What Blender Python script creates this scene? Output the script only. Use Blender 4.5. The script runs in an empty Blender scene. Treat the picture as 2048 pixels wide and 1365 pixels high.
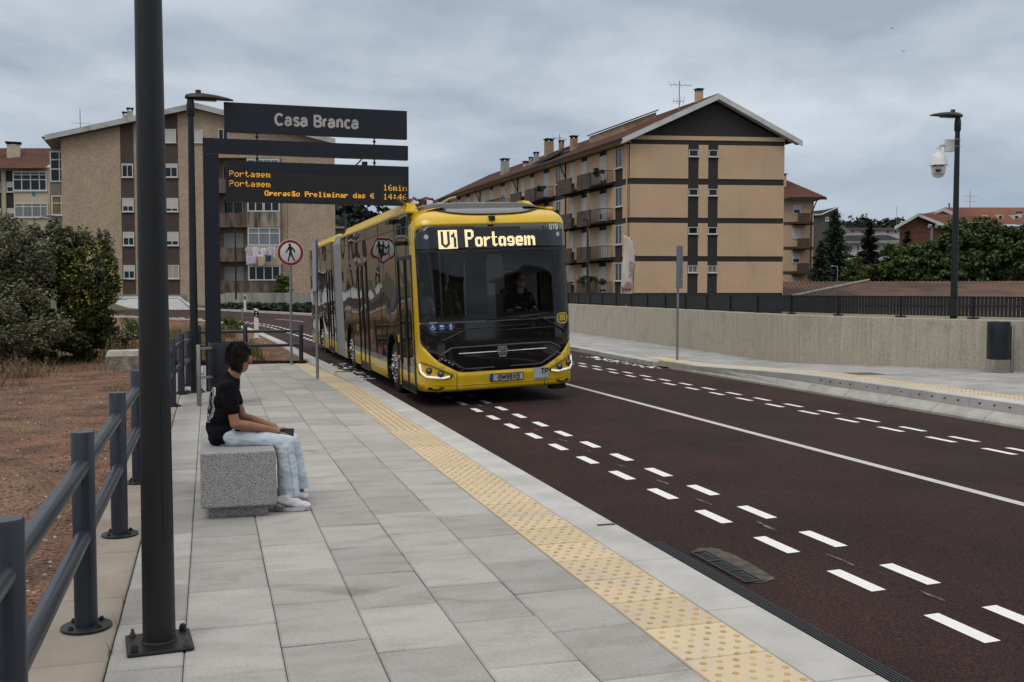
import bpy, bmesh, math, random
import numpy as np
from math import sin, cos, pi, radians, sqrt, atan2
from mathutils import Vector as V, Matrix, noise as mnoise
from mathutils.geometry import delaunay_2d_cdt
random.seed(7)
S = bpy.context.scene
COL = S.collection
# ------------------------------------------------------------------ camera
F_PX, PSI, PIT, EYE = 2050.0, math.atan(606/2050), math.atan(102.5/2050), V((0, 0, 1.65))
FW = V((sin(PSI)*cos(PIT), cos(PSI)*cos(PIT), -sin(PIT)))
RT = V((cos(PSI), -sin(PSI), 0))
UP = RT.cross(FW)
cam = bpy.data.cameras.new('camera'); camo = bpy.data.objects.new('camera', cam); COL.objects.link(camo)
cam.sensor_width = 36; cam.lens = 36*F_PX/2048; cam.clip_start = .05; cam.clip_end = 4000
camo.matrix_world = Matrix(((RT.x, UP.x, -FW.x, EYE.x), (RT.y, UP.y, -FW.y, EYE.y), (RT.z, UP.z, -FW.z, EYE.z), (0, 0, 0, 1)))
S.camera = camo
def ray(x, y): return FW + RT*((x-1024)/F_PX) - UP*((y-682.5)/F_PX)
def onz(x, y, z=0.0):
    d = ray(x, y); return EYE + d*((z-EYE.z)/d.z)
def onY(x, y, Y):
    d = ray(x, y); return EYE + d*(Y/d.y)
def onD(x, y, D): return EYE + ray(x, y)*D
# ------------------------------------------------------------------ world: overcast sky, brighter towards the zenith
SUN_EL, SUN_AZ = radians(58), radians(225)
W = bpy.data.worlds.new('World'); S.world = W; W.use_nodes = True
nt = W.node_tree; N = nt.nodes; L = nt.links
for n in list(N): N.remove(n)
def nd(t, **k):
    n = N.new(t)
    for a, b in k.items(): setattr(n, a, b)
    return n
out = nd('ShaderNodeOutputWorld')
sky = nd('ShaderNodeTexSky', sky_type='NISHITA', sun_disc=False, sun_elevation=SUN_EL, sun_rotation=SUN_AZ)
bgs = nd('ShaderNodeBackground'); bgs.inputs[1].default_value = .08; L.new(sky.outputs[0], bgs.inputs[0])
tc = nd('ShaderNodeTexCoord'); sx = nd('ShaderNodeSeparateXYZ'); L.new(tc.outputs['Generated'], sx.inputs[0])
def wm(op, a, b=None):
    n = nd('ShaderNodeMath', operation=op)
    for i, q in enumerate((a, b)):
        if q is None: continue
        if isinstance(q, (int, float)): n.inputs[i].default_value = q
        else: L.new(q, n.inputs[i])
    return n.outputs[0]
zz = wm('ADD', wm('MAXIMUM', sx.outputs[2], 0.0), .22)
cx = nd('ShaderNodeCombineXYZ'); L.new(wm('DIVIDE', sx.outputs[0], zz), cx.inputs[0]); L.new(wm('DIVIDE', sx.outputs[1], zz), cx.inputs[1])
n1 = nd('ShaderNodeTexNoise'); n1.inputs['Scale'].default_value = 1.0; n1.inputs['Detail'].default_value = 8; n1.inputs['Roughness'].default_value = .55; n1.inputs['Distortion'].default_value = .15
L.new(cx.outputs[0], n1.inputs['Vector'])
cr = nd('ShaderNodeValToRGB'); e = cr.color_ramp.elements
e[0].position = .38; e[0].color = (.375, .44, .53, 1); e[1].position = .62; e[1].color = (.72, .775, .84, 1)
L.new(n1.outputs[0], cr.inputs[0])
# low down the cloud sheet thins to a bluer, duller band
hz = nd('ShaderNodeMapRange'); hz.inputs[1].default_value = 0.0; hz.inputs[2].default_value = .17; L.new(sx.outputs[2], hz.inputs[0])
hm = nd('ShaderNodeMix', data_type='RGBA'); L.new(hz.outputs[0], hm.inputs[0]); hm.inputs[6].default_value = (.345, .44, .56, 1); L.new(cr.outputs[0], hm.inputs[7])
zb = nd('ShaderNodeMapRange'); zb.inputs[1].default_value = .27; zb.inputs[2].default_value = .85; zb.inputs[3].default_value = 1.0; zb.inputs[4].default_value = 2.3; L.new(sx.outputs[2], zb.inputs[0])
zc = nd('ShaderNodeMix', data_type='RGBA'); zf = nd('ShaderNodeMapRange'); zf.inputs[1].default_value = .28; zf.inputs[2].default_value = .6; L.new(sx.outputs[2], zf.inputs[0]); L.new(zf.outputs[0], zc.inputs[0]); L.new(hm.outputs[2], zc.inputs[6]); zc.inputs[7].default_value = (.50, .485, .46, 1)
bgc = nd('ShaderNodeBackground'); L.new(zc.outputs[2], bgc.inputs[0]); L.new(zb.outputs[0], bgc.inputs[1])
mx = nd('ShaderNodeMixShader'); mx.inputs[0].default_value = .93
L.new(bgs.outputs[0], mx.inputs[1]); L.new(bgc.outputs[0], mx.inputs[2]); L.new(mx.outputs[0], out.inputs[0])
sl = bpy.data.lights.new('sun', 'SUN'); sl.energy = .8; sl.angle = radians(24); sl.color = (1, .955, .89)
so = bpy.data.objects.new('sun', sl); COL.objects.link(so)
so.rotation_euler = V((sin(SUN_AZ)*cos(SUN_EL), cos(SUN_AZ)*cos(SUN_EL), sin(SUN_EL))).to_track_quat('Z', 'Y').to_euler()
S.view_settings.view_transform = 'Standard'; S.view_settings.look = 'None'; S.view_settings.exposure = 0; S.view_settings.gamma = 1
try:
    S.cycles.max_bounces = 8; S.cycles.transparent_max_bounces = 12; S.cycles.caustics_reflective = False; S.cycles.caustics_refractive = False
    S.cycles.use_denoising = True
except Exception: pass
# ------------------------------------------------------------------ materials
MATS = {}
def mat(name, col=(.5, .5, .5), rough=.6, metal=0.0, col2=None, var=.25, vs=4.0, st=(1, 1, 1), bump=0.0, bs=60.0, isl=0.0, spec=.5, coat=0.0, emit=None, es=1.0, trans=0.0, det=5.0, lo=.35, hi=.65, rvar=0.0, bst=None, ac=0, blot=None, grain=None, bdist=.02, bdet=3):
    if name in MATS: return MATS[name]
    m = bpy.data.materials.new(name); m.use_nodes = True; MATS[name] = m
    t = m.node_tree; n = t.nodes; l = t.links; b = n['Principled BSDF']
    b.inputs['Roughness'].default_value = rough; b.inputs['Metallic'].default_value = metal
    b.inputs['Specular IOR Level'].default_value = spec; b.inputs['Coat Weight'].default_value = coat; b.inputs['Coat Roughness'].default_value = .04
    b.inputs['Transmission Weight'].default_value = trans
    c1 = (*col, 1); c2 = (*(col2 or tuple(c*(1-var) for c in col)), 1)
    tcn = n.new('ShaderNodeTexCoord'); mp = n.new('ShaderNodeMapping'); mp.inputs['Scale'].default_value = st
    l.new(tcn.outputs['Object'], mp.inputs[0])
    no = n.new('ShaderNodeTexNoise'); no.inputs['Scale'].default_value = vs; no.inputs['Detail'].default_value = det; no.inputs['Roughness'].default_value = .6
    l.new(mp.outputs[0], no.inputs['Vector'])
    mr = n.new('ShaderNodeMapRange'); mr.inputs[1].default_value = lo; mr.inputs[2].default_value = hi; l.new(no.outputs[0], mr.inputs[0])
    mi = n.new('ShaderNodeMix'); mi.data_type = 'RGBA'; mi.inputs[6].default_value = c1; mi.inputs[7].default_value = c2
    l.new(mr.outputs[0], mi.inputs[0]); cur = mi.outputs[2]
    if blot:     # irregular stains: (colour, scale, from, to, strength)
        nb2 = n.new('ShaderNodeTexNoise'); nb2.inputs['Scale'].default_value = blot[1]; nb2.inputs['Detail'].default_value = 8; nb2.inputs['Roughness'].default_value = .66; nb2.inputs['Distortion'].default_value = .8
        mp2 = n.new('ShaderNodeMapping'); mp2.inputs['Location'].default_value = (7.3, 2.1, 4.4); mp2.inputs['Scale'].default_value = blot[5] if len(blot) > 5 else (1, 1, 1); l.new(tcn.outputs['Object'], mp2.inputs[0]); l.new(mp2.outputs[0], nb2.inputs['Vector'])
        rb2 = n.new('ShaderNodeMapRange'); rb2.inputs[1].default_value = blot[2]; rb2.inputs[2].default_value = blot[3]; rb2.inputs[4].default_value = blot[4]; l.new(nb2.outputs[0], rb2.inputs[0])
        mi2 = n.new('ShaderNodeMix'); mi2.data_type = 'RGBA'; mi2.inputs[7].default_value = (*blot[0], 1); l.new(rb2.outputs[0], mi2.inputs[0]); l.new(cur, mi2.inputs[6]); cur = mi2.outputs[2]
    if grain:    # fine aggregate: (scale, low, high)
        ng = n.new('ShaderNodeTexNoise'); ng.inputs['Scale'].default_value = grain[0]; ng.inputs['Detail'].default_value = grain[3] if len(grain) > 3 else 2; l.new(tcn.outputs['Object'], ng.inputs['Vector'])
        rg2 = n.new('ShaderNodeMapRange'); rg2.inputs[1].default_value = .3; rg2.inputs[2].default_value = .7; rg2.inputs[3].default_value = grain[1]; rg2.inputs[4].default_value = grain[2]; l.new(ng.outputs[0], rg2.inputs[0])
        hg = n.new('ShaderNodeHueSaturation'); l.new(rg2.outputs[0], hg.inputs['Value']); l.new(cur, hg.inputs['Color']); cur = hg.outputs[0]
    if isl:
        g = n.new('ShaderNodeNewGeometry'); r2 = n.new('ShaderNodeMapRange'); r2.inputs[3].default_value = 1-isl; r2.inputs[4].default_value = 1+isl
        l.new(g.outputs['Random Per Island'], r2.inputs[0])
        hv = n.new('ShaderNodeHueSaturation'); l.new(r2.outputs[0], hv.inputs['Value']); l.new(cur, hv.inputs['Color']); cur = hv.outputs[0]
        if ac:   # island tint too
            r3 = n.new('ShaderNodeMapRange'); r3.inputs[3].default_value = .5-ac; r3.inputs[4].default_value = .5+ac
            ml = n.new('ShaderNodeMath'); ml.operation = 'FRACT'; m2 = n.new('ShaderNodeMath'); m2.operation = 'MULTIPLY'; m2.inputs[1].default_value = 17.3
            l.new(g.outputs['Random Per Island'], m2.inputs[0]); l.new(m2.outputs[0], ml.inputs[0]); l.new(ml.outputs[0], r3.inputs[0]); l.new(r3.outputs[0], hv.inputs['Hue'])
    l.new(cur, b.inputs['Base Color'])
    if rvar:
        r4 = n.new('ShaderNodeMapRange'); r4.inputs[3].default_value = max(.02, rough-rvar); r4.inputs[4].default_value = min(1, rough+rvar)
        l.new(no.outputs[0], r4.inputs[0]); l.new(r4.outputs[0], b.inputs['Roughness'])
    if bump:
        nb = n.new('ShaderNodeTexNoise'); nb.inputs['Scale'].default_value = bs; nb.inputs['Detail'].default_value = bdet
        if bst:
            mb = n.new('ShaderNodeMapping'); mb.inputs['Scale'].default_value = bst; l.new(tcn.outputs['Object'], mb.inputs[0]); l.new(mb.outputs[0], nb.inputs['Vector'])
        else: l.new(tcn.outputs['Object'], nb.inputs['Vector'])
        bu = n.new('ShaderNodeBump'); bu.inputs['Strength'].default_value = min(1, bump); bu.inputs['Distance'].default_value = bdist
        l.new(nb.outputs[0], bu.inputs['Height']); l.new(bu.outputs[0], b.inputs['Normal'])
    if emit:
        b.inputs['Emission Color'].default_value = (*emit, 1); b.inputs['Emission Strength'].default_value = es
    return m
def glass(name, tint, ior=1.45, rough=0.0, wav=0.0, ws=1.5):
    """thin pane: tinted see-through plus a fresnel mirror reflection, slightly wavy"""
    if name in MATS: return MATS[name]
    m = bpy.data.materials.new(name); m.use_nodes = True; MATS[name] = m
    t = m.node_tree; n = t.nodes; l = t.links; n.clear()
    o = n.new('ShaderNodeOutputMaterial'); tr = n.new('ShaderNodeBsdfTransparent'); tr.inputs[0].default_value = (*tint, 1)
    gl = n.new('ShaderNodeBsdfGlossy'); gl.inputs['Roughness'].default_value = rough; fr = n.new('ShaderNodeFresnel'); fr.inputs[0].default_value = ior
    mxs = n.new('ShaderNodeMixShader'); l.new(fr.outputs[0], mxs.inputs[0]); l.new(tr.outputs[0], mxs.inputs[1]); l.new(gl.outputs[0], mxs.inputs[2]); l.new(mxs.outputs[0], o.inputs[0])
    if wav:
        tcn = n.new('ShaderNodeTexCoord'); no = n.new('ShaderNodeTexNoise'); no.inputs['Scale'].default_value = ws; no.inputs['Detail'].default_value = 1
        l.new(tcn.outputs['Object'], no.inputs['Vector']); bu = n.new('ShaderNodeBump'); bu.inputs['Strength'].default_value = wav; bu.inputs['Distance'].default_value = .05
        l.new(no.outputs[0], bu.inputs['Height']); l.new(bu.outputs[0], gl.inputs['Normal']); l.new(bu.outputs[0], fr.inputs['Normal'])
    return m
# ------------------------------------------------------------------ mesh helpers
OFF = {}
class MB:
    def __init__(s, xf=None): s.v = []; s.f = []; s.m = []; s.xf = xf
    def add(s, vs, fs, m=0):
        b = len(s.v)
        s.v += [s.xf(*p) if s.xf else V(p) for p in vs]
        s.f += [tuple(i+b for i in q) for q in fs]; s.m += [m]*len(fs); return s
    def box(s, x0, y0, z0, x1, y1, z1, m=0):
        return s.add([(x0,y0,z0),(x1,y0,z0),(x1,y1,z0),(x0,y1,z0),(x0,y0,z1),(x1,y0,z1),(x1,y1,z1),(x0,y1,z1)],
              [(0,3,2,1),(4,5,6,7),(0,1,5,4),(1,2,6,5),(2,3,7,6),(3,0,4,7)], m)
    def cbox(s, c, d, rot=0.0, m=0):
        ca, sa = cos(rot), sin(rot); vs = []
        for z in (-.5, .5):
            for x, y in ((-.5,-.5),(.5,-.5),(.5,.5),(-.5,.5)):
                a, b = x*d[0], y*d[1]; vs.append((c[0]+a*ca-b*sa, c[1]+a*sa+b*ca, c[2]+z*d[2]))
        return s.add(vs, [(0,3,2,1),(4,5,6,7),(0,1,5,4),(1,2,6,5),(2,3,7,6),(3,0,4,7)], m)
    def quad(s, a, b, c, d, m=0): return s.add([a, b, c, d], [(0,1,2,3)], m)
    def sweep(s, pts, rs, n=12, m=0, caps=True):
        pts = [V(p) for p in pts]
        if isinstance(rs, (int, float)): rs = [rs]*len(pts)
        vs = []; fs = []; u = None
        for i, p in enumerate(pts):
            t = (pts[min(i+1, len(pts)-1)]-pts[max(i-1, 0)]).normalized()
            if u is None: u = t.orthogonal().normalized()
            else: u = (u-t*u.dot(t)).normalized()
            w = t.cross(u)
            for k in range(n):
                a = 2*pi*k/n; vs.append(tuple(p+(u*cos(a)+w*sin(a))*rs[i]))
        for i in range(len(pts)-1):
            for k in range(n):
                k2 = (k+1) % n; fs.append((i*n+k, i*n+k2, (i+1)*n+k2, (i+1)*n+k))
        if caps: fs.append(tuple(range(n))[::-1]); fs.append(tuple((len(pts)-1)*n+k for k in range(n)))
        return s.add(vs, fs, m)
    def tube(s, a, b, r, r2=None, n=12, m=0): return s.sweep([a, b], [r, r if r2 is None else r2], n, m)
    def lathe(s, prof, c=(0,0,0), n=20, m=0, axis='z', cap=True):
        vs = []; fs = []
        for r, h in prof:
            for k in range(n):
                a = 2*pi*k/n; x, y = r*cos(a), r*sin(a)
                p = (x, y, h) if axis == 'z' else ((h, x, y) if axis == 'x' else (y, h, x))
                vs.append((c[0]+p[0], c[1]+p[1], c[2]+p[2]))
        for i in range(len(prof)-1):
            for k in range(n):
                k2 = (k+1) % n; fs.append((i*n+k, i*n+k2, (i+1)*n+k2, (i+1)*n+k))
        if cap: fs.append(tuple(range(n))[::-1]); fs.append(tuple((len(prof)-1)*n+k for k in range(n)))
        return s.add(vs, fs, m)
    def prism(s, poly, d0, d1, f=lambda a, b, d: (a, d, b), m=0):
        """2D polygon (a,b) extruded from depth d0 to d1, placed by f(a,b,d)"""
        n = len(poly); vs = [f(a, b, d0) for a, b in poly]+[f(a, b, d1) for a, b in poly]
        fs = [tuple(range(n))[::-1], tuple(range(n, 2*n))]+[(i, (i+1) % n, n+(i+1) % n, n+i) for i in range(n)]
        return s.add(vs, fs, m)
    def build(s, name, mats, parent=None, smooth=None, bevel=0, local=False, seg=2, fix=True):
        off = OFF.get(parent.name, V((0,0,0))) if parent else V((0,0,0))
        me = bpy.data.meshes.new(name); me.from_pydata((np.array(s.v, dtype=np.float64)-np.array(off)).tolist(), [], s.f)
        if not isinstance(mats, (list, tuple)): mats = [mats]
        for q in mats: me.materials.append(q)
        if len(mats) > 1: me.polygons.foreach_set('material_index', s.m)
        if fix:
            bm = bmesh.new(); bm.from_mesh(me); bmesh.ops.recalc_face_normals(bm, faces=bm.faces); bm.to_mesh(me); bm.free()
        if smooth is not None:
            me.shade_smooth()
            if smooth < 180: me.set_sharp_from_angle(angle=radians(smooth))
        me.update()
        o = bpy.data.objects.new(name, me); COL.objects.link(o)
        if parent: o.parent = parent; OFF[o.name] = off
        if bevel:
            b = o.modifiers.new('bevel', 'BEVEL'); b.width = bevel; b.segments = seg; b.limit_method = 'ANGLE'; b.angle_limit = radians(40)
        return o
def tag(o, label=None, cat=None, group=None, kind=None):
    if label: o['label'] = label
    if cat: o['category'] = cat
    if group: o['group'] = group
    if kind: o['kind'] = kind
    return o
def thing(name, label, cat, loc=(0,0,0), group=None):
    o = bpy.data.objects.new(name, None); COL.objects.link(o); o.location = loc; o.empty_display_size = .1
    OFF[o.name] = V(loc); return tag(o, label, cat, group)
def struct(o): o['kind'] = 'structure'; return o
def copy_tree(o, parent=None, loc=None):
    c = o.copy(); COL.objects.link(c)
    if parent: c.parent = parent
    if loc is not None: c.location = loc
    for ch in list(o.children): copy_tree(ch, c)
    return c
def text_mb(txt, size, bold=0.0, align='CENTER', depth=0.0, spacing=1.0):
    """built-in font as flat faces: returns (verts2d, faces)"""
    cu = bpy.data.curves.new('lettering', 'FONT'); cu.body = txt; cu.size = size; cu.align_x = align; cu.align_y = 'CENTER'; cu.offset = bold; cu.space_character = spacing
    cu.resolution_u = 3; cu.fill_mode = 'FRONT'
    o = bpy.data.objects.new('lettering', cu); COL.objects.link(o); bpy.context.view_layer.update()
    me = o.evaluated_get(bpy.context.evaluated_depsgraph_get()).to_mesh()
    vs = [(v.co.x, v.co.y) for v in me.vertices]; fs = [tuple(p.vertices) for p in me.polygons]
    bpy.data.objects.remove(o); bpy.data.curves.remove(cu)
    return vs, fs
def cdt(poly, step, holes=()):
    """fill a 2D polygon with an even inner grid; returns verts, tris"""
    def inside(p, pg):
        r = False; j = len(pg)-1
        for i in range(len(pg)):
            if (pg[i][1] > p[1]) != (pg[j][1] > p[1]) and p[0] < (pg[j][0]-pg[i][0])*(p[1]-pg[i][1])/(pg[j][1]-pg[i][1])+pg[i][0]: r = not r
            j = i
        return r
    def dense(pg):
        o = []
        for i in range(len(pg)):
            a, b = V(pg[i]), V(pg[(i+1) % len(pg)]); k = max(1, int((b-a).length/step))
            o += [a.lerp(b, t/k) for t in range(k)]
        return o
    vs = []; ed = []
    for pg in [poly]+list(holes):
        d = dense(pg); b = len(vs); vs += d; ed += [(b+i, b+(i+1) % len(d)) for i in range(len(d))]
    xs = [p[0] for p in poly]; ys = [p[1] for p in poly]
    nx = int((max(xs)-min(xs))/step)+1; ny = int((max(ys)-min(ys))/step)+1
    for i in range(nx):
        for j in range(ny):
            p = (min(xs)+(i+.5)*step, min(ys)+(j+.5)*step)
            if inside(p, poly) and not any(inside(p, h) for h in holes) and min((V(p)-q).length for q in vs[:len(ed)]) > step*.4: vs.append(V(p))
    r = delaunay_2d_cdt(vs, ed, [], 0, 1e-5)
    rv = [tuple(q) for q in r[0]]; fs = []
    for f in r[2]:
        c = (sum(rv[i][0] for i in f)/len(f), sum(rv[i][1] for i in f)/len(f))
        if inside(c, poly) and not any(inside(c, h) for h in holes): fs.append(tuple(f))
    return rv, fs
def organic(name, prims, voxel, mats, parent, smooth=3, fold=0.0, fs=9.0, seg=16, fst=(1, 1, 1)):
    """one continuous skin grown round tapered limbs and ellipsoids"""
    mb = MB()
    for p in prims:
        if p[0] == 'cap':
            a, b, r0, r1 = V(p[1]), V(p[2]), p[3], p[4]; t = (b-a).normalized()
            pts = []; rs = []
            for k in range(5):
                an = pi/2*k/4; pts.append(a-t*(r0*cos(an))); rs.append(max(1e-4, r0*sin(an)))
            for k in range(5):
                an = pi/2*k/4; pts.append(b+t*(r1*sin(an))); rs.append(max(1e-4, r1*cos(an)))
            mb.sweep(pts, rs, seg)
        elif p[0] == 'ell':
            c, r = V(p[1]), p[2]; R = p[3] if len(p) > 3 else Matrix.Identity(3)
            vs = []; fsx = []; n, h = 20, 12
            for i in range(h+1):
                ph = pi*i/h
                for k in range(n):
                    q = V((r[0]*sin(ph)*cos(2*pi*k/n), r[1]*sin(ph)*sin(2*pi*k/n), r[2]*cos(ph))); vs.append(tuple(c+R @ q))
            for i in range(h):
                for k in range(n): fsx.append((i*n+k, i*n+(k+1) % n, (i+1)*n+(k+1) % n, (i+1)*n+k))
            mb.add(vs, fsx)
    o = mb.build(name, mats, parent)
    bm = bmesh.new(); bm.from_mesh(o.data); bmesh.ops.remove_doubles(bm, verts=bm.verts, dist=2e-4); bm.to_mesh(o.data); bm.free()
    r = o.modifiers.new('skin', 'REMESH'); r.mode = 'VOXEL'; r.voxel_size = voxel
    s = o.modifiers.new('smooth', 'SMOOTH'); s.iterations = smooth; s.factor = .5
    ts = bpy.data.scenes.new('skin_scene'); t2 = bpy.data.objects.new('skin_object', o.data); ts.collection.objects.link(t2)
    for md in o.modifiers:
        q = t2.modifiers.new(md.name, md.type)
        if md.type == 'REMESH': q.mode = 'VOXEL'; q.voxel_size = voxel
        else: q.iterations = smooth; q.factor = .5
    ts.view_layers[0].update(); dg = ts.view_layers[0].depsgraph; me = bpy.data.meshes.new_from_object(t2.evaluated_get(dg))
    bpy.data.objects.remove(t2); bpy.data.scenes.remove(ts); o.modifiers.clear(); o.data = me
    me.materials.clear(); me.materials.append(mats if not isinstance(mats, (list, tuple)) else mats[0])
    if fold:
        for v in me.vertices:
            q = V((v.co.x*fst[0], v.co.y*fst[1], v.co.z*fst[2]))*fs
            v.co += v.normal*fold*(mnoise.noise(q)+.5*mnoise.noise(q*2.3))
    me.shade_smooth(); return o
def leafmass(mb, c, r, n, size, clumps=30, flat=.5, shell=.55, m=0, seed=1, droop=0.0, elong=1.7, cr=.33):
    """leaf-sized faces in clumps spread through a crown's volume"""
    rnd = random.Random(seed); g = np.random.default_rng(seed); cl = []
    while len(cl) < clumps:
        p = V((rnd.uniform(-1, 1), rnd.uniform(-1, 1), rnd.uniform(-1, 1)))
        if p.length < 1 and p.length > shell*rnd.random(): cl.append((*p, cr*rnd.uniform(.6, 1.25)))
    cl = np.array(cl); k = g.integers(0, clumps, n); d = g.normal(size=(n, 3)); d /= np.linalg.norm(d, axis=1, keepdims=True); d *= g.random((n, 1))**(1/3)
    pos = np.array(c)+(cl[k, :3]+d*cl[k, 3:4])*np.array(r)
    a = g.normal(size=(n, 3))*np.array((1, 1, flat))-np.array((0, 0, droop)); a /= np.linalg.norm(a, axis=1, keepdims=True)
    b = np.cross(a, g.normal(size=(n, 3))); b /= np.linalg.norm(b, axis=1, keepdims=True); s = (size*g.uniform(.6, 1.3, (n, 1))); a = a*s*elong*.5; b = b*s*.5
    q = np.stack([pos-a, pos+b, pos+a, pos-b], 1).reshape(-1, 3); base = len(mb.v); mb.v += list(map(tuple, q.tolist())); mb.f += [(base+4*i, base+4*i+1, base+4*i+2, base+4*i+3) for i in range(n)]; mb.m += [m]*n
    return mb
def catmull(pts, n):
    P = [V(p) for p in pts]; P = [P[0]*2-P[1]]+P+[P[-1]*2-P[-2]]; o = []
    for i in range(1, len(P)-2):
        for k in range(n):
            t = k/n; a, b, c, d = P[i-1], P[i], P[i+1], P[i+2]
            o.append(.5*((2*b)+(c-a)*t+(2*a-5*b+4*c-d)*t*t+(3*b-a-3*c+d)*t**3))
    o.append(P[-2]); return o
# ------------------------------------------------------------------ palette of the setting
M_slab = mat('paving_slab', (.40, .393, .38), .85, col2=(.265, .248, .225), vs=2.3, st=(1, 2.2, 1), bump=.3, bs=160, isl=.15, lo=.44, hi=.90, det=10, blot=((.17, .14, .11), 1.1, .58, .76, .7, (1, 2.0, 1)), grain=(60, .90, 1.09, 4))
M_slab2 = mat('border_slab', (.34, .30, .26), .85, col2=(.24, .195, .16), vs=1.6, bump=.2, bs=150, isl=.07, lo=.36, hi=.75, det=8)
M_joint = mat('joint_sand', (.052, .046, .041), .95, bump=.3, bs=200)
M_kerb = mat('kerb_concrete', (.53, .53, .52), .8, col2=(.41, .405, .39), vs=2.2, bump=.15, bs=180, isl=.06, det=7)
M_kerbr = mat('kerb_concrete_grey', (.50, .49, .465), .85, col2=(.37, .36, .335), vs=3, bump=.2, bs=120, isl=.06)
M_tact = mat('tactile_yellow', (.60, .49, .325), .85, col2=(.51, .445, .37), vs=2.6, bump=.15, bs=200, isl=.07, lo=.45, hi=.72)
M_dome = mat('tactile_dome', (.55, .40, .205), .8, col2=(.44, .31, .15), vs=7, isl=.2)
M_road = mat('red_asphalt', (.064, .032, .029), .88, col2=(.036, .0205, .0195), vs=.7, bump=.9, bs=330, spec=.25, rvar=.06, lo=.3, hi=.7, det=10, grain=(75, .15, 2.0, 6), blot=((.026, .022, .024), .42, .48, .68, .75, (1, .22, 1)))
M_white = mat('road_paint', (.86, .86, .86), .7, col2=(.70, .70, .69), vs=60, lo=.52, hi=.72, det=2, bump=.3, bs=250)
M_line = mat('worn_road_paint', (.62, .61, .58), .75, col2=(.50, .49, .46), vs=9, bump=.3, bs=250)
M_spray = mat('sprayed_chalk', (.34, .33, .36), .8, col2=(.050, .034, .032), vs=34, st=(1, .25, 1), lo=.36, hi=.50)
M_dirt = mat('red_earth', (.245, .128, .076), .95, col2=(.092, .050, .032), vs=1.5, bump=1.0, bs=26, bdist=.06, lo=.36, hi=.64, det=14, grain=(34, .22, 1.8, 5), blot=((.21, .15, .095), .55, .52, .7, .6))
M_ground = mat('far_ground', (.10, .10, .06), .95, vs=.3)
M_yel = mat('kerb_paint_yellow', (.62, .47, .05), .7, vs=8)
# ------------------------------------------------------------------ base terrain out to the horizon
def hT(x, y):
    s = min(1, max(0, (x-13.6-max(0, y-20)*.02)/5)); s = s*s*(3-2*s)
    t = min(1, max(0, (y-74)/10)) if x < 12 else 0
    return -.62*(1-s)-1.6*s + 1.9*t*t*(1-s)
g = MB(); xs = [-900, -500, -250, -120, -60]+[-40+3*i for i in range(35)]+[75, 100, 150, 250, 500, 900]; ys = [-200, -60, -20]+[3*i for i in range(50)]+[160, 200, 280, 400, 700, 1500]
for y in ys:
    for x in xs: g.v.append(V((x, y, hT(x, y))))
nx = len(xs)
for j in range(len(ys)-1):
    for i in range(nx-1): g.f.append((j*nx+i, j*nx+i+1, (j+1)*nx+i+1, (j+1)*nx+i)); g.m.append(0)
struct(g.build('ground', M_ground, smooth=180))
# ------------------------------------------------------------------ road: straight in front, bending away to the left beyond the platforms
KL = [(2.73, -12), (2.73, 4), (2.73, 21), (2.5, 29), (2.35, 36), (1.75, 47), (.5, 54.5), (-2.2, 60), (-5.6, 64.5), (-20, 80), (-45, 103)]
KR = [(10.2, -12), (10.2, 4), (10.2, 22), (10.5, 29), (10.4, 36), (9.7, 47), (8.3, 56.5), (6.1, 65), (.7, 76), (-9, 93), (-30, 120)]
RL = catmull([(*p, 0) for p in KL], 10); RR = catmull([(*p, 0) for p in KR], 10)
def prof(Y): return -.19 + (max(0, min(1, (Y-44)/42)))*.44
def road_s(s, f, dz=0.0):
    s = max(0, min(len(RL)-1.001, s)); i = int(s); t = s-i
    a = RL[i].lerp(RL[i+1], t); b = RR[i].lerp(RR[i+1], t); p = a.lerp(b, f)
    k = 1 if p.y < 50 else max(0, 1-(p.y-50)/20)
    return V((p.x, p.y, prof(p.y)+.104*k*(f/.47 if f < .47 else (1-f)/.53)+dz))
def s_of(Y, f):
    lo, hi = 0.0, len(RL)-1.01
    for _ in range(40):
        m = (lo+hi)/2
        if road_s(m, f).y < Y: lo = m
        else: hi = m
    return lo
def rz(X, Y):
    f = (X-2.73)/7.47; return prof(Y)+.104*(f/.47 if f < .47 else (1-f)/.53)
r = MB(); FC = [-.012, 0, .15, .3, .47, .65, .85, 1, 1.012]
for i in range(len(RL)-1):
    for f in FC:
        p = road_s(i, min(1, max(0, f))); q = road_s(i, f); r.v.append(V((q.x, q.y, p.z)))
nf = len(FC)
for i in range(len(RL)-2):
    for k in range(nf-1): r.f.append((i*nf+k, i*nf+k+1, (i+1)*nf+k+1, (i+1)*nf+k)); r.m.append(0)
struct(r.build('road', M_road))
def mark(mb, x, y, w, l, m=0):
    z = .004; mb.quad((x-w/2, y-l/2, rz(x-w/2, y)+z), (x+w/2, y-l/2, rz(x+w/2, y)+z), (x+w/2, y+l/2, rz(x+w/2, y)+z), (x-w/2, y+l/2, rz(x-w/2, y)+z), m)
def far_strip(mb, f, w, s0, s1, m=0):
    n = max(1, int((s1-s0)/1.0)+1)
    for k in range(n):
        a, b = s0+(s1-s0)*k/n, s0+(s1-s0)*(k+1)/n
        h = w/7.6/2; mb.quad(tuple(road_s(a, f-h, .004)), tuple(road_s(a, f+h, .004)), tuple(road_s(b, f+h, .004)), tuple(road_s(b, f-h, .004)), m)
mk = MB(); sp = MB(); PER = .9415
rnd = random.Random(3)
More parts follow.
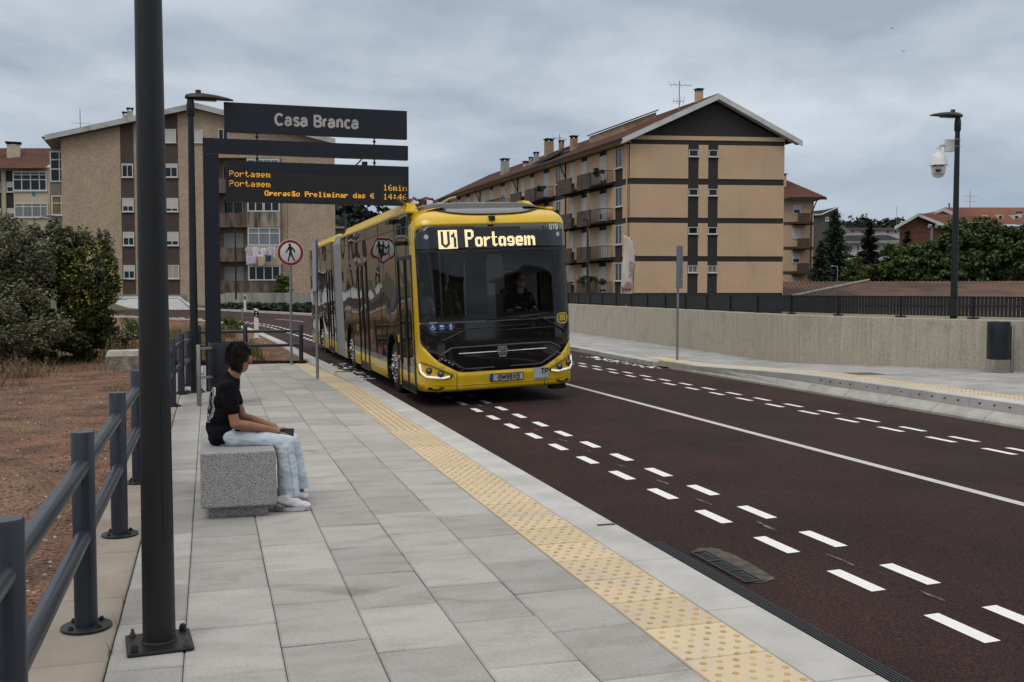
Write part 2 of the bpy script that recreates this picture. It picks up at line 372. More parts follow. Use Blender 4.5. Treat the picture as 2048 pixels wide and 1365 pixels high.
for k in range(-5, 45):
    y = 5.43+PER*k
    if y > 29: break
    for x in (4.22, 3.83): mark(mk, x+rnd.uniform(-.004, .004), y+rnd.uniform(-.01, .01), .10, .47)
    for x in (8.71, 8.38): mark(mk, x+.0, y+.1, .10, .47)
    for j in range(2):
        xx, yy = 4.035+rnd.uniform(-.03, .03), y+PER/2+rnd.uniform(-.05, .05)
        z = rz(xx, yy)+.003+.001*j; w, l = rnd.uniform(.007, .014), rnd.uniform(.08, .15)
        pts = [(xx+w*cos(a)*1.0, yy+l*sin(a), z) for a in [2*pi*q/10 for q in range(10)]]
        sp.add(pts, [tuple(range(10))])
s = s_of(29.2, .2)
while s < len(RL)-14:
    for f in (.2, .148): far_strip(mk, f, .11, s, s+.5*10/((RL[int(s)+1]-RL[int(s)]).length*10+.001)*.95)
    s += .95/((RL[int(s)+1]-RL[int(s)]).length+.001)
struct(mk.build('road_marking', M_white)); struct(sp.build('chalk_marking', M_spray))
ln = MB(); far_strip(ln, .478, .12, s_of(-11, .478), s_of(44, .478)); far_strip(ln, .5, .12, s_of(54, .5), s_of(58.5, .5)); struct(ln.build('centre_line', M_line))
# ------------------------------------------------------------------ near platform
def zp(Y): return 0.0 if Y < 17.6 else max(-.165, -(Y-17.6)*.027)
def slab(mb, x0, x1, y0, y1, zf, gap=.005, bev=.007, jit=.0022, rnd=random, gy=1.0):
    x0 += gap/2; x1 -= gap/2; y0 += gap*gy/2; y1 -= gap*gy/2; t = [rnd.uniform(-jit, jit) for _ in range(4)]
    c = [(x0, y0), (x1, y0), (x1, y1), (x0, y1)]; ci = [(x0+bev, y0+bev), (x1-bev, y0+bev), (x1-bev, y1-bev), (x0+bev, y1-bev)]
    vs = [(a, b, zf(a, b)-.045) for a, b in c]+[(a, b, zf(a, b)-.007+t[i]) for i, (a, b) in enumerate(c)]+[(a, b, zf(a, b)+t[i]) for i, (a, b) in enumerate(ci)]
    mb.add(vs, [(8, 9, 10, 11), (4, 5, 9, 8), (5, 6, 10, 9), (6, 7, 11, 10), (7, 4, 8, 11), (0, 1, 5, 4), (1, 2, 6, 5), (2, 3, 7, 6), (3, 0, 4, 7)])
rs = random.Random(11); pv = MB(); XE = [-.45, -.13, .30, .715, 1.14, 1.57, 2.0]
for i in range(len(XE)-1):
    y = -1.3 + (.21, .0, .3, .1, .42, .16)[i]
    while y < 25.7:
        l = .64 if rs.random() < .9 else .66
        slab(pv, XE[i], XE[i+1], y, min(y+l, 25.8), lambda a, b: zp(b), rnd=rs, gap=.0042, bev=.008, gy=3.0, jit=.004); y += l
struct(pv.build('pavement', M_slab))
bed = MB()
for a, b in ((-2, 17.6), (17.6, 23.8), (23.8, 25.85)):
    bed.quad((-.82, a, zp(a)-.014), (2.45, a, zp(a)-.014), (2.45, b, zp(b)-.014), (-.82, b, zp(b)-.014))
struct(bed.build('pavement_bed', M_joint))
bs_ = MB(); y = -1.2
while y < 25.5: slab(bs_, -.80, -.452, y, min(y+1.0, 25.7), lambda a, b: zp(b)+.004, rnd=rs, gap=.006, gy=1.5); y += 1.0
struct(bs_.build('border_strip', M_slab2))
tt = MB(); y = -1.07
while y < 25.6: slab(tt, 2.002, 2.428, y, min(y+.43, 25.7), lambda a, b: zp(b)+.001, rnd=rs, gap=.004, bev=.004, jit=.0012, gy=1.4); y += .43
struct(tt.build('tactile_paving', M_tact))
dm = MB(); y = -1.05; j = 0
while y < 17.5:
    for k in range(5):
        x = 2.05+.081*k+(.020 if j % 2 else -.014)
        if y > 11.8:   # ribbed tiles further back, read as fine ridges
            if j % 2 == 0: dm.box(x-.008, y, zp(y), x+.008, y+.12, zp(y)+.006)
        else:
            rr = .0155; n = 8
            dm.lathe([(rr, .0), (rr*.92, .003), (rr*.6, .0052)], (x, y, zp(y)+.001), n)
    y += .0715; j += 1
struct(dm.build('tactile_bumps', M_dome, smooth=50))
kb = MB(); y = -1.3
while y < 20.6:
    y1 = min(y+1.0, 20.9); x1 = 2.73
    kb.box(2.432, y+.003, -.3, x1, y1-.003, .003-(max(0, y-17.5)*.006)); y += 1.0
struct(kb.build('kerb', M_kerb, bevel=.008))
yk = MB(); yk.box(2.43, 20.905, -.3, 2.735, 20.94, .0); yk.box(2.424, 20.6, -.12, 2.430, 20.94, .0); struct(yk.build('kerb_marking', M_yel))
# low kerb that follows the road round the bend
lk = MB()
for i in range(len(RL)-2):
    a, b = RL[i], RL[i+1]
    if a.y < 20.5: continue
    n = V((-(b-a).y, (b-a).x, 0)).normalized(); 
    if lk.v: pass
    za, zb_ = prof(a.y)+.11, prof(b.y)+.11
    qa, qb = a+n*.30, b+n*.30; y0 = max(a.y, 20.96)
    lk.add([(a.x, y0, za-.4), (a.x, y0, za), (qa.x, y0 if a.y < 20.96 else qa.y, za), (qa.x, y0 if a.y < 20.96 else qa.y, za-.4), (b.x, b.y, zb_-.4), (b.x, b.y, zb_), (qb.x, qb.y, zb_), (qb.x, qb.y, zb_-.4)],
           [(0, 1, 5, 4), (1, 2, 6, 5), (2, 3, 7, 6), (0, 3, 2, 1), (4, 5, 6, 7)])
struct(lk.build('kerb', M_kerbr))
fk = MB()
for i in range(len(RR)-2):
    a, b = RR[i], RR[i+1]
    if a.y < 47: continue
    n = V(((b-a).y, -(b-a).x, 0)).normalized(); za, zb_ = prof(a.y)+.13, prof(b.y)+.13; qa, qb = a+n*.3, b+n*.3
    fk.add([(a.x, a.y, za-.4), (a.x, a.y, za), (qa.x, qa.y, za), (b.x, b.y, zb_-.4), (b.x, b.y, zb_), (qb.x, qb.y, zb_)], [(0, 1, 4, 3), (1, 2, 5, 4)])
struct(fk.build('kerb', M_kerb))
# drain channel, gully and the little plate in the kerb
M_iron = mat('cast_iron', (.030, .032, .036), .55, metal=.3, vs=20, bump=.2, bs=120)
M_rib = mat('channel_plastic', (.013, .014, .017), .5, vs=20)
dc = thing('drain_channel', 'black ribbed slot drain along the foot of the near kerb', 'drain', (2.8, 3, rz(2.8, 3)))
b = MB(); y = -1
while y < 6.7: b.box(2.734, y+.003, -.3, 3.125, min(y+1, 6.75)-.003, rz(3.1, 3)+.006); y += 1
b.build('channel_body', M_rib, dc, bevel=.004)
b = MB()
for k in range(5): b.box(3.02+.02*k, -1, rz(3.1, 3)+.0065, 3.031+.02*k, 6.74, rz(3.1, 3)+.012)
b.build('rib', M_iron, dc)
gu = thing('road_gully', 'black gully grate set in rough concrete in the red road by the near kerb', 'drain grate', (3.3, 6, rz(3.3, 6)))
pts = []; rg = random.Random(5)
for k in range(36):
    a = 2*pi*k/36; ex = 2.0/4
    px_ = 3.30+.125*math.copysign(abs(cos(a))**ex, cos(a))*rg.uniform(.9, 1.08); py_ = 6.03+.44*math.copysign(abs(sin(a))**ex, sin(a))*rg.uniform(.94, 1.05); px_ = max(px_, 3.17)
    pts.append((px_, py_, rz(px_, py_)+.005))
b = MB(); b.add(pts, [tuple(range(36))]); b.build('concrete_surround', mat('rough_concrete', (.125, .108, .09), .95, col2=(.045, .036, .031), vs=9, bump=.8, bs=70), gu)
b = MB()
z = rz(3.25, 6)+.008
b.box(3.17, 5.62, z-.05, 3.185, 6.38, z+.004); b.box(3.285, 5.62, z-.05, 3.30, 6.38, z+.004)
for yy in (5.62, 5.87, 6.12, 6.365): b.box(3.185, yy, z-.05, 3.285, yy+.02, z+.004)
for k in range(22):
    yy = 5.65+k*.0335
    if k % 7: b.box(3.19, yy, z-.03, 3.28, yy+.011, z)
b.build('grate', M_iron, gu)
b = MB(); b.quad((3.185, 5.63, z-.0025), (3.285, 5.63, z-.0025), (3.285, 6.37, z-.0025), (3.185, 6.37, z-.0025)); b.build('grate_opening', mat('hole_black', (.004, .004, .004), .9), gu)
kp = MB(); kp.box(2.585, 6.62, .002, 2.715, 6.655, .0075); tag(kp.build('kerb_plate', M_iron, bevel=.002), 'small dark metal plate let into the near kerb top', 'plate')
gb = thing('road_gully', 'rectangular iron gully grate at the kerb beside the bus wheels', 'drain grate', (3.0, 26.2, rz(3.0, 26.2)))
b = MB(); z = rz(3, 26.2)+.006; b.box(2.7, 25.7, z-.05, 2.72, 26.8, z+.004); b.box(3.1, 25.7, z-.05, 3.12, 26.8, z+.004)
for k in range(15): b.box(2.72, 25.7+k*.077, z-.05, 3.1, 25.73+k*.077, z)
b.build('grate', M_iron, gb)
# broken white paint (worn chevrons) at both platform ends
wp = MB(); rw = random.Random(9)
for cxx, cyy, dy in ((3.02, 23.2, 2.6), (9.95, 24.2, 2.4)):
    for k in range(60):
        x = cxx+rw.uniform(-.22, .22); y = cyy+rw.uniform(-dy/1.1, dy/1.1); w, l = rw.uniform(.03, .08), rw.uniform(.05, .17); z = rz(x, y)+.004+k*.00002
        a = rw.uniform(0, 3); wp.add([(x+w*cos(a+q*2*pi/5)*rw.uniform(.6, 1), y+l*sin(a+q*2*pi/5)*rw.uniform(.6, 1), z) for q in range(5)], [(0, 1, 2, 3, 4)])
struct(wp.build('worn_marking', M_white))
# ------------------------------------------------------------------ far platform, kerb, tactile band
WALL = [(16.8, 8.45), (15.6, 13.15), (14.8, 15.6), (13.95, 17.85), (13.1, 21.4), (13.5, 28), (14.2, 38.5), (14.9, 47), (15.5, 60)]
ZP = .10
def zr(X, Y): return ZP if Y < 16.6 else max(-.075, ZP-(Y-16.6)*.034)
def kx(Y): return 10.53 if Y < 14 else max(10.36, 10.53-(Y-14)*.024)
rp = MB(); rs = random.Random(21)
for i in range(16):
    x0 = 10.88+.45*i; y = 2+(.31 if i % 2 else 0)
    while y < 46:
        if y > 17.2 or x0 > 11.5 or True:
            slab(rp, x0, x0+.45, y, y+.66, zr, rnd=rs, gap=.008)
        y += .66
for i in range(1):
    y = 21.6
    while y < 46: slab(rp, 10.56+.31*i, 10.87+.31*i, y, y+.66, zr, rnd=rs, gap=.008); y += .66
struct(rp.build('far_pavement', mat('far_slab', (.40, .405, .41), .85, col2=(.28, .28, .275), vs=1.3, st=(1, 2, 1), bump=.2, bs=120, isl=.13, det=8)))
b = MB(); b.quad((10.8, 1, ZP-.016), (19, 1, ZP-.016), (19, 16.6, ZP-.016), (10.8, 16.6, ZP-.016)); b.quad((10.6, 16.6, ZP-.016), (19, 16.6, ZP-.016), (19, 21.8, -.092), (10.6, 21.8, -.092)); b.quad((10.5, 21.8, -.092), (19, 21.8, -.092), (19, 60, -.09), (10.4, 60, -.09))
struct(b.build('far_pavement_bed', M_joint))
rk = MB(); y = 3.0
while y < 22.4:     # sloped foot blocks
    y1 = min(y+1.1, 22.6); a, c = kx(y), kx(y1)
    z0 = z1 = -.045
    g_ = .006
    rk.add([(10.36, y+g_, -.4), (10.36, y+g_, -.17), (10.39, y+g_, -.135), (a, y+g_, z0), (a+.02, y+g_, -.4), (10.36, y1-g_, -.4), (10.36, y1-g_, -.17), (10.39, y1-g_, -.135), (c, y1-g_, z1), (c, y1-g_, -.4)],
           [(0, 1, 2, 3, 4), (9, 8, 7, 6, 5), (0, 5, 6, 1), (1, 6, 7, 2), (2, 7, 8, 3), (3, 8, 9, 4)])
    y += 1.1
struct(rk.build('far_kerb', M_kerbr))
rk = MB(); hk = MB(); y = 3.2
while y < 21:     # upright boarding edge with lifting holes
    y1 = y+1.3; a, c = kx(y)+.012, kx(y1)+.012; zt = zr(0, y)+.004; zt1 = zr(0, y1)+.004; g_ = .004
    rk.add([(a, y+g_, -.3), (a, y+g_, zt-.012), (a+.012, y+g_, zt), (a+.33, y+g_, zt), (a+.33, y+g_, -.3), (c, y1-g_, -.3), (c, y1-g_, zt1-.012), (c+.012, y1-g_, zt1), (c+.33, y1-g_, zt1), (c+.33, y1-g_, -.3)],
           [(0, 1, 2, 3, 4), (9, 8, 7, 6, 5), (0, 5, 6, 1), (1, 6, 7, 2), (2, 7, 8, 3), (3, 8, 9, 4)])
    if y < 15.6:
        for t in (.17, .39, .61, .83):
            yy = y+1.3*t; xx = kx(yy)+.010
            hk.lathe([(.014, 0), (.014, .003)], (xx-.002, yy, .032), 10, axis='x'); hk.box(xx-.003, yy+.008, .024, xx+.001, yy+.034, .034)
    y += 1.3
struct(rk.build('far_kerb', M_kerb)); struct(hk.build('far_kerb_holes', M_iron))
rt = MB(); y = 4.0
while y < 24:
    x0 = kx(y)+.345
    slab(rt, x0, x0+.43, y, y+.43, lambda a, b: zr(a, b)+.005, rnd=rs, gap=.004, bev=.004, jit=.001); y += .43
struct(rt.build('far_tactile_paving', M_tact))
rd = MB(); y = 6.0; j = 0
while y < 17:
    for k in range(5): rd.lathe([(.017, 0), (.01, .005)], (kx(y)+.385+.082*k+(.02 if j % 2 else 0), y, zr(0, y)+.006), 6)
    y += .09; j += 1
struct(rd.build('far_tactile_bumps', M_dome))
b = MB(); b.add([(10.35, 22.2, -.17), (10.35, 22.66, -.17), (10.38, 22.66, -.13), (10.38, 22.2, -.13), (10.55, 22.2, -.040), (10.55, 22.66, -.040)], [(0, 1, 2, 3), (3, 2, 5, 4)]); struct(b.build('far_kerb_marking', M_yel))
rk = MB()
for i in range(len(RR)-2):
    a, b = RR[i], RR[i+1]
    if a.y < 21.5 or a.y > 48: continue
    rk.add([(a.x, max(a.y, 22.7), -.4), (a.x, max(22.7, a.y), -.075), (a.x+.32, max(22.7, a.y), -.072), (b.x, b.y, -.4), (b.x, b.y, -.075), (b.x+.32, b.y, -.072)], [(0, 1, 4, 3), (1, 2, 5, 4)])
struct(rk.build('far_kerb', M_kerbr))
b = MB(); b.box(10.22, 22.56, -.4, 10.60, 23.3, -.078); struct(b.build('far_kerb', M_kerbr))
b = MB(); b.box(11.3, 16.0, ZP, 11.86, 16.5, ZP+.006); tag(b.build('manhole_cover', mat('cover_grey', (.10, .10, .10), .7, vs=30)), 'square dark cover set in the far pavement', 'manhole cover')
# ------------------------------------------------------------------ red earth left of the platform and in the bend
def XR(Y):
    if Y < 25.8: return -.80
    for i in range(len(RL)-1):
        if RL[i].y <= Y <= RL[i+1].y:
            t = (Y-RL[i].y)/(RL[i+1].y-RL[i].y); return RL[i].x+(RL[i+1].x-RL[i].x)*t-.30
    return -20
def zd(x, y):
    t = min(1, max(0, (-x-1)/14)); 
    return -.035-.15*min(1, max(0, (y-10)/16))+.05*mnoise.noise(V((x*.35, y*.35, 0)))*min(1, max(.2, (-x-.8)/2))+.018*mnoise.noise(V((x*2.2, y*2.2, 3)))-.02*t + (max(0, (y-44)/42))*.3
d = MB(); ysd = [-1+.16*i for i in range(60)]+[8.6+.25*i for i in range(64)]+[24.6, 25.2, 25.5, 25.79, 25.86]+[26.2+.5*i for i in range(40)]+[46.5+2*i for i in range(26)]
us = [0, .004, .01, .018, .027, .037, .048, .06, .073, .087, .102, .12, .14, .165, .195, .23, .275, .33, .4, .5, .65, .8, 1]
for y in ysd:
    xr = XR(y)
    for u in us:
        x = xr+(-48-xr)*u; z = zd(x, y)
        if u == 0: z = -.03 if y < 25.8 else prof(y)+.075
        d.v.append(V((x, y, z)))
n = len(us)
for j in range(len(ysd)-1):
    for i in range(n-1): d.f.append((j*n+i, (j+1)*n+i, (j+1)*n+i+1, j*n+i+1)); d.m.append(0)
struct(d.build('earth', M_dirt, smooth=180))
pb = MB(); rg = random.Random(4)
for k in range(9500):
    y = 2.5+24*rg.random()**1.6; x = -.84-rg.random()**1.7*(1+y*.35)
    if k > 8600: y = 26.2+rg.random()*10; x = XR(y)-.1-rg.random()*2.2
    s_ = rg.uniform(.003, .013)*(1+y*.035); z = zd(x, y)
    pb.add([(x+s_*rg.uniform(.6, 1.3), y, z), (x, y+s_*rg.uniform(.6, 1.3), z), (x-s_, y, z), (x, y-s_, z), (x, y, z+s_*rg.uniform(.5, .9))], [(0, 1, 4), (1, 2, 4), (2, 3, 4), (3, 0, 4)], 1 if k % 6 == 0 else 0)
tag(pb.build('gravel', [mat('clods', (.13, .062, .038), .95, isl=.6, vs=3), mat('pebbles', (.36, .27, .20), .9, col2=(.46, .40, .34), vs=3, isl=.5)]), 'small stones and clods scattered over the red earth', 'gravel', kind='stuff')
gr = MB()
def blade(mb, x, y, z, h, rg, lean=.5, w=.006):
    a = rg.uniform(0, 2*pi); l = h*lean*rg.uniform(.2, 1.2); dx, dy = cos(a)*l, sin(a)*l; wx, wy = -sin(a)*w, cos(a)*w
    mb.add([(x-wx, y-wy, z-.02), (x+wx, y+wy, z-.02), (x+dx*.4+wx*.7, y+dy*.4+wy*.7, z+h*.6), (x+dx*.4-wx*.7, y+dy*.4-wy*.7, z+h*.6), (x+dx, y+dy, z+h)], [(0, 1, 2, 3), (3, 2, 4)])
tufts = [(rg.uniform(-8, -3.3), rg.uniform(17.5, 25)) for _ in range(150)]
for k in range(15000):
    if k < 9000 and k % 3 == 0: continue
    if k < 9000:
        tx, ty = tufts[k % 150]; r_ = .12+.25*((k % 150)/150); x = tx-max(0, (21-ty)*.38)+rg.gauss(0, r_); y = ty+rg.gauss(0, r_)
    elif 9000 <= k < 11500: y = 24+rg.random()*8; x = -1.4-rg.random()*5
    else: y = 4+20*rg.random(); x = -.95-rg.random()**1.5*(2+y*.28)
    if x > -1.0 or (x > -2.2 and y < 19 and rg.random() < .8): continue
    h = rg.uniform(.04, .34)*(1.15 if k < 9000 else .6); 
    if k >= 11500: h = rg.uniform(.015, .05)
    blade(gr, x, y, zd(x, y), h, rg, 1.5, .003+y*.0001)
tag(gr.build('dry_grass', mat('straw', (.21, .15, .085), .9, col2=(.12, .08, .048), vs=.8, isl=.4)), 'dry straw coloured grass below the bushes', 'dry grass', kind='stuff')
gr = MB()
for k in range(9000):
    y = 27+rg.random()*22; x = XR(y)-.9-rg.random()**1.3*9; 
    if mnoise.noise(V((x*.5, y*.3, 7))) < -.02: continue
    blade(gr, x, y, zd(x, y), rg.uniform(.12, .5), rg, .6, .012)
tag(gr.build('verge_grass', mat('verge_green', (.125, .125, .035), .9, col2=(.16, .12, .05), vs=.6, isl=.4)), 'yellow green grass on the verge inside the bend', 'grass', kind='stuff')
wd = MB()
for k in range(26):
    y = rg.uniform(3.6, 9); x = -.45+rg.uniform(-.004, .004)
    c = rg.choice([4.3, 4.9, 5.3, 5.7, 6.3, 7.2]); y = c+rg.gauss(0, .03)
    blade(wd, x, y, .0, rg.uniform(.02, .055), rg, 1.2, .0016)
tag(wd.build('joint_weeds', mat('weed_green', (.10, .13, .05), .9, isl=.4)), 'tiny grass blades growing in the joint by the border strip', 'weeds', kind='stuff')
# ------------------------------------------------------------------ street furniture
M_lamp = mat('lamp_coating', (.013, .0145, .017), .45, spec=.4, vs=14, var=.15, bump=.08, bs=400, rvar=.08)
M_rail = mat('fence_coating', (.022, .028, .043), .33, col2=(.016, .021, .032), vs=5, bump=.06, bs=300, rvar=.08, spec=.5)
M_sign = mat('sign_navy', (.012, .017, .026), .38, spec=.4, vs=6, var=.15, rvar=.06)
M_steel = mat('brushed_steel', (.28, .275, .26), .42, metal=.85, vs=30, st=(1, 1, .05), rvar=.1)
M_galv = mat('galvanised', (.30, .32, .34), .5, metal=.6, vs=14, rvar=.1)
M_rust = mat('rusty_nut', (.16, .12, .09), .7, metal=.4, vs=60)
M_wp = mat('white_plastic', (.78, .79, .80), .38, vs=8, var=.08)
M_blk = mat('black_rubber', (.012, .012, .013), .6, vs=20)
M_led = mat('lamp_lens', (.26, .22, .19), .3, vs=90, var=.4)
M_granite = mat('granite', (.40, .40, .405), .6, col2=(.065, .065, .07), vs=150, bump=.1, bs=300, lo=.44, hi=.66, det=3, grain=(80, .75, 1.2))

def lamp_head(c, sgn, parent, L_=.66):
    """blade head: top shell, knob, lens; sgn = side it reaches to"""
    b = MB(); st = [(-.085, .02, .02), (-.07, .07, .055), (.02, .11, .075), (.18, .14, .08), (.38, .12, .06), (.56, .07, .038), (L_, .02, .018)]
    sec = []
    for x, w, h in st:
        ring = []
        for k in range(12):
            a = 2*pi*k/12; zz = sin(a)*h*(1 if sin(a) > 0 else .35); ring.append((c[0]+sgn*x, c[1]+cos(a)*w, c[2]+zz-.045*(x/L_)**2+.03*(x if x > 0 else 0)/L_))
        sec.append(ring)
    vs = sum(sec, []); fs = []
    for i in range(len(sec)-1):
        for k in range(12): fs.append((i*12+k, i*12+(k+1) % 12, (i+1)*12+(k+1) % 12, (i+1)*12+k))
    fs += [tuple(range(12)), tuple(range(len(vs)-12, len(vs)))]
    b.add(vs, fs); h = b.build('lamp_head', M_lamp, parent, smooth=50)
    b = MB(); b.lathe([(.045, .05), (.045, .12), (.04, .128)], (c[0]+sgn*.12, c[1], c[2]), 14); b.build('sensor_cap', M_lamp, h, smooth=40)
    b = MB(); b.add([(c[0]+sgn*.06, c[1]-.08, c[2]-.030), (c[0]+sgn*.06, c[1]+.08, c[2]-.030), (c[0]+sgn*.40, c[1]+.06, c[2]-.032), (c[0]+sgn*.40, c[1]-.06, c[2]-.032)], [(0, 1, 2, 3)])
    b.box(c[0]+min(sgn*.06, sgn*.40), c[1]-.055, c[2]-.036, c[0]+max(sgn*.06, sgn*.40), c[1]+.055, c[2]-.024); b.build('lens', M_led, h)
def lamp_post(name, label, x, y, z0, h, r0, r1, sgn, plate=.15, rot=.12, hatch=True):
    t = thing(name, label, 'street lamp', (x, y, z0), 'grey street lamps along the platforms')
    b = MB(); b.sweep([(x, y, z0+.01), (x, y, z0+h-.28)], [r0, r1], 32); b.lathe([(r0+.006, .012), (r0+.006, .02), (r0, .028)], (x, y, z0), 32); pole = b.build('pole', M_lamp, t, smooth=50)
    b = MB(); b.sweep([(x, y, z0+h-.30), (x, y, z0+h-.27), (x, y, z0+h-.12), (x, y, z0+h+.02)], [r1+.004, r1+.018, r1+.018, r1-.004], 20); b.build('neck', M_lamp, t, smooth=40)
    b = MB(); b.cbox((x, y, z0+.0075), (2*plate, 2*plate, .015), rot); b.build('base_plate', M_lamp, t, bevel=.006)
    for i, (sx_, sy_) in enumerate(((1, 1), (1, -1), (-1, 1), (-1, -1))):
        a = sx_*plate*.78, sy_*plate*.78; px_, py_ = x+a[0]*cos(rot)-a[1]*sin(rot), y+a[0]*sin(rot)+a[1]*cos(rot)
        b = MB()
        if sx_*sy_ > 0: b.lathe([(.017, .015), (.017, .034), (.012, .046), (.004, .05)], (px_, py_, z0), 12); b.build('bolt_cap', M_blk, t, smooth=40)
        else: b.lathe([(.016, .015), (.016, .024), (.011, .024), (.011, .034), (.007, .034), (.007, .05)], (px_, py_, z0), 6); b.build('anchor_bolt', M_rust, t)
    if hatch:   # service door: a proud curved plate on the side towards the platform edge
        b = MB(); n = 9; a0, a1 = -1.15, -.35
        for (za, zb_, ro, mm) in ((.50, 1.21, .0014, 0),):
            vs = []
            for q in range(13):
                zq = za+(zb_-za)*q/12; rr = (r0+(r1-r0)*zq/h)+ro; sh = 1-max(0, abs(q-6)-5)*.25
                for k in range(n):
                    an = (a0+a1)/2+(a1-a0)/2*sh*(2*k/(n-1)-1); vs.append((x+rr*cos(an), y+rr*sin(an), z0+zq))
            b.add(vs, [(q*n+k, q*n+k+1, (q+1)*n+k+1, (q+1)*n+k) for q in range(12) for k in range(n-1)], 0)
            edge = [q*n for q in range(13)]+[12*n+k for k in range(n)]+[q*n+n-1 for q in range(12, -1, -1)]+list(range(n-1, -1, -1))
        pt = [vs[q] for q in edge]
        hd = b.build('service_door', M_lamp, t, smooth=60)
        b = MB(); b.sweep(pt, .0022, 5); b.build('door_seam', M_blk, hd)
    lamp_head((x, y, z0+h), sgn, t); return t
lamp_post('street_lamp', 'thick dark grey lamp post in front, cropped at the top, bolted to the near pavement', -.243, 4.965, .004, 4.85, .0735, .052, 1, plate=.145, rot=.10)
lamp_post('street_lamp', 'dark grey lamp post with blade head just behind the stop sign post', -.235, 17.25, 0, 4.70, .068, .047, 1, plate=.15)
lr = onz(1905, 733, ZP); lamp_post('street_lamp', 'dark grey lamp post on the far platform carrying a white camera', lr.x, lr.y, ZP, 5.02, .078, .047, -1, plate=.17, rot=.3, hatch=False)
# white dome camera hung on the far lamp
D0 = (lr-EYE).dot(FW)
def cz(u, v): return onD(1840+u/8.53, 220+v/8.53, D0-.05)
mcam = cz(315, 945); k_ = 1/8.53*D0/F_PX
cc = thing('security_camera', 'white dome security camera hung from the far lamp post', 'security camera', mcam)
b = MB(); b.lathe([(.02*1.0, 260*k_), (38*k_, 250*k_), (50*k_, 215*k_), (95*k_, 185*k_), (130*k_, 110*k_), (142*k_, 40*k_), (150*k_, 5*k_), (152*k_, -4*k_), (120*k_, -6*k_)], mcam, 28); b.build('housing', M_wp, cc, smooth=45)
b = MB(); b.lathe([(118*k_, -4*k_), (116*k_, -90*k_), (105*k_, -150*k_), (75*k_, -195*k_), (30*k_, -215*k_), (.001, -217*k_)], mcam, 28); lower = b.build('camera_ball', M_wp, cc, smooth=60)
b = MB(); fd = V((EYE.x-mcam.x, EYE.y-mcam.y, 0)).normalized(); sd = V((-fd.y, fd.x, 0))
def cf(a, d, z): return V(mcam)+fd*(d*k_)+sd*(-a*k_)+V((0, 0, z*k_))
b = MB(xf=cf); b.box(-70, 70, -165, 78, 122, -20); vis = b.build('face_plate', mat('grey_plastic', (.36, .36, .37), .4, vs=10), lower, bevel=.02, seg=3)
b = MB(xf=cf); b.box(-38, 120, -128, 42, 126, -75); b.build('lens_window', mat('lens_black', (.01, .01, .012), .08), lower, bevel=.008)
b = MB(xf=cf); b.box(-80, 60, -40, 90, 119, -12); b.build('visor', M_blk, lower, bevel=.01)
b = MB(); pts = [cz(315, 720), cz(315, 660), cz(330, 620), cz(370, 600), cz(470, 600)]; b.sweep(pts, [38*k_, 34*k_, 32*k_, 32*k_, 34*k_], 16); b.build('arm', M_wp, cc, smooth=60)
pl_ = cz(500, 612)
b = MB(); b.cbox(pl_, (140*k_, .10, 215*k_), -.35); b.build('mounting_plate', M_wp, cc, bevel=.012)
b = MB(); b.cbox(cz(583, 600), (60*k_, .16, 190*k_), -.35); b.build('pole_bracket', M_wp, cc, bevel=.008)
for v_ in (530, 650):
    b = MB(); b.lathe([(.062, -.008), (.062, .008)], (lr.x, lr.y, cz(0, v_).z), 16); b.build('strap', M_galv, cc)

def fence(name, label, posts, rails=True):
    t = thing(name, label, 'railing', posts[0], 'grey tubular railings round the platform'); first = None
    for (x, y, z) in posts:
        b = MB(); b.sweep([(x, y, z+.008), (x, y, z+.955), (x, y, z+.96)], [.0535, .0535, .0505], 24); p = b.build('post', M_rail, t, smooth=50)
        b = MB(); b.lathe([(.118, 0), (.118, .010), (.112, .013)], (x, y, z), 28); b.build('flange', M_lamp, p, smooth=40)
        for k in range(4):
            a = pi/4+k*pi/2; b = MB(); b.lathe([(.014, .013), (.014, .022), (.009, .023), (.009, .030)], (x+.09*cos(a), y+.09*sin(a), z), 6); b.build('bolt', M_iron, p)
    for i in range(len(posts)-1):
        a, c = V(posts[i]), V(posts[i+1]); d = (c-a).normalized()*.045
        for h in (.80, .455):
            b = MB(); b.tube(a+V((0, 0, h))+d, c+V((0, 0, h))-d, .0375, n=18); b.build('rail', M_rail, t, smooth=60)
    return t
ys_ = [-.6, 1.38, 3.345, 5.31, 7.28, 9.24, 11.2, 13.2, 15.2, 17.0, 18.75, 20.6, 22.5, 25.72]
def fx(y): return -.595 if y < 13.3 else -.595+(y-13.3)*.043 if y < 21 else -.26
fence('railing', 'long grey tube railing between the platform and the red earth', [(fx(y), y, zp(y)+.006) for y in ys_])
cf_ = [(2.17, 25.72, -.165), (.84, 25.72, -.165), (-.245, 25.73, -.165)]
fence('railing', 'short grey tube railing across the far end of the platform', cf_)

# ---- stop sign frame with name board and display
Ys = 17.35
def SY(px, py): p = onY(px, py, Ys); return p.x, p.z
sg = thing('stop_sign_frame', 'tall dark navy stop frame with name board and amber display over the platform', 'stop sign', (.04, Ys, 0))
b = MB(); x0 = -.06; x1 = .185; zt, zbm = 4.085, 3.845
b.box(x0, Ys-.06, .0, x1, Ys+.06, zbm-.0); b.build('post', M_sign, sg, bevel=.012)
b = MB(); b.box(x0, Ys-.06, zbm+.001, 3.275, Ys+.06, zt); b.box(x0+.02, Ys-.062, zbm+.07, 3.26, Ys-.0605, zbm+.078); b.box(x0+.02, Ys-.062, zbm+.15, 3.26, Ys-.0605, zbm+.158); b.build('beam', M_sign, sg, bevel=.008)
b = MB(); b.box(.275, Ys-.05, 4.195, 3.262, Ys+.05, 4.672); nb = b.build('name_board', M_sign, sg, bevel=.006)
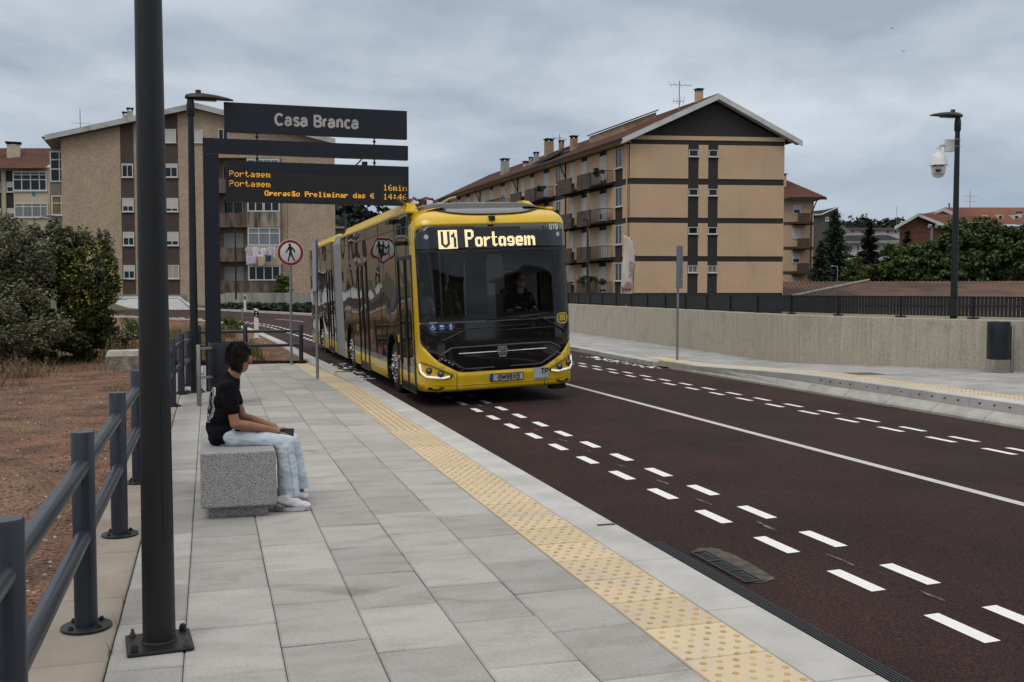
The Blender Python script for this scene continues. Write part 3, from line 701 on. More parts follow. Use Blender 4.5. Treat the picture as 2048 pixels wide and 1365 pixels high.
NAMEBOARD = (SY(550, 243)[0]+SY(716, 243)[0])/2, SY(716, 243)[0]-SY(550, 243)[0]
for xx in (.79, 2.71):
    b = MB(); b.tube((xx, Ys, 4.08), (xx, Ys, 4.2), .012, n=8); b.lathe([(.024, 4.125), (.03, 4.14), (.024, 4.155)], (xx, Ys, 0), 10); b.build('hanger_bolt', M_lamp, sg)
    b = MB(); b.tube((xx, Ys, 3.72), (xx, Ys, 3.85), .012, n=8); b.lathe([(.022, 3.77), (.028, 3.785), (.022, 3.80)], (xx, Ys, 0), 10); b.build('hanger_bolt', M_lamp, sg)
b = MB(); zt2, zb2 = 3.735, 3.075; xa, xb = SY(461, 370)[0], SY(806, 370)[0]; sz0, sz1 = SY(461, 402)[1], SY(461, 342)[1]
X0, X1 = .288, 3.282
for q in ((X0, zb2, xa, zt2), (xb, zb2, X1, zt2), (xa, zb2, xb, sz0), (xa, sz1, xb, zt2)): b.box(q[0], Ys-.0635, q[1], q[2], Ys+.05, q[3])
b.box(X0+.01, Ys-.02, zb2+.01, X1-.01, Ys+.045, zt2-.01); dsp = b.build('display_case', M_sign, sg)
b = MB(); b.box(xa-.005, Ys-.06, sz0-.005, xb+.005, Ys-.055, sz1+.005)
scr = b.build('screen', mat('led_matrix_black', (.030, .031, .034), .22, col2=(.018, .018, .02), vs=500, det=0), dsp)
b = MB(); p1, p2 = (2.42, Ys, 3.735), (2.55, Ys, 3.86); b.tube((2.40, Ys+.02, 3.74), (2.50, Ys+.02, 3.84), .012, n=6); b.box(2.50, Ys-.03, 3.736, 2.59, Ys+.03, 3.80); b.build('cable_gland', M_lamp, sg)
FONT5 = {'P': '11110 10001 10001 11110 10000 10000 10000', 'o': '00000 00000 01110 10001 10001 10001 01110', 'r': '00000 00000 10110 11001 10000 10000 10000', 't': '01000 01000 11100 01000 01000 01001 00110',
 'a': '00000 00000 01110 00001 01111 10001 01111', 'g': '00000 00000 01111 10001 01111 00001 01110', 'e': '00000 00000 01110 10001 11111 10000 01110', 'm': '00000 00000 11010 10101 10101 10101 10101',
 '1': '00100 01100 00100 00100 00100 00100 01110', '6': '00110 01000 10000 11110 10001 10001 01110', 'i': '00100 00000 01100 00100 00100 00100 01110', 'n': '00000 00000 10110 11001 10001 10001 10001',
 'O': '01110 10001 10001 10001 10001 10001 01110', 'p': '00000 00000 11110 10001 11110 10000 10000', 'ç': '00000 00000 01110 10000 10001 01110 00100', 'ã': '01101 10010 01110 00001 01111 10001 01111',
 'l': '01100 00100 00100 00100 00100 00100 01110', 'd': '00001 00001 01101 10011 10001 10001 01111', 's': '00000 00000 01110 10000 01110 00001 11110', '(': '00110 01000 10000 10110 10000 01001 00110', '4': '00010 00110 01010 10010 11111 00010 00010', ':': '00000 01100 01100 00000 01100 01100 00000', ' ': '00000 '*7}
PT = (SY(541, 350)[0]-SY(459, 350)[0])/47.0
def led_text(mb, s, x, z, y, p=PT, r=.40, smear=False):
    for i, ch in enumerate(s):
        for rr, row in enumerate(FONT5[ch].split()):
            for c_, bit in enumerate(row):
                if bit == '1' or (smear and c_ and row[c_-1] == '1' and (i*7+rr) % 3 == 0):
                    xx, zz_ = x+(i*6+c_)*p, z-rr*p; mb.box(xx-r*p, y-.002, zz_-r*p, xx+r*p, y, zz_+r*p)
zr1 = SY(459, 343)[1]; zr2 = SY(459, 362.5)[1]; zr3 = SY(459, 381)[1]; yl = Ys-.0615; M_amber = mat('amber_led', (.6, .3, .03), .5, emit=(1, .47, .045), es=.75)
for wd, px, zz_, kw in (('Portagem', 459, zr1, {}), ('Portagem', 459, zr2, {}), ('16min', 766, zr2, {}), ('Operação Preliminar das (', 529, zr3, dict(p=PT*.87, r=.47, smear=True)), ('14:46', 766, zr3, {})):
    b = MB(); led_text(b, wd, SY(px, 350)[0], zz_, yl, **kw); b.build('lettering', M_amber, scr)

# ---- granite bench
bn = thing('granite_bench', 'square cut speckled grey granite bench block on a low plinth', 'bench', (.19, 8.35, 0))
b = MB(); b.box(-.075, 7.575, .085, .452, 9.17, .487); b.build('seat_block', M_granite, bn, bevel=.014, seg=3)
b = MB(); b.box(-.02, 7.66, .0, .395, 9.08, .084); b.build('plinth', M_granite, bn, bevel=.005)

# ---- litter bins
def bin_(label, px_, py_, bx, by, z0, z1, r, hpost):
    t = thing('litter_bin', label, 'litter bin', (px_, py_, zr(px_, py_) if px_ > 5 else 0), 'dark oval litter bins on steel posts')
    d = V((px_-bx, py_-by, 0)); a = atan2(d.y, d.x)
    def xf(u, v, z): return V((bx+u*cos(a)-v*sin(a), by+u*sin(a)+v*cos(a), z))
    b = MB(xf=xf); n = 28; rings = []
    for (rr, z) in ((r*.97, z0), (r, z0+.012), (r, z1-.012), (r*.98, z1), (r*.92, z1), (r*.9, z1-.05), (.001, z1-.06)):
        rings.append([(rr*.86*cos(2*pi*k/n), rr*sin(2*pi*k/n), z) for k in range(n)])
    vs = sum(rings, []); fs = [(i*n+k, i*n+(k+1) % n, (i+1)*n+(k+1) % n, (i+1)*n+k) for i in range(len(rings)-1) for k in range(n)]+[tuple(range(n))]
    b.add(vs, fs); b.build('bin_body', M_sign, t, smooth=45)
    b = MB(); b.sweep([(px_, py_, 0), (px_, py_, hpost-.004), (px_, py_, hpost)], [.031, .031, .028], 18); b.build('post', M_steel, t, smooth=50)
    for zc in (z1-.07, z0+.2):
        b = MB(xf=xf); b.box(r*.83, -.02, zc-.015, d.length, .02, zc+.015); b.build('bracket', M_galv, t)
pb_ = onz(2023, 746, ZP); cb = onD(1997, 680, (pb_-EYE).dot(FW)+.04); bin_('dark grey oval litter bin against the concrete wall, by the right edge', pb_.x, pb_.y, cb.x, cb.y, .35, 1.05, .235, .985)
bin_('dark grey litter bin with steel post between the railing and the stop sign post', -.152, 15.2, .20, 15.45, .2, .885, .245, .87)

# ---- traffic signs
M_red = mat('sign_red', (.30, .012, .018), .4); M_sgw = mat('sign_white', (.62, .62, .63), .4, var=.05); M_sblk = mat('sign_black', (.015, .015, .017), .4)
def disc(mb, c, r, y, n=48, r2=0.0):
    for k in range(n):
        a, b_ = 2*pi*k/n, 2*pi*(k+1)/n
        if r2: mb.quad((c[0]+r2*cos(a), y, c[1]+r2*sin(a)), (c[0]+r*cos(a), y, c[1]+r*sin(a)), (c[0]+r*cos(b_), y, c[1]+r*sin(b_)), (c[0]+r2*cos(b_), y, c[1]+r2*sin(b_)))
        else: mb.add([(c[0], y, c[1]), (c[0]+r*cos(a), y, c[1]+r*sin(a)), (c[0]+r*cos(b_), y, c[1]+r*sin(b_))], [(0, 1, 2)])
def fig(mb, f, strokes, head, y):
    for st_ in strokes:
        for i in range(len(st_)-1):
            (x0, z0, w0), (x1, z1, w1) = st_[i], st_[i+1]; d = V((x1-x0, z1-z0)); d.normalize(); n_ = V((-d.y, d.x))
            mb.add([f(x0+n_.x*w0, z0+n_.y*w0, y), f(x0-n_.x*w0, z0-n_.y*w0, y), f(x1-n_.x*w1, z1-n_.y*w1, y), f(x1+n_.x*w1, z1+n_.y*w1, y)], [(0, 1, 2, 3)])
            for (xx, zz_, ww) in ((x0, z0, w0), (x1, z1, w1)): mb.add([f(xx+ww*cos(q*pi/5), zz_+ww*sin(q*pi/5), y-.0002*(i+1)) for q in range(10)], [tuple(range(10))])
    for hx, hz, hr in head: mb.add([f(hx+hr*cos(q*pi/9), hz+hr*sin(q*pi/9), y) for q in range(18)], [tuple(range(18))])
ns = onz(583, 729, -.165); nc = onY(580.5, 506, ns.y); R_ = .318
t = thing('traffic_sign', 'round red bordered white sign with a black walking figure', 'traffic sign', (ns.x, ns.y, -.165))
b = MB(); b.sweep([(ns.x, ns.y, -.17), (ns.x, ns.y, nc.z+.2)], .031, 16); b.build('post', M_galv, t, smooth=60)
b = MB(); b.lathe([(R_-.004, -.02), (R_, -.018), (R_, -.002), (R_-.004, 0)], (nc.x, ns.y-.036, nc.z), 48, axis='x'); 
b.v = [V((nc.x+(p.y-(ns.y-.036)), ns.y-.036+(p.x-nc.x), p.z)) for p in b.v]; pl = b.build('sign_plate', M_sgw, t, smooth=40)
b = MB(); disc(b, (nc.x, nc.z), R_*.965, ns.y-.0575, r2=R_*.77); b.build('red_ring', M_red, pl)
b = MB(); q = R_/155.0
fig(b, lambda a, z, y: (nc.x+a*q, y, nc.z+z*q), [[(-5, 60, 20), (2, 25, 16), (2, -2, 13)], [(-14, 62, 10), (-52, 0, 7)], [(10, 64, 10), (44, 30, 9), (48, 8, 7)], [(-4, -2, 11), (-14, -50, 9), (-26, -98, 8)], [(8, -2, 11), (24, -52, 9), (48, -92, 8)]], [(-8, 92, 16)], ns.y-.0585)
b.build('walking_figure', M_sblk, pl)
def edge_sign(label, base, z0, z1, w, ang, hp, bm):
    t = thing('traffic_sign', label, 'traffic sign', base)
    b = MB(); b.sweep([base, (base[0], base[1], hp)], .029, 16); b.build('post', M_galv, t, smooth=60)
    ca, sa = cos(ang), sin(ang)
    def xf(u, v, z): return V((base[0]+u*ca-v*sa, base[1]+u*sa+v*ca, z))
    b = MB(xf=xf); r = .05; pg = []
    for (cx2, cz2, a0) in ((w/2-r, z1-r, 0), (-w/2+r, z1-r, pi/2), (-w/2+r, z0+r, pi), (w/2-r, z0+r, 1.5*pi)):
        for k in range(5): a = a0+k*pi/8; pg.append((cx2+r*cos(a), cz2+r*sin(a)))
    b.prism(pg, .034, .048, lambda a, z, d: (a, d, z)); p = b.build('sign_plate', bm, t)
    b = MB(xf=xf)
    for zc in (z0+.12, z1-.12): b.box(-w/2+.06, .030, zc-.015, w/2-.06, .0335, zc+.015); b.box(-.045, -.04, zc-.012, .045, .030, zc+.012)
    b.build('bracket', M_galv, t)
e1 = onz(635, 757, zp(20)); edge_sign('tall narrow stop sign plate seen nearly edge on, on the tactile strip by the bus', (e1.x, e1.y, zp(20)), 1.62, 2.62, .62, pi/2-.0, 2.63, mat('sign_pale_blue', (.36, .41, .52), .3))
e2 = onz(1354.5, 721, -.075); edge_sign('grey sign plate seen edge on from behind, on a thin post at the far kerb', (e2.x, e2.y, -.075), 1.68, 2.72, .60, atan2(e2.y, e2.x)+pi-.24, 2.70, mat('sign_back_grey', (.16, .18, .20), .45, metal=.3))
def delineator(label, p, h, w):
    t = thing('delineator_post', label, 'road marker post', p, 'white marker posts at the bend')
    b = MB(); x, y, z = p
    b.add([(x-w/2, y-.05, z), (x+w/2, y-.05, z), (x+w/2, y+.05, z), (x-w/2, y+.05, z), (x-w/2, y-.05, z+h), (x+w/2, y-.05, z+h*.965), (x+w/2, y+.05, z+h*.965), (x-w/2, y+.05, z+h)], [(0, 3, 2, 1), (4, 5, 6, 7), (0, 1, 5, 4), (1, 2, 6, 5), (2, 3, 7, 6), (3, 0, 4, 7)])
    b.build('post', M_wp, t, bevel=.012)
    b = MB(); b.add([(x-w/2-.003, y-.056, z+h*.73), (x+w/2+.003, y-.056, z+h*.68), (x+w/2+.003, y-.056, z+h*.90), (x-w/2-.003, y-.056, z+h*.94)], [(0, 1, 2, 3)]); b.prism([(x-w/2-.003, z+h*.73), (x+w/2+.003, z+h*.68), (x+w/2+.003, z+h*.90), (x-w/2-.003, z+h*.94)], y-.055, y+.055); b.build('black_band', M_sblk, t)
    b = MB(); 
    for zz_ in (.765, .865): b.lathe([(.028, 0), (.028, .006)], (x, 0, 0), 12, axis='y'); b.v[-24:] = [V((x+(p_.x-x), y-.064+ (p_.y)*1.0, z+h*zz_+p_.z)) for p_ in b.v[-24:]]
    b.build('reflector', M_sgw, t)
    b = MB(); b.cbox((x, y, z+.012), (w*2.4, .3, .03)); b.build('foot', M_kerbr, t)
d1 = onz(513, 677, -.16); delineator('white marker post with slanted black band on the red earth near the railing', tuple(d1), 1.12, .155)
d2 = onD(490, 621, 75); delineator('white marker post with black band standing far off by the hedge', tuple(d2), 1.12, .16)
gp = onz(485, 657, -.15); t = thing('thin_post', 'thin plain grey post standing in the verge grass', 'post', gp)
b = MB(); b.sweep([gp, gp+V((0, 0, .92))], .03, 10); b.lathe([(.032, .92), (.02, .95)], gp, 10); b.build('post_tube', M_galv, t, smooth=60)
# ---- broken concrete chamber in the earth
cbp = onz(246, 738, -.17); cbm = MB(); n = 16; rc = random.Random(2)
bmx = bmesh.new(); bmesh.ops.create_cube(bmx, size=1); bmesh.ops.subdivide_edges(bmx, edges=bmx.edges, cuts=7, use_grid_fill=True)
vs = []
for v in bmx.verts:
    z = v.co.z+.5; k = 1.0-.22*z; q = V((v.co.x*.86*k, v.co.y*.9*k, z*.47-.06)); nn = mnoise.noise(V((q.x*6, q.y*6, q.z*6)))*.03
    vs.append((cbp.x+q.x+nn, cbp.y+.3+q.y+nn, cbp.z+q.z+(.35*nn if z > .9 else 0)))
cbm.add(vs, [tuple(v.index for v in f.verts) for f in bmx.faces]); bmx.free()
for f_i, f in enumerate(cbm.f):
    if sum(cbm.v[i].z for i in f)/4 > cbp.z+.31: cbm.m[f_i] = 1
tag(cbm.build('concrete_block', [mat('old_concrete', (.13, .11, .09), .95, col2=(.30, .27, .23), vs=7, bump=.8, bs=40), mat('pale_render', (.52, .51, .48), .9, col2=(.36, .34, .31), vs=6, bump=.5, bs=50)]), 'weathered concrete chamber with pale top half buried in the red earth', 'concrete block')

# ---- wall and slatted railing on the far side
M_wall = mat('board_marked_concrete', (.50, .455, .375), .9, col2=(.37, .33, .27), vs=2.6, st=(8, 8, .3), bump=.35, bs=14, bst=(5, 5, .4), lo=.36, hi=.68, det=8, blot=((.26, .23, .19), 1.4, .52, .74, .6, (1, 1, .8)), grain=(22, .86, 1.12))
wl = thing('concrete_wall', 'long low board marked concrete wall along the far platform', 'wall', (14, 20, 0))
wp_ = catmull([(*p, 0) for p in WALL], 6); wm_ = MB(); TH = .32; HT = 1.068
nrm = []
for i, p in enumerate(wp_):
    d = (wp_[min(i+1, len(wp_)-1)]-wp_[max(0, i-1)]).normalized(); nrm.append(V((d.y, -d.x, 0)))
for i in range(len(wp_)-1):
    a, c, na, nc_ = wp_[i], wp_[i+1], nrm[i], nrm[i+1]; za, zc = zr(0, a.y), zr(0, c.y)
    ha, hc = HT+za*0, HT
    q = [(a.x, a.y, -.4), (a.x, a.y, ha-.012), (a.x+na.x*.012, a.y+na.y*.012, ha), (a.x+na.x*TH, a.y+na.y*TH, ha), (a.x+na.x*TH, a.y+na.y*TH, -6)]
    r_ = [(c.x, c.y, -.4), (c.x, c.y, hc-.012), (c.x+nc_.x*.012, c.y+nc_.y*.012, hc), (c.x+nc_.x*TH, c.y+nc_.y*TH, hc), (c.x+nc_.x*TH, c.y+nc_.y*TH, -6)]
    wm_.add(q+r_, [(0, 1, 6, 5), (1, 2, 7, 6), (2, 3, 8, 7), (3, 4, 9, 8)])
wm_.build('wall_face', M_wall, wl, smooth=30)
acc = 0; b = MB(); lens_ = [0]
for i in range(len(wp_)-1): lens_.append(lens_[-1]+(wp_[i+1]-wp_[i]).length)
def wat(s, off=0.0):
    for i in range(len(wp_)-1):
        if lens_[i+1] >= s or i == len(wp_)-2:
            t = (s-lens_[i])/(lens_[i+1]-lens_[i]); p = wp_[i].lerp(wp_[i+1], t); n = nrm[i].lerp(nrm[i+1], t).normalized(); return p+n*off, n
b = MB()
for k in (5,):
    p, n = wat(k*7.2+3.2, -.002); b.cbox((p.x, p.y, .5), (.006, .03, 1.05), atan2(n.y, n.x)+pi/2)
b.build('joint', M_joint, wl)
M_slat = mat('dark_railing', (.020, .021, .024), .45, vs=20)
rl = thing('slatted_railing', 'dark flat slat railing on top of the concrete wall', 'railing', (14, 20, HT))
tot = lens_[-1]; b = MB(); s = .1
while s < tot-.1:
    p, n = wat(s, .17); b.cbox((p.x, p.y, HT+.255), (.012, .063, .37), atan2(n.y, n.x)); s += .078
b.build('slat', M_slat, rl)
for nm, zc, hh in (('top_rail', HT+.445, .016), ('bottom_rail', HT+.062, .016)):
    b = MB(); s = 0
    while s < tot-.6: p, n = wat(s, .17); q_, n2 = wat(s+.5, .17); m_ = (p+q_)/2; b.cbox((m_.x, m_.y, zc), ((q_-p).length+.004, .05, hh), atan2((q_-p).y, (q_-p).x)); s += .5
    b.build(nm, M_slat, rl)
s = .6
while s < tot-.3:
    p, n = wat(s, .17); b = MB(); b.cbox((p.x, p.y, HT+.22), (.014, .07, .44), atan2(n.y, n.x)+pi/2); b.cbox((p.x, p.y, HT+.02), (.20, .10, .04), atan2(n.y, n.x)+pi/2); b.build('stanchion', M_slat, rl); s += 1.62
# ------------------------------------------------------------------ monoline lettering (drawn by hand)
def arc(cx, cy, rx, ry, a0, a1, n=14): return [(cx+rx*cos(radians(a0+(a1-a0)*k/n)), cy+ry*sin(radians(a0+(a1-a0)*k/n))) for k in range(n+1)]
GL = {  # width, strokes; cap height 1, x height .74
 'C': (.80, [arc(.40, .5, .36, .5, 42, 318, 22)]), 'a': (.62, [arc(.28, .46, .22, .26, 160, 20, 10)+[(.50, .48), (.50, .08), (.54, 0)], [(.50, .42), (.24, .40)]+arc(.22, .2, .19, .2, 90, 270, 8)+[(.34, .03), (.49, .16)]]),
 's': (.56, [arc(.28, .55, .19, .17, 20, 180, 8)+[(.13, .44), (.42, .32)]+arc(.28, .18, .20, .18, 40, -165, 12)]), 'B': (.72, [[(.09, 0), (.09, 1), (.40, 1)]+arc(.40, .76, .23, .24, 90, -90, 10)+[(.09, .52)], [(.40, .52)]+arc(.40, .26, .27, .26, 90, -90, 12)+[(.09, 0)]]),
 'r': (.40, [[(.08, 0), (.08, .72)], [(.08, .42)]+arc(.33, .42, .25, .28, 170, 90, 6)]), 'n': (.62, [[(.08, 0), (.08, .72)], [(.08, .45)]+arc(.30, .45, .22, .27, 170, 0, 10)+[(.52, 0)]]), 'c': (.58, [arc(.31, .36, .24, .36, 45, 315, 18)]),
 'T': (.64, [[(.0, 1), (.64, 1)], [(.32, 1), (.32, 0)]]), 'P': (.66, [[(.08, 0), (.08, 1), (.38, 1)]+arc(.38, .72, .25, .28, 90, -90, 10)+[(.08, .44)]]), 'M': (.84, [[(.08, 0), (.08, 1), (.42, .15), (.76, 1), (.76, 0)]]),
 '9': (.62, [arc(.30, .68, .24, .32, 0, 360, 20), [(.54, .68)]+arc(.30, .4, .24, .4, 30, -140, 12)]), '8': (.62, [arc(.30, .75, .21, .25, 0, 360, 18), arc(.30, .26, .25, .26, 0, 360, 18)]), 'X': (.66, [[(.05, 0), (.61, 1)], [(.05, 1), (.61, 0)]]),
 '0': (.62, [arc(.30, .5, .24, .5, 0, 360, 22)]), '1': (.42, [[(.06, .74), (.26, 1), (.26, 0)]]), 'm': (.92, [[(.08, 0), (.08, .72)], [(.08, .45)]+arc(.26, .45, .18, .27, 170, 0, 8)+[(.44, 0)], [(.44, .45)]+arc(.63, .45, .19, .27, 170, 0, 8)+[(.82, 0)]]),
 'J': (.5, [[(.4, 1), (.4, .25)]+arc(.22, .25, .18, .25, 0, -170, 8)]), 'A': (.7, [[(0, 0), (.35, 1), (.7, 0)], [(.12, .33), (.58, .33)]]), 'I': (.24, [[(.12, 0), (.12, 1)]]), 'V': (.68, [[(0, 1), (.34, 0), (.68, 1)]]), '-': (.3, [[(.03, .42), (.25, .42)]]), ' ': (.3, [])}
def stroke_text(mb, s, f, h, w, gap=.16, m=0, x0=None, center=0.0):
    """writes s with stroke half-width w (fraction of h); f(a, z, d) maps into the scene"""
    tot = sum(GL[c][0]+gap for c in s)-gap; x = -tot/2 if x0 is None else x0; lay = 0
    for ch in s:
        wd, st = GL[ch]
        for pl in st:
            for i in range(len(pl)-1):
                (xa, ya), (xb, yb) = pl[i], pl[i+1]; d = V((xb-xa, yb-ya)); 
                if d.length < 1e-6: continue
                d.normalize(); n_ = V((-d.y, d.x))*w; e = d*(w*.5 if i in (0, len(pl)-2) and len(pl) > 2 else w*.55); lay += 1; dd = -.00003*(lay % 7)
                A = (xa-(e.x if i else 0), ya-(e.y if i else 0)); B_ = (xb+(e.x if i < len(pl)-2 else 0), yb+(e.y if i < len(pl)-2 else 0))
                mb.add([f((x+A[0]+n_.x)*h, (A[1]+n_.y)*h, dd), f((x+A[0]-n_.x)*h, (A[1]-n_.y)*h, dd), f((x+B_[0]-n_.x)*h, (B_[1]-n_.y)*h, dd), f((x+B_[0]+n_.x)*h, (B_[1]+n_.y)*h, dd)], [(0, 1, 2, 3)], m)
        x += wd+gap
    return mb
b = MB(); wt_ = sum(GL[c][0]+.15 for c in 'Casa Branca')-.15
stroke_text(b, 'Casa Branca', lambda a, z, d: (NAMEBOARD[0]+a, Ys-.0525+d, 4.345+z), NAMEBOARD[1]/wt_, .118, gap=.15); b.build('lettering', mat('letter_silver', (.50, .49, .48), .5), nb)
# ------------------------------------------------------------------ the articulated bus
M_by = mat('bus_yellow', (.74, .49, .010), .28, vs=.8, col2=(.66, .42, .008), coat=.5, lo=.3, hi=.75, rvar=.06, bump=.02, bs=5)
M_byd = mat('bus_yellow_roof', (.64, .43, .015), .45, vs=2, col2=(.54, .36, .02), lo=.45, hi=.8, blot=((.20, .14, .04), 2.2, .56, .7, .6, (1, .25, 2)))
M_bk = mat('bus_gloss_black', (.006, .006, .007), .07, vs=5, coat=.6, bump=.012, bs=2.2)
M_bks = mat('bus_satin_black', (.011, .011, .012), .42, vs=9)
M_bside = mat('bus_side_glass', (.010, .008, .0065), .015, vs=3, spec=.9, coat=0, bump=.42, bs=1.2, bdist=.05, bdet=0, bst=(1, .7, 1.5))
for q in M_bside.node_tree.nodes:
    if q.type == 'BSDF_PRINCIPLED': q.inputs['IOR'].default_value = 1.9
M_bgrey = mat('bus_grey_band', (.16, .16, .165), .3, vs=3, coat=.4)
M_bell = mat('bellows_grey', (.28, .285, .30), .62, vs=7, var=.2, bump=.1, bs=60)
M_ws = glass('windscreen_glass', (.80, .84, .82), 1.5, wav=.02, ws=1.1)
M_tint = glass('tinted_glass', (.74, .75, .74), 1.5, wav=.05)
M_int = mat('bus_interior_dark', (.05, .05, .053), .7, vs=5); M_intg = mat('bus_interior_grey', (.60, .60, .57), .6, vs=4)
M_chrome = mat('chrome', (.62, .62, .63), .18, metal=1.0, vs=20); M_alu = mat('wheel_alloy', (.40, .40, .41), .3, metal=.9, vs=14, var=.4)
M_tyre = mat('tyre_rubber', (.013, .013, .013), .8, vs=20, bump=.3, bs=90)
M_drl = mat('daylight_strip', (.9, .9, .9), .4, emit=(.92, .97, 1), es=.45)
M_destled = mat('destination_led', (.8, .7, .4), .5, emit=(1, .80, .47), es=.78)
BX, BY = 4.40, 15.38
bus = thing('articulated_bus', 'yellow and black articulated bus arriving at the platform', 'bus', (0, 0, 0))
OFF[bus.name] = V((0, 0, 0)); HW = 1.285; LEN1, LEN0 = 9.42, 0.0
# plan outline of the nose, from the left flank round to the right flank
def plan_raw():
    o = []; n = 60
    for k in range(n+1):
        a = pi-pi*k/n; ex = 2/5.2
        x = HW*math.copysign(abs(cos(a))**ex, cos(a)); y = .62-.62*abs(sin(a))**ex if abs(sin(a)) > 1e-9 else .62
        o.append(V((x, y)))
    return o
PL = plan_raw(); PLs = [0.0]
for i in range(1, len(PL)): PLs.append(PLs[-1]+(PL[i]-PL[i-1]).length)
PM = PLs[-1]/2; PLs = [q-PM for q in PLs]
def pat(s):
    if s <= PLs[0]: return V((-HW, PL[0].y+(PLs[0]-s))), V((-1, 0))
    if s >= PLs[-1]: return V((HW, PL[-1].y+(s-PLs[-1]))), V((1, 0))
    for i in range(len(PL)-1):
        if PLs[i+1] >= s:
            t = (s-PLs[i])/(PLs[i+1]-PLs[i]); p = PL[i].lerp(PL[i+1], t); d = (PL[i+1]-PL[i]).normalized(); return p, V((d.y, -d.x))
def s_x(x):
    """arc position of a point of the nose seen at lateral x"""
    lo, hi = PLs[0], PLs[-1]
    for _ in range(40):
        m = (lo+hi)/2
        if pat(m)[0].x < x: lo = m
        else: hi = m
    return lo
def lean(z): return .06*max(0, (.75-z)/.5)**2+.165*max(0, (z-1.0)/1.85)**1.5
def nose(s, z, off=0.0):
    p, n = pat(s); k = max(0, min(1, 1-(p.y)/.62)); k = k**.5 if k > 0 else 0
    return V((p.x+n.x*off, p.y+n.y*off+lean(z)*k, z))
def npanel(name, poly, off, m, step=.09, holes=(), parent=None, thick=.012, xs=True):
    pg = [(s_x(x) if xs else x, z) for x, z in poly]; hs = [[(s_x(x) if xs else x, z) for x, z in h] for h in holes]
    vs, fs = cdt(pg, step, hs); b = MB(); b.add([tuple(nose(s, z, off)) for s, z in vs], fs); o = b.build(name, m, parent or bus, smooth=180)
    if thick:
        so_ = o.modifiers.new('thickness', 'SOLIDIFY'); so_.thickness = thick; so_.offset = -1
        # outward normals
        me = o.data; f0 = max(me.polygons, key=lambda f: f.area)
        if f0.normal.y > .05 or (abs(f0.normal.y) <= .05 and f0.normal.x*f0.center.x < 0): me.flip_normals()
    return o
SE = PLs[-1]+.10        # nose panels wrap a little onto the flanks
ZB, ZG, ZT = .262, 2.845, 3.13
def rnd_poly(pts, r, n=5):
    o = []; N_ = len(pts)
    for i in range(N_):
        p, a, b = V(pts[i][:2]), V(pts[i-1][:2]), V(pts[(i+1) % N_][:2]); rr = pts[i][2] if len(pts[i]) > 2 else r
        if rr == 0: o.append(tuple(p)); continue
        da, db = (a-p), (b-p); ra = min(rr, da.length*.45, db.length*.45); A = p+da.normalized()*ra; B_ = p+db.normalized()*ra
        for k in range(n+1): t = k/n; o.append(tuple((A*(1-t)**2)+p*(2*t*(1-t))+B_*t*t))
    return o
SXW = s_x(1.285)
glass_in = 1.262         # the black/glass field reaches almost to the corner
Sg = s_x(glass_in)
field = rnd_poly([(-glass_in, 1.02, .0), (-glass_in, ZG-.02, .17), (glass_in, ZG-.02, .17), (glass_in, 1.02, .0), (1.08, .77, .12), (.70, .555, .10), (-.70, .555, .10), (-1.08, .77, .12)], .1)
fieldS = [(s_x(x), z) for x, z in field]
hlL = [(-1.285, .745), (-1.20, .715), (-.80, .515), (-.83, .475), (-.95, .448), (-1.20, .475), (-1.275, .53)]
hlR = [(-x, z) for x, z in hlL]
# yellow nose: everything round the black field down to the bumper
outer = [(-SE, ZB+.03), (-SE, ZG+.03), (SE, ZG+.03), (SE, ZB+.03), (s_x(1.0), ZB), (s_x(-1.0), ZB)]
npanel('nose_shell', outer, 0.0, M_by, .085, holes=[fieldS], xs=False, thick=.02)
# roof cap wrapping the nose and both flanks of the front car
def cap(y_end):
    b = MB(); ss = []; s0, s1 = PLs[0]-(y_end-.62), PLs[-1]+(y_end-.62); n = 90
    base = [PLs[0]+(PLs[-1]-PLs[0])*k/n for k in range(n+1)]; ss = [s0, PLs[0]-.6, PLs[0]-.1]+base+[PLs[-1]+.1, PLs[-1]+.6, s1]
    ang = [0, 12, 25, 40, 55, 70, 82, 90]; R1 = .30; H1 = ZT-ZG-.03; rows = []
    for s in ss:
        p, nn = pat(s); front = max(0, min(1, 1-p.y/.62))**.5 if p.y < .62 else 0; row = []
        for a in ang:
            ins = (R1+.42*front)*(1-cos(radians(a)))+.03*(1-front); row.append((p.x-nn.x*ins, p.y-nn.y*ins+lean(ZG+.03)*front+.06*front*sin(radians(a)), ZG+.03+H1*sin(radians(a))))
        rows.append(row)
    m_ = len(ang); vs = sum(rows, []); fs = [(i*m_+k, (i+1)*m_+k, (i+1)*m_+k+1, i*m_+k+1) for i in range(len(rows)-1) for k in range(m_-1)]
    b.add(vs, fs); top = [i*m_+m_-1 for i in range(len(rows))]; b.add([vs[i] for i in top], [tuple(range(len(top)))])
    return b.build('roof_shell', M_by, bus, smooth=50)
cap(LEN1)
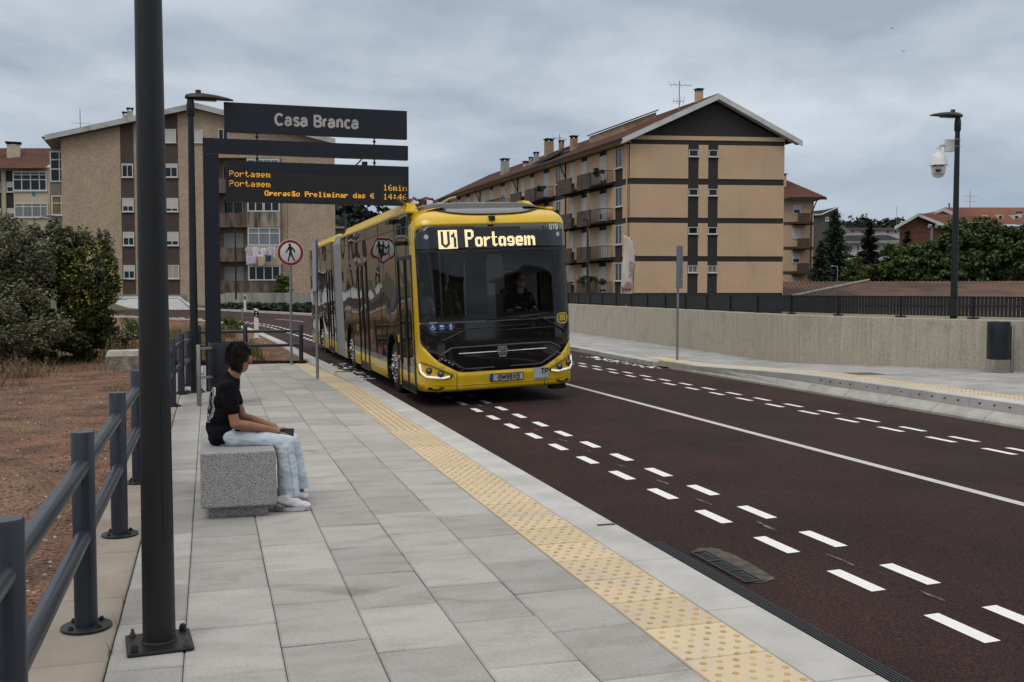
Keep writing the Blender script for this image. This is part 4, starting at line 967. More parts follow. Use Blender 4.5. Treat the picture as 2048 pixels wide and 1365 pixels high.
# black field split in three: destination band, windscreen, lower panel
npanel('front_panel', [(-glass_in, 1.35), (glass_in, 1.35), (glass_in, 1.02)]+rnd_poly([(1.08, .77), (.70, .555), (-.70, .555), (-1.08, .77)], .1)+[(-glass_in, 1.02)], .004, M_bk, .08)
dz0, dz1 = 2.44, ZG-.02
band = npanel('destination_band', rnd_poly([(-glass_in, dz0, 0), (-glass_in, dz1, .17), (glass_in, dz1, .17), (glass_in, dz0, 0)], .1), .004, M_bk, .08)
npanel('windscreen', [(-glass_in, 1.362), (-glass_in, dz0-.012), (glass_in, dz0-.012), (glass_in, 1.362)], .002, M_ws, .12, thick=0)
b = MB()
for zz_, hh in ((1.356, .012), (dz0-.006, .014)):
    for k in range(40):
        a, c = -Sg+2*Sg*k/40, -Sg+2*Sg*(k+1)/40; b.add([tuple(nose(a, zz_-hh, .006)), tuple(nose(c, zz_-hh, .006)), tuple(nose(c, zz_+hh, .006)), tuple(nose(a, zz_+hh, .006))], [(0, 1, 2, 3)])
for sg_ in (-1, 1):
    for k in range(30):
        za, zc = 1.36+(dz0-1.36)*k/30, 1.36+(dz0-1.36)*(k+1)/30; b.add([tuple(nose(sg_*Sg, za, .006)), tuple(nose(sg_*(Sg-.035), za, .006)), tuple(nose(sg_*(Sg-.035), zc, .006)), tuple(nose(sg_*Sg, zc, .006))], [(0, 1, 2, 3)])
b.build('windscreen_seal', M_bks, bus)
# destination letters as lit dots
PXB = {'P': ['######.', '#######', '##...##', '##...##', '##...##', '##...##', '######.', '#####..', '##.....', '##.....', '##.....', '##.....', '##.....', '##.....'],
 'o': ['.####.', '######', '##..##', '##..##', '##..##', '##..##', '######', '.####.'], 'r': ['##.##', '#####', '###..', '##...', '##...', '##...', '##...', '##...'], 't': ['.##..', '.##..', '.##..', '.##..', '#####', '.##..', '.##..', '.##..', '.##..', '.##..', '.####', '..##.'],
 'a': ['.####.', '######', '##..##', '##..##', '##..##', '##..##', '######', '.##.##'], 'g': ['.####.', '######', '##..##', '##..##', '.#####', '....##', '######', '.####.'], 'e': ['.####.', '######', '##..##', '######', '######', '##....', '######', '.####.'], 'm': ['##.##.##.', '#########', '##.##.###', '##.##..##', '##.##..##', '##.##..##', '##.##..##', '##.##..##']}
def dots(word, x0, x1, zb, ph, pw, mb):
    x = x0
    for ch in word:
        rows_ = PXB[ch]; n = len(rows_)
        for j, row in enumerate(rows_):
            for i, c_ in enumerate(row):
                if c_ == '#':
                    xa, z = x+i*pw, zb+(n-1-j)*ph; e = .46; 
                    mb.add([tuple(nose(s_x(xa-pw*.5), z-ph*e, .0065)), tuple(nose(s_x(xa+pw*.5), z-ph*e, .0065)), tuple(nose(s_x(xa+pw*.5), z+ph*e, .0065)), tuple(nose(s_x(xa-pw*.5), z+ph*e, .0065))], [(0, 1, 2, 3)])
        x += (len(rows_[0])+.9)*pw
    return x
b = MB(); zb_d = 2.495
dots('Portagem', -.475, 0, zb_d, .0193, 1.155/55.5, b)
U1 = ['##############', '##...####...##', '##...####...##', '#....####.1...', '#....####..1..', '##...####..1..', '##...####..1..']
ru = 15; cu_ = 15
b.build('destination_lettering', M_destled, band); b = MB()
pic = ['###############', '##..###..######', '##..###..###.##', '##..###..##..##', '##..###..#...##', '##..###..#...##', '##..###..###..#', '##..###..###..#', '##..###..###..#', '##..###..###..#', '##..###..###..#', '##...#...###..#', '###.....####..#', '####...#####..#', '###############']
for j, row in enumerate(pic):
    for i, c_ in enumerate(row):
        if c_ == '#':
            xa, z = -.905+i*.0203, 2.475+(14-j)*.0193
            b.add([tuple(nose(s_x(xa-.01015), z-.0089, .0065)), tuple(nose(s_x(xa+.01015), z-.0089, .0065)), tuple(nose(s_x(xa+.01015), z+.0089, .0065)), tuple(nose(s_x(xa-.01015), z+.0089, .0065))], [(0, 1, 2, 3)])
b.build('destination_lettering', M_destled, band)
b = MB(); b.add([tuple(nose(s_x(x), z, .0052)) for x, z in ((-1.2, 2.46), (-.8, 2.46), (-.4, 2.46), (0, 2.46), (.4, 2.46), (.86, 2.46), (.86, 2.79), (.4, 2.79), (0, 2.79), (-.4, 2.79), (-.8, 2.79), (-1.2, 2.79))], [(0, 1, 10, 11), (1, 2, 9, 10), (2, 3, 8, 9), (3, 4, 7, 8), (4, 5, 6, 7)]); b.build('destination_screen', mat('matrix_grey', (.022, .023, .026), .25, vs=300, det=0), band)
M_btxt = mat('bus_letter_white', (.72, .72, .72), .5)
b = MB(); stroke_text(b, '019', lambda a, z, d: nose(s_x(1.03+a), 2.735+z, .0075-d), .078, .125, gap=.16); b.build('fleet_number', M_btxt, band)
for xx, zz_ in ((-1.10, 2.66), (1.10, 2.655)):
    b = MB(); b.add([tuple(nose(s_x(xx+.035*cos(q*pi/8)), zz_+.037*sin(q*pi/8), .007)) for q in range(16)], [tuple(range(16))]); b.build('round_sensor', mat('sensor_white', (.5, .52, .55), .3), band)
# emblem pieces on the lower panel
def npoly(name, pts, off, m, par, n=1):
    b = MB(); b.add([tuple(nose(s_x(x), z, off)) for x, z in pts], [tuple(range(len(pts)))]); return b.build(name, m, par)
def nline(name, pts, r, m, par, off=.012, rn=6):
    b = MB(); P_ = []
    for i in range(len(pts)-1):
        for k in range(8): t = k/8; P_.append(nose(s_x(pts[i][0]+(pts[i+1][0]-pts[i][0])*t), pts[i][1]+(pts[i+1][1]-pts[i][1])*t, off))
    P_.append(nose(s_x(pts[-1][0]), pts[-1][1], off)); b.sweep(P_, r, rn); return b.build(name, m, par, smooth=60)
fp = thing; fpan = [o for o in bus.children if o.name.startswith('front_panel')][0]
M_trim = mat('grey_trim', (.055, .056, .062), .3, vs=9)
nline('grille_frame', [(-.98, .83), (-.80, .935), (.83, .945), (1.02, .84)], .017, M_trim, fpan)
nline('grille_frame', [(-.93, .775), (-.60, .60), (-.12, .602)], .012, M_trim, fpan); nline('grille_frame', [(.96, .785), (.66, .61), (.15, .606)], .012, M_trim, fpan)
nline('grille_panel_edge', [(-1.24, 1.19), (0, 1.178), (1.24, 1.19)], .004, M_trim, fpan, off=.007)
nline('chrome_bar', [(-.70, .84), (.76, .85)], .012, M_chrome, fpan, off=.02); nline('chrome_bar', [(-.62, .80), (-.06, .803)], .006, M_trim, fpan, off=.016)
b = MB(); q_ = [(-.055, .93), (-.02, .945), (.02, .945), (.055, .93)]
for (x0, z0, x1, z1) in ((-.075, .90, .075, .935), (-.085, .865, -.03, .895), (.03, .865, .085, .895), (-.02, .80, .02, .90), (-.075, .80, -.03, .855), (.03, .80, .075, .855), (-.06, .765, .06, .79)):
    b.add([tuple(nose(s_x(.02+x), z-.01, o_)) for o_ in (.01, .034) for x, z in ((x0, z0), (x1, z0), (x1, z1), (x0, z1))], [(0, 3, 2, 1), (4, 5, 6, 7), (0, 1, 5, 4), (1, 2, 6, 5), (2, 3, 7, 6), (3, 0, 4, 7)])
b.build('emblem', M_chrome, fpan, bevel=.004)
for sg_ in (-1, 1):
    for k in range(4):
        xx, zz_ = sg_*(.965-.055*k), .775-.032*k; b = MB(); p = nose(s_x(xx), zz_, .006); b.lathe([(.014, 0), (.013, .008), (.007, .014), (.001, .015)], (0, 0, 0), 10, axis='y'); b.v = [V((p.x+q.x, p.y-(q.y), p.z+q.z)) for q in b.v]; b.build('marker_light', M_chrome, fpan, smooth=60)
M_blue = mat('icon_blue', (.012, .055, .22), .4)
icons = [(-1.085, [[(-6, 40, 7), (-4, 8, 8), (30, 6, 7), (44, -34, 7), (62, -30, 6)], [(-4, 28, 6), (26, 26, 6)]], [(-8, 60, 11)], True), (-.945, [[(-40, 6, 6), (40, 6, 6)], [(-34, 20, 18), (8, 26, 20)], [(42, 6, 4), (58, 34, 5)]], [(-22, -40, 13), (26, -40, 13)], False), (-.805, [[(0, 40, 14), (0, 2, 13)], [(-12, 40, 7), (-30, 0, 5)], [(12, 40, 7), (32, 4, 5)], [(-6, 0, 8), (-12, -66, 7)], [(6, 0, 8), (12, -66, 7)], [(36, 2, 3), (38, -66, 3)]], [(0, 66, 13)], False)]
for xx, st_, hd_, wheel_ in icons:
    zz_ = 1.268; ic = npoly('access_symbol', [(xx+.063*cos(q*pi/14), zz_+.063*sin(q*pi/14)) for q in range(28)], .0065, M_blue, fpan)
    b = MB(); kq = .063/100; fig(b, lambda a, z, y: tuple(nose(s_x(xx+a*kq), zz_+z*kq, .008-y)), st_, hd_, 0.0)
    if wheel_:
        for q in range(14):
            a0, a1 = radians(100+q*17), radians(100+(q+1)*17); b.add([tuple(nose(s_x(xx+(4+r*cos(a))*kq), zz_+(-22+r*sin(a))*kq, .0078)) for a, r in ((a0, 30), (a0, 42), (a1, 42), (a1, 30))], [(0, 1, 2, 3)])
    b.build('symbol', M_btxt, ic)
lx, lz = 1.085, 1.315; M_lgy = mat('logo_yellow', (.65, .45, .01), .4)
def rr_pts(w, h, r): return rnd_poly([(lx-w, lz-h), (lx+w, lz-h), (lx+w, lz+h), (lx-w, lz+h)], r, 6)
b = MB(); O_, I_ = rr_pts(.105, .088, .085), rr_pts(.084, .066, .064); n_ = len(O_)
b.add([tuple(nose(s_x(x), z, .0065)) for x, z in O_+I_], [(i, (i+1) % n_, n_+(i+1) % n_, n_+i) for i in range(n_)]); stroke_text(b, 'm', lambda a, z, d: nose(s_x(lx+a), lz-.04+z, .0075-d), .11, .15); b.build('operator_logo', M_lgy, fpan)
# wipers
for pts, (bx0, bz0) in (([(-.05, 1.235), (-.55, 1.225)], (-.05, 1.235)), ([(-.50, 1.225), (-.93, 1.06)], None), ([(-.75, 1.24), (.45, 1.255)], None), ([(-.25, 1.345), (.78, 1.40)], None), ([(.60, 1.375), (1.12, 1.10)], None)) if False else ():
    pass
def wiper(pts, blade):
    w_ = nline('wiper_arm', pts, .011, M_bks, bus, off=.035); nline('wiper_blade', blade, .008, M_blk, w_, off=.022)
wiper([(-.10, 1.235), (-.52, 1.225), (-.95, 1.055)], [(-.72, 1.225), (.48, 1.245)]); wiper([(.33, 1.355), (.62, 1.385), (1.13, 1.10)], [(-.22, 1.352), (.85, 1.405)])
# bumper trim, seams, headlights, fog lights, plates
for sg_, hl in ((-1, hlL), (1, hlR)):
    h_ = npoly('headlight', hl, .008, M_bk, bus)
    st_ = [(sg_*1.272, .70), (sg_*1.262, .575), (sg_*1.20, .505), (sg_*.95, .478), (sg_*.85, .497)]
    P_ = []; b = MB()
    for i in range(len(st_)-1):
        for k in range(6): t = k/6; P_.append((st_[i][0]+(st_[i+1][0]-st_[i][0])*t, st_[i][1]+(st_[i+1][1]-st_[i][1])*t))
    P_.append(st_[-1]); b.sweep([nose(s_x(x), z, .012) for x, z in P_], [.0145]*len(P_), 8); b.build('daylight_strip', M_drl, h_, smooth=60)
    for lxx, lzz, lr_ in ((1.165, .60, .042), (.995, .545, .042)):
        b = MB(); p = nose(s_x(sg_*lxx), lzz, .012); b.lathe([(lr_*1.25, 0), (lr_*1.25, .012), (lr_, .016), (lr_*.9, .006)], (0, 0, 0), 14, axis='y'); b.v = [V((p.x+q.x, p.y-q.y, p.z+q.z)) for q in b.v]; b.build('lens_ring', M_trim, h_, smooth=30)
        b = MB(); b.lathe([(lr_*.9, .006), (lr_*.7, .022), (.001, .03)], (0, 0, 0), 14, axis='y'); b.v = [V((p.x+q.x, p.y-q.y, p.z+q.z)) for q in b.v]; b.build('lens', mat('lens_glass', (.10, .11, .12), .05, coat=1), h_, smooth=60)
    nline('headlight_trim', [(sg_*1.265, .728), (sg_*1.18, .70), (sg_*.80, .517)], .008, mat('copper_trim', (.16, .09, .06), .35, metal=.5), h_, off=.012)
    nline('panel_seam', [(sg_*.735, .56), (sg_*.737, .265)], .0045, M_blk, bus, off=.001)
    nline('bumper_crease', [(sg_*.74, .362), (sg_*1.1, .375)], .004, M_byd, bus, off=.001)
    b = MB(); b.add([tuple(nose(s_x(sg_*x), z, .006)) for x, z in ((1.20, .305), (1.08, .283), (.99, .29), (.93, .335), (1.0, .345), (1.17, .34))], [(0, 1, 2, 3, 4, 5)]); b.build('fog_light', M_bks, bus)
nline('bumper_crease', [(-.73, .352), (.73, .352)], .006, M_byd, bus, off=.001)
pt_ = npoly('number_plate', [(-.185, .385), (.355, .385), (.355, .492), (-.185, .492)], .012, mat('plate_white', (.56, .57, .58), .4), bus)
b = MB(); stroke_text(b, '-BM98XB', lambda a, z, d: nose(s_x(.105+a), .403+z, .0145-d), .072, .10, gap=.16); b.build('plate_lettering', M_sblk, pt_)
npoly('plate_band', [(-.185, .385), (-.14, .385), (-.14, .492), (-.185, .492)], .0135, mat('plate_blue', (.02, .10, .42), .4), pt_); nline('plate_frame', [(-.19, .382), (.36, .382), (.36, .495), (-.19, .495), (-.19, .382)], .005, M_bks, pt_, off=.012)
tp_ = npoly('paper_notice', [(.54, .365), (.80, .365), (.80, .555), (.54, .555)], .011, mat('notice_white', (.58, .57, .60), .5), bus)
b = MB(); stroke_text(b, 'TP', lambda a, z, d: nose(s_x(.727+a), .455+z, .0125-d), .078, .11, gap=.14)
for k in range(9): b.add([tuple(nose(s_x(.555+.026*k+x), z, .0122)) for x, z in ((0, .376), (.018, .376), (.018, .387), (0, .387))], [(0, 1, 2, 3)])
b.build('notice_lettering', M_sblk, tp_)
# roof: dark sloping cowl, camera, equipment, fairings
def capsurf(s, a, off=0.0):
    p, nn = pat(s); front = max(0, min(1, 1-p.y/.62))**.5 if p.y < .62 else 0; ins = (.30+.42*front)*(1-cos(radians(a)))
    return V((p.x-nn.x*(ins-off*cos(radians(a))), p.y-nn.y*(ins-off*cos(radians(a)))+lean(ZG+.03)*front+.06*front*sin(radians(a)), ZG+.03+(ZT-ZG-.03)*sin(radians(a))+off*sin(radians(a))))
b = MB(); n = 36; rows = [[] for _ in range(9)]
for k in range(n+1):
    x = -1.08+2.16*k/n; s_ = s_x(max(-1.2, min(1.2, x*1.04))); a_lo = 27+56*abs(x/1.08)**3.2
    for j in range(6): q = capsurf(s_, a_lo+(90-a_lo)*j/5, .010); rows[j].append((q.x, q.y, q.z))
    e = rows[5][-1]; w_ = 1-abs(x/1.08)**6
    rows[6].append((x*1.0, 1.0, ZT+.012+.085*w_)); rows[7].append((x, 1.34, ZT+.012+.125*w_)); rows[8].append((x, 1.38, ZT-.03))
vs = sum(rows, []); b.add(vs, [(i*(n+1)+k, i*(n+1)+k+1, (i+1)*(n+1)+k+1, (i+1)*(n+1)+k) for i in range(8) for k in range(n)])
b.build('roof_cowl', mat('cowl_grey', (.060, .062, .068), .26, vs=4, coat=.3), bus, smooth=60)
b = MB(); b.sweep([V(q)+V((0, -.002, -.002)) for q in rows[0]], .016, 6); b.build('cowl_edge', M_bks, bus, smooth=60)
p = nose(0, 2.93, .0); b = MB(); b.box(-.065, p.y-.03, 2.895, .035, p.y+.08, 2.965); b.build('front_camera', M_bks, bus, bevel=.008)
for sg_ in (-1, 1):
    b = MB(); xo, xi = sg_*1.20, sg_*.98; 
    sec = [(xo, 3.09), (xo, 3.11), (sg_*1.10, 3.305), (xi, 3.315), (xi, 3.09)]
    ys2 = [(1.25, .2), (1.65, .97), (1.8, 1), (9.3, 1.0), (9.42, .98)]
    vs = []
    for yy, k in ys2: vs += [(x, yy, 3.09+(z-3.09)*k) for x, z in sec]
    b.add(vs, [(i*5+k, i*5+(k+1) % 5, (i+1)*5+(k+1) % 5, (i+1)*5+k) for i in range(len(ys2)-1) for k in range(5)]+[(0, 1, 2, 3, 4), tuple(range(20, 25))]); fr_ = b.build('roof_fairing', M_byd, bus, bevel=.012)
    b = MB(); vs = []
    for yy in (11.2, 11.3, 17.0, 17.3): vs += [(x, yy, 3.07+(z-3.09)*(.95 if 11.25 < yy < 17.1 else .8)) for x, z in sec]
    b.add(vs, [(i*5+k, i*5+(k+1) % 5, (i+1)*5+(k+1) % 5, (i+1)*5+k) for i in range(3) for k in range(5)]+[(0, 1, 2, 3, 4), tuple(range(15, 20))]); b.build('roof_fairing', M_byd, bus, bevel=.012)
b = MB(); b.box(-.9, 1.9, 3.1, .9, 4.2, 3.26); b.box(-.9, 4.6, 3.1, .9, 8.8, 3.25); b.build('battery_pack', mat('battery_grey', (.05, .052, .055), .6, vs=6), bus, bevel=.02)
M_org = mat('cable_orange', (.28, .045, .014), .5, vs=9)
rb = random.Random(8)
for cx2, rr in ((-.93, .11), (-.70, .10)):
    for k in range(2):
        b = MB(); pts = [(cx2+rr*(1+.1*k)*cos(2*pi*q/18)*1.15, 1.65+.12*k+.06*sin(4*pi*q/18), 3.30+.02*k+.06*sin(2*pi*q/18)+.02*rb.uniform(-1, 1)) for q in range(18)]; pts.append(pts[0]); b.sweep(pts, .016, 6); b.build('power_cable', M_org, bus, smooth=60)
b = MB(); b.sweep([(-.82, 1.7, 3.15), (-.82, 1.7, 3.36), (-.74, 1.72, 3.38)], .025, 8); b.box(-1.0, 1.62, 3.2, -.5, 1.85, 3.25); b.box(-.86, 1.6, 3.25, -.76, 1.8, 3.34); b.build('coupler_frame', mat('frame_bronze', (.075, .065, .055), .6, metal=.3), bus)
b = MB(); b.sweep([(-.60, 1.6, 3.18), (-.50, 1.6, 3.28), (-.36, 1.6, 3.35), (-.24, 1.6, 3.375)], .022, 8); b.build('contact_horn', mat('horn_cream', (.42, .36, .22), .5), bus, smooth=60)
b = MB(); b.sweep([(-1.10, 1.62, 3.2), (-1.16, 1.62, 3.30), (-1.27, 1.62, 3.37)], .016, 8); b.lathe([(.022, -.02), (.022, .02)], (-1.28, 1.62, 3.375), 8); b.build('contact_horn', mat('horn_olive', (.16, .13, .05), .5), bus, smooth=60)
# flanks
def side(sg_, y0, y1, arches, front):
    X = sg_*HW
    def pan(name, poly, off, m, holes=(), step=.5):
        vs, fs = cdt(poly, step, holes); b = MB(); b.add([(X+sg_*off, y, z) for y, z in vs], fs); o = b.build(name, m, bus)
        me = o.data; fl = me.polygons[0].normal.x*sg_ < 0
        if fl: me.flip_normals()
        s2 = o.modifiers.new('thickness', 'SOLIDIFY'); s2.thickness = .02; s2.offset = -1; return o
    def arch_cut(z0, z1):
        """outline of a strip between z0 and z1 with round wheel openings cut from below"""
        return
    R = .60; zc = .47
    def strip(name, z0, z1, m, off=0.0):
        # polygons between arches
        xs_ = [y0]; pol = []
        def edge(c, sgn2):
            pts = []
            for k in range(13):
                z = z0+(z1-z0)*k/12; h = R*R-(z-zc)**2; pts.append((c+sgn2*sqrt(h) if h > 0 else c, z))
            return pts
        cuts = [c for c in arches if z0 < zc+R]
        cur = [(y0, z0), (y0, z1)]; 
        if z1 < zc+R:
            for c in cuts:
                e_ = edge(c, -1); pan(name, cur+e_[::-1], off, m); e2 = edge(c, 1); cur = e2[:]  # next strip starts at the rear edge (bottom to top)
            pan(name, cur+[(y1, z1), (y1, z0)], off, m)
        else:
            poly = [(y0, z1), (y1, z1), (y1, z0)]
            for c in cuts[::-1]:
                a = math.asin((z0-zc)/R); poly += [(c+R*cos(t), zc+R*sin(t)) for t in [a+(pi-2*a)*k/22 for k in range(23)]]
            poly.append((y0, z0)); pan(name, poly, off, m, step=.6)
    strip('skirt', .235, .515, M_by)
    strip('grey_band', .518, .62, M_bgrey, -.002)
    zt_ = 3.065 if front else 3.05
    strip('side_glass', .623, zt_, M_bside if sg_ < 0 else M_tint, -.004)
    b = MB(); n = 5
    b.box(min(X, X-sg_*.22), y0+.25 if front else y0, zt_+.002, max(X, X-sg_*.22), y1, zt_+.068); 
    if not front: b.box(min(X, X-sg_*.30), y0, 3.05, max(X, X-sg_*.30), y1, 3.11); 
    b.build('cant_rail', M_by, bus, bevel=.025)
    # joint lines of the glazing
    ys3 = ([.72, 2.02, 3.75, 5.35, 6.7, 7.95] if front else [11.45, 12.8, 14.2, 15.6, 16.6])
    b = MB()
    for yy in ys3: b.box(X-sg_*.01 if sg_ > 0 else X-.0015, yy-.006, .63, X+.0015 if sg_ > 0 else X+.01, yy+.006, zt_)
    b.box(min(X-sg_*.01, X+sg_*.0012), y0+.02, 2.858, max(X-sg_*.01, X+sg_*.0012), y1, 2.875); b.box(min(X-sg_*.01, X+sg_*.0012), y0+2.0 if front else y0, 2.02, max(X-sg_*.01, X+sg_*.0012), y1, 2.028)
    b.build('glazing_joint', M_bks, bus)
    for c in arches:
        b = MB(); n = 24
        for k in range(n):
            a, c2 = -.42+(pi+.84)*k/n, -.42+(pi+.84)*(k+1)/n
            b.add([(X+sg_*d_, c+r_*cos(t), zc+r_*sin(t)) for d_, r_, t in ((.006, R+.035, a), (.006, R-.0, a), (.006, R-.0, c2), (.006, R+.035, c2))], [(0, 1, 2, 3)])
            b.add([(X+sg_*.006, c+R*cos(a), zc+R*sin(a)), (X-sg_*.5, c+R*cos(a), zc+R*sin(a)), (X-sg_*.5, c+R*cos(c2), zc+R*sin(c2)), (X+sg_*.006, c+R*cos(c2), zc+R*sin(c2))], [(0, 1, 2, 3)])
        b.build('wheel_arch', M_bks, bus)
A1 = [2.66, 8.32]; A2 = [14.55]
for sg_ in (-1, 1): side(sg_, .60, LEN1, A1, True); side(sg_, 11.16, 17.45, A2, False)
# doors on the platform side
def door(y0, y1, zt_, bars):
    X = -HW; b = MB(); e = .016
    for yy, w in bars: b.box(X-e, yy-w, .24, X+.01, yy+w, zt_)
    b.box(X-e, y0, zt_-.06, X+.01, y1, zt_); b.box(X-e*.6, y0, .225, X+.01, y1, .345)
    d = b.build('door_frame', M_bks, bus); b = MB(); b.box(X-e*1.3, y0+.03, .205, X+.01, y1-.03, .222); b.build('door_sill', M_alu, d)
    ym = bars[len(bars)//2][0]
    b = MB(); b.sweep([(X-.03, ym-.09, 1.05), (X-.045, ym-.09, 1.08), (X-.045, ym-.09, 1.42), (X-.03, ym-.09, 1.45)], .012, 8); b.build('handle', M_bks, d, smooth=60)
door(.55, 1.80, 2.40, [(.575, .022), (1.17, .040), (1.775, .03)]); door(5.40, 6.66, 2.40, [(5.45, .05), (6.03, .028), (6.64, .025)]); door(11.55, 12.75, 2.38, [(11.58, .03), (12.15, .03), (12.72, .03)])
M_amb = mat('amber_lens', (.55, .13, .01), .3, coat=.5); M_yb = mat('door_button', (.72, .50, .01), .4)
for yy in (1.92, 6.95): b = MB(); b.box(-HW-.018, yy-.035, .96, -HW, yy+.035, 1.09); b.build('door_button', M_yb, bus, bevel=.01)
b = MB(); b.lathe([(.05, 0), (.045, .022), (.02, .03)], (0, 0, 0), 14, axis='x'); b.v = [V((-HW-q.x, 1.98+q.y, .69+q.z)) for q in b.v]; b.build('indicator', M_amb, bus, smooth=60)
for yy, zz_ in ((1.95, .30), (3.35, .29), (5.25, .29), (7.6, .30), (12.95, .31)):
    b = MB(); b.lathe([(.03, 0), (.026, .012)], (0, 0, 0), 10, axis='x'); b.v = [V((-HW-q.x, yy+q.y, zz_+q.z)) for q in b.v]; b.build('side_marker', M_amb, bus)
# mirror cameras on arms
for (x0, yy, zz_, dx, l) in ((-HW, 1.9, 3.02, -.10, .42), (-HW, 1.05, 2.61, -.17, .22), (HW, .9, 2.66, .17, .2)):
    b = MB(); b.box(min(x0, x0+dx), yy, zz_-.04, max(x0, x0+dx), yy+(l if abs(dx) < .12 else .1), zz_+.035); b.build('mirror_camera', M_bks, bus, bevel=.018)
# under frame and rear
b = MB(); b.box(-1.22, .5, .30, 1.22, 1.9, .5); b.box(-1.22, 3.4, .26, 1.22, 7.6, .5); b.box(-.6, 1.9, .35, .6, 17.2, .55); b.box(-1.2, 9.0, .3, 1.2, 13.8, .5); b.box(-1.2, 15.3, .3, 1.2, 17.4, .5); b.build('underframe', M_bks, bus)
b = MB(); b.box(.95, .38, .15, 1.22, .55, .24); b.build('tow_bracket', M_bks, bus, bevel=.01)
b = MB(); b.box(-HW+.01, 17.43, .3, HW-.01, 17.5, 3.08); b.build('rear_panel', M_bk, bus, bevel=.03)
b = MB(); b.box(-HW+.28, 11.16, 3.05, HW-.28, 17.4, 3.11); b.build('rear_roof', M_by, bus)
# bellows between the two cars
b = MB(); ring0 = [(-1.235, .20), (-1.235, 3.0), (-1.13, 3.18), (-.95, 3.24), (.95, 3.24), (1.13, 3.18), (1.235, 3.0), (1.235, .20)]; nf_ = 26; vs = []
for k in range(nf_+1):
    yy = 9.42+1.74*k/nf_; q = 1.0 if k % 2 else .974; vs += [(x*(1+(q-1)*1.0)*1.005, yy, .2+(z-.2)*(1-(1-q)*.7)) for x, z in ring0]
b.add(vs, [(i*8+k, i*8+k+1, (i+1)*8+k+1, (i+1)*8+k) for i in range(nf_) for k in range(7)]); b.build('bellows', M_bell, bus)
for yy in (9.42, 11.16):
    b = MB(); b.sweep([(x*1.0, yy, z) for x, z in ring0], .03, 6); b.build('bellows_ring', M_bell if yy > 10 else M_alu, bus)
# wheels
def wheel(sg_, c):
    X = sg_*(HW-.05); zc = .475
    w = bpy.data.objects.new('wheel', None); COL.objects.link(w); w.parent = bus; OFF[w.name] = V((0, 0, 0))
    prof_ = [(.28, .0), (.42, .004), (.462, .03), (.475, .06), (.475, .24), (.46, .28), (.28, .28)]
    b = MB(); b.lathe(prof_, (0, 0, 0), 40, axis='x'); b.v = [V((X-sg_*q.x, c+q.y, zc+q.z)) for q in b.v]; b.build('tyre', M_tyre, w, smooth=40)
    b = MB(); b.lathe([(.285, -.004), (.27, -.012), (.255, .0), (.245, .05), (.19, .015), (.175, -.02), (.12, -.04), (.08, -.05), (.075, -.075), (.001, -.08)], (0, 0, 0), 36, axis='x'); b.v = [V((X-sg_*q.x, c+q.y, zc+q.z)) for q in b.v]; b.build('rim', M_alu, w, smooth=35)
    b = MB()
    for k in range(10):
        a = 2*pi*k/10; b.lathe([(.02, -.005), (.02, -.03), (.012, -.045), (.001, -.046)], (0, .215*cos(a), .215*sin(a)), 8, axis='x')
    b.v = [V((X-sg_*q.x, c+q.y, zc+q.z)) for q in b.v]; b.build('wheel_nuts', M_chrome, w, smooth=40)
for sg_ in (-1, 1):
    for c in A1+A2: wheel(sg_, c)
# cab and saloon seen through the windscreen
b = MB(); b.box(-1.27, .45, .42, 1.27, 9.3, .46); b.box(-1.27, .3, .42, -1.24, .6, 1.3); b.build('floor', M_int, bus)
b = MB(); b.box(-1.24, .62, 2.86, 1.24, 9.3, 2.9); b.build('ceiling', M_int, bus)
b = MB(); b.box(-1.2, 7.2, .46, 1.2, 7.25, 2.86); b.build('bulkhead', M_int, bus)
b = MB(); pts = [(.26, 1.33), (.34, 1.40), (.62, 1.42), (.95, 1.36), (.95, 1.0), (.26, 1.0)]
b.prism(pts, -1.0, 1.18, lambda a, z, d: (d, a, z)); b.build('dashboard', M_int, bus, bevel=.02)
b = MB(); b.box(.02, .72, 1.36, .28, .86, 1.72); b.build('ticket_machine', M_bks, bus, bevel=.02)
b = MB(); b.box(.08, 1.72, .46, 1.22, 1.75, 1.30); b.box(.95, 1.74, 1.30, 1.22, 1.77, 2.4); b.box(.30, 1.74, 1.30, .95, 1.77, 2.4); b.build('cab_partition', M_intg, bus)
b = MB(); n = 24; cwx, cwy, cwz = .72, .85, 1.47
b.sweep([(cwx+.21*cos(2*pi*k/n), cwy-.19*sin(2*pi*k/n)*.8, cwz+.19*sin(2*pi*k/n)*-.45) for k in range(n+1)], .014, 8); b.tube((cwx, cwy, cwz), (cwx, cwy-.05, cwz-.35), .03); b.build('steering_wheel', M_bks, bus, smooth=60)
b = MB(); b.box(.46, 1.42, 1.05, .98, 1.58, 1.80); b.box(.55, 1.44, 1.78, .89, 1.56, 2.08); b.box(.46, 1.0, .98, .98, 1.5, 1.10); b.build('driver_seat', M_bks, bus, bevel=.05, seg=3)
for xx, yy in ((-1.05, 1.9), (-.45, 2.2), (-.45, 4.2), (.35, 3.6), (-.9, 5.3)):
    b = MB(); b.tube((xx, yy, .46), (xx, yy, 2.86), .018); b.build('grab_pole', M_alu, bus, smooth=60)
for xx, yy in ((-.95, 2.75), (-.95, 3.6), (.75, 3.2), (.75, 4.1)):
    b = MB(); b.box(xx-.22, yy-.05, 1.0, xx+.22, yy+.02, 1.72); b.box(xx-.22, yy-.42, .86, xx+.22, yy, .95); b.build('passenger_seat', M_intg if yy < 3 else M_int, bus, bevel=.03)
b = MB(); b.box(-.45, .75, 2.28, .05, .80, 2.42); b.build('mirror_box', M_bks, bus, bevel=.02)
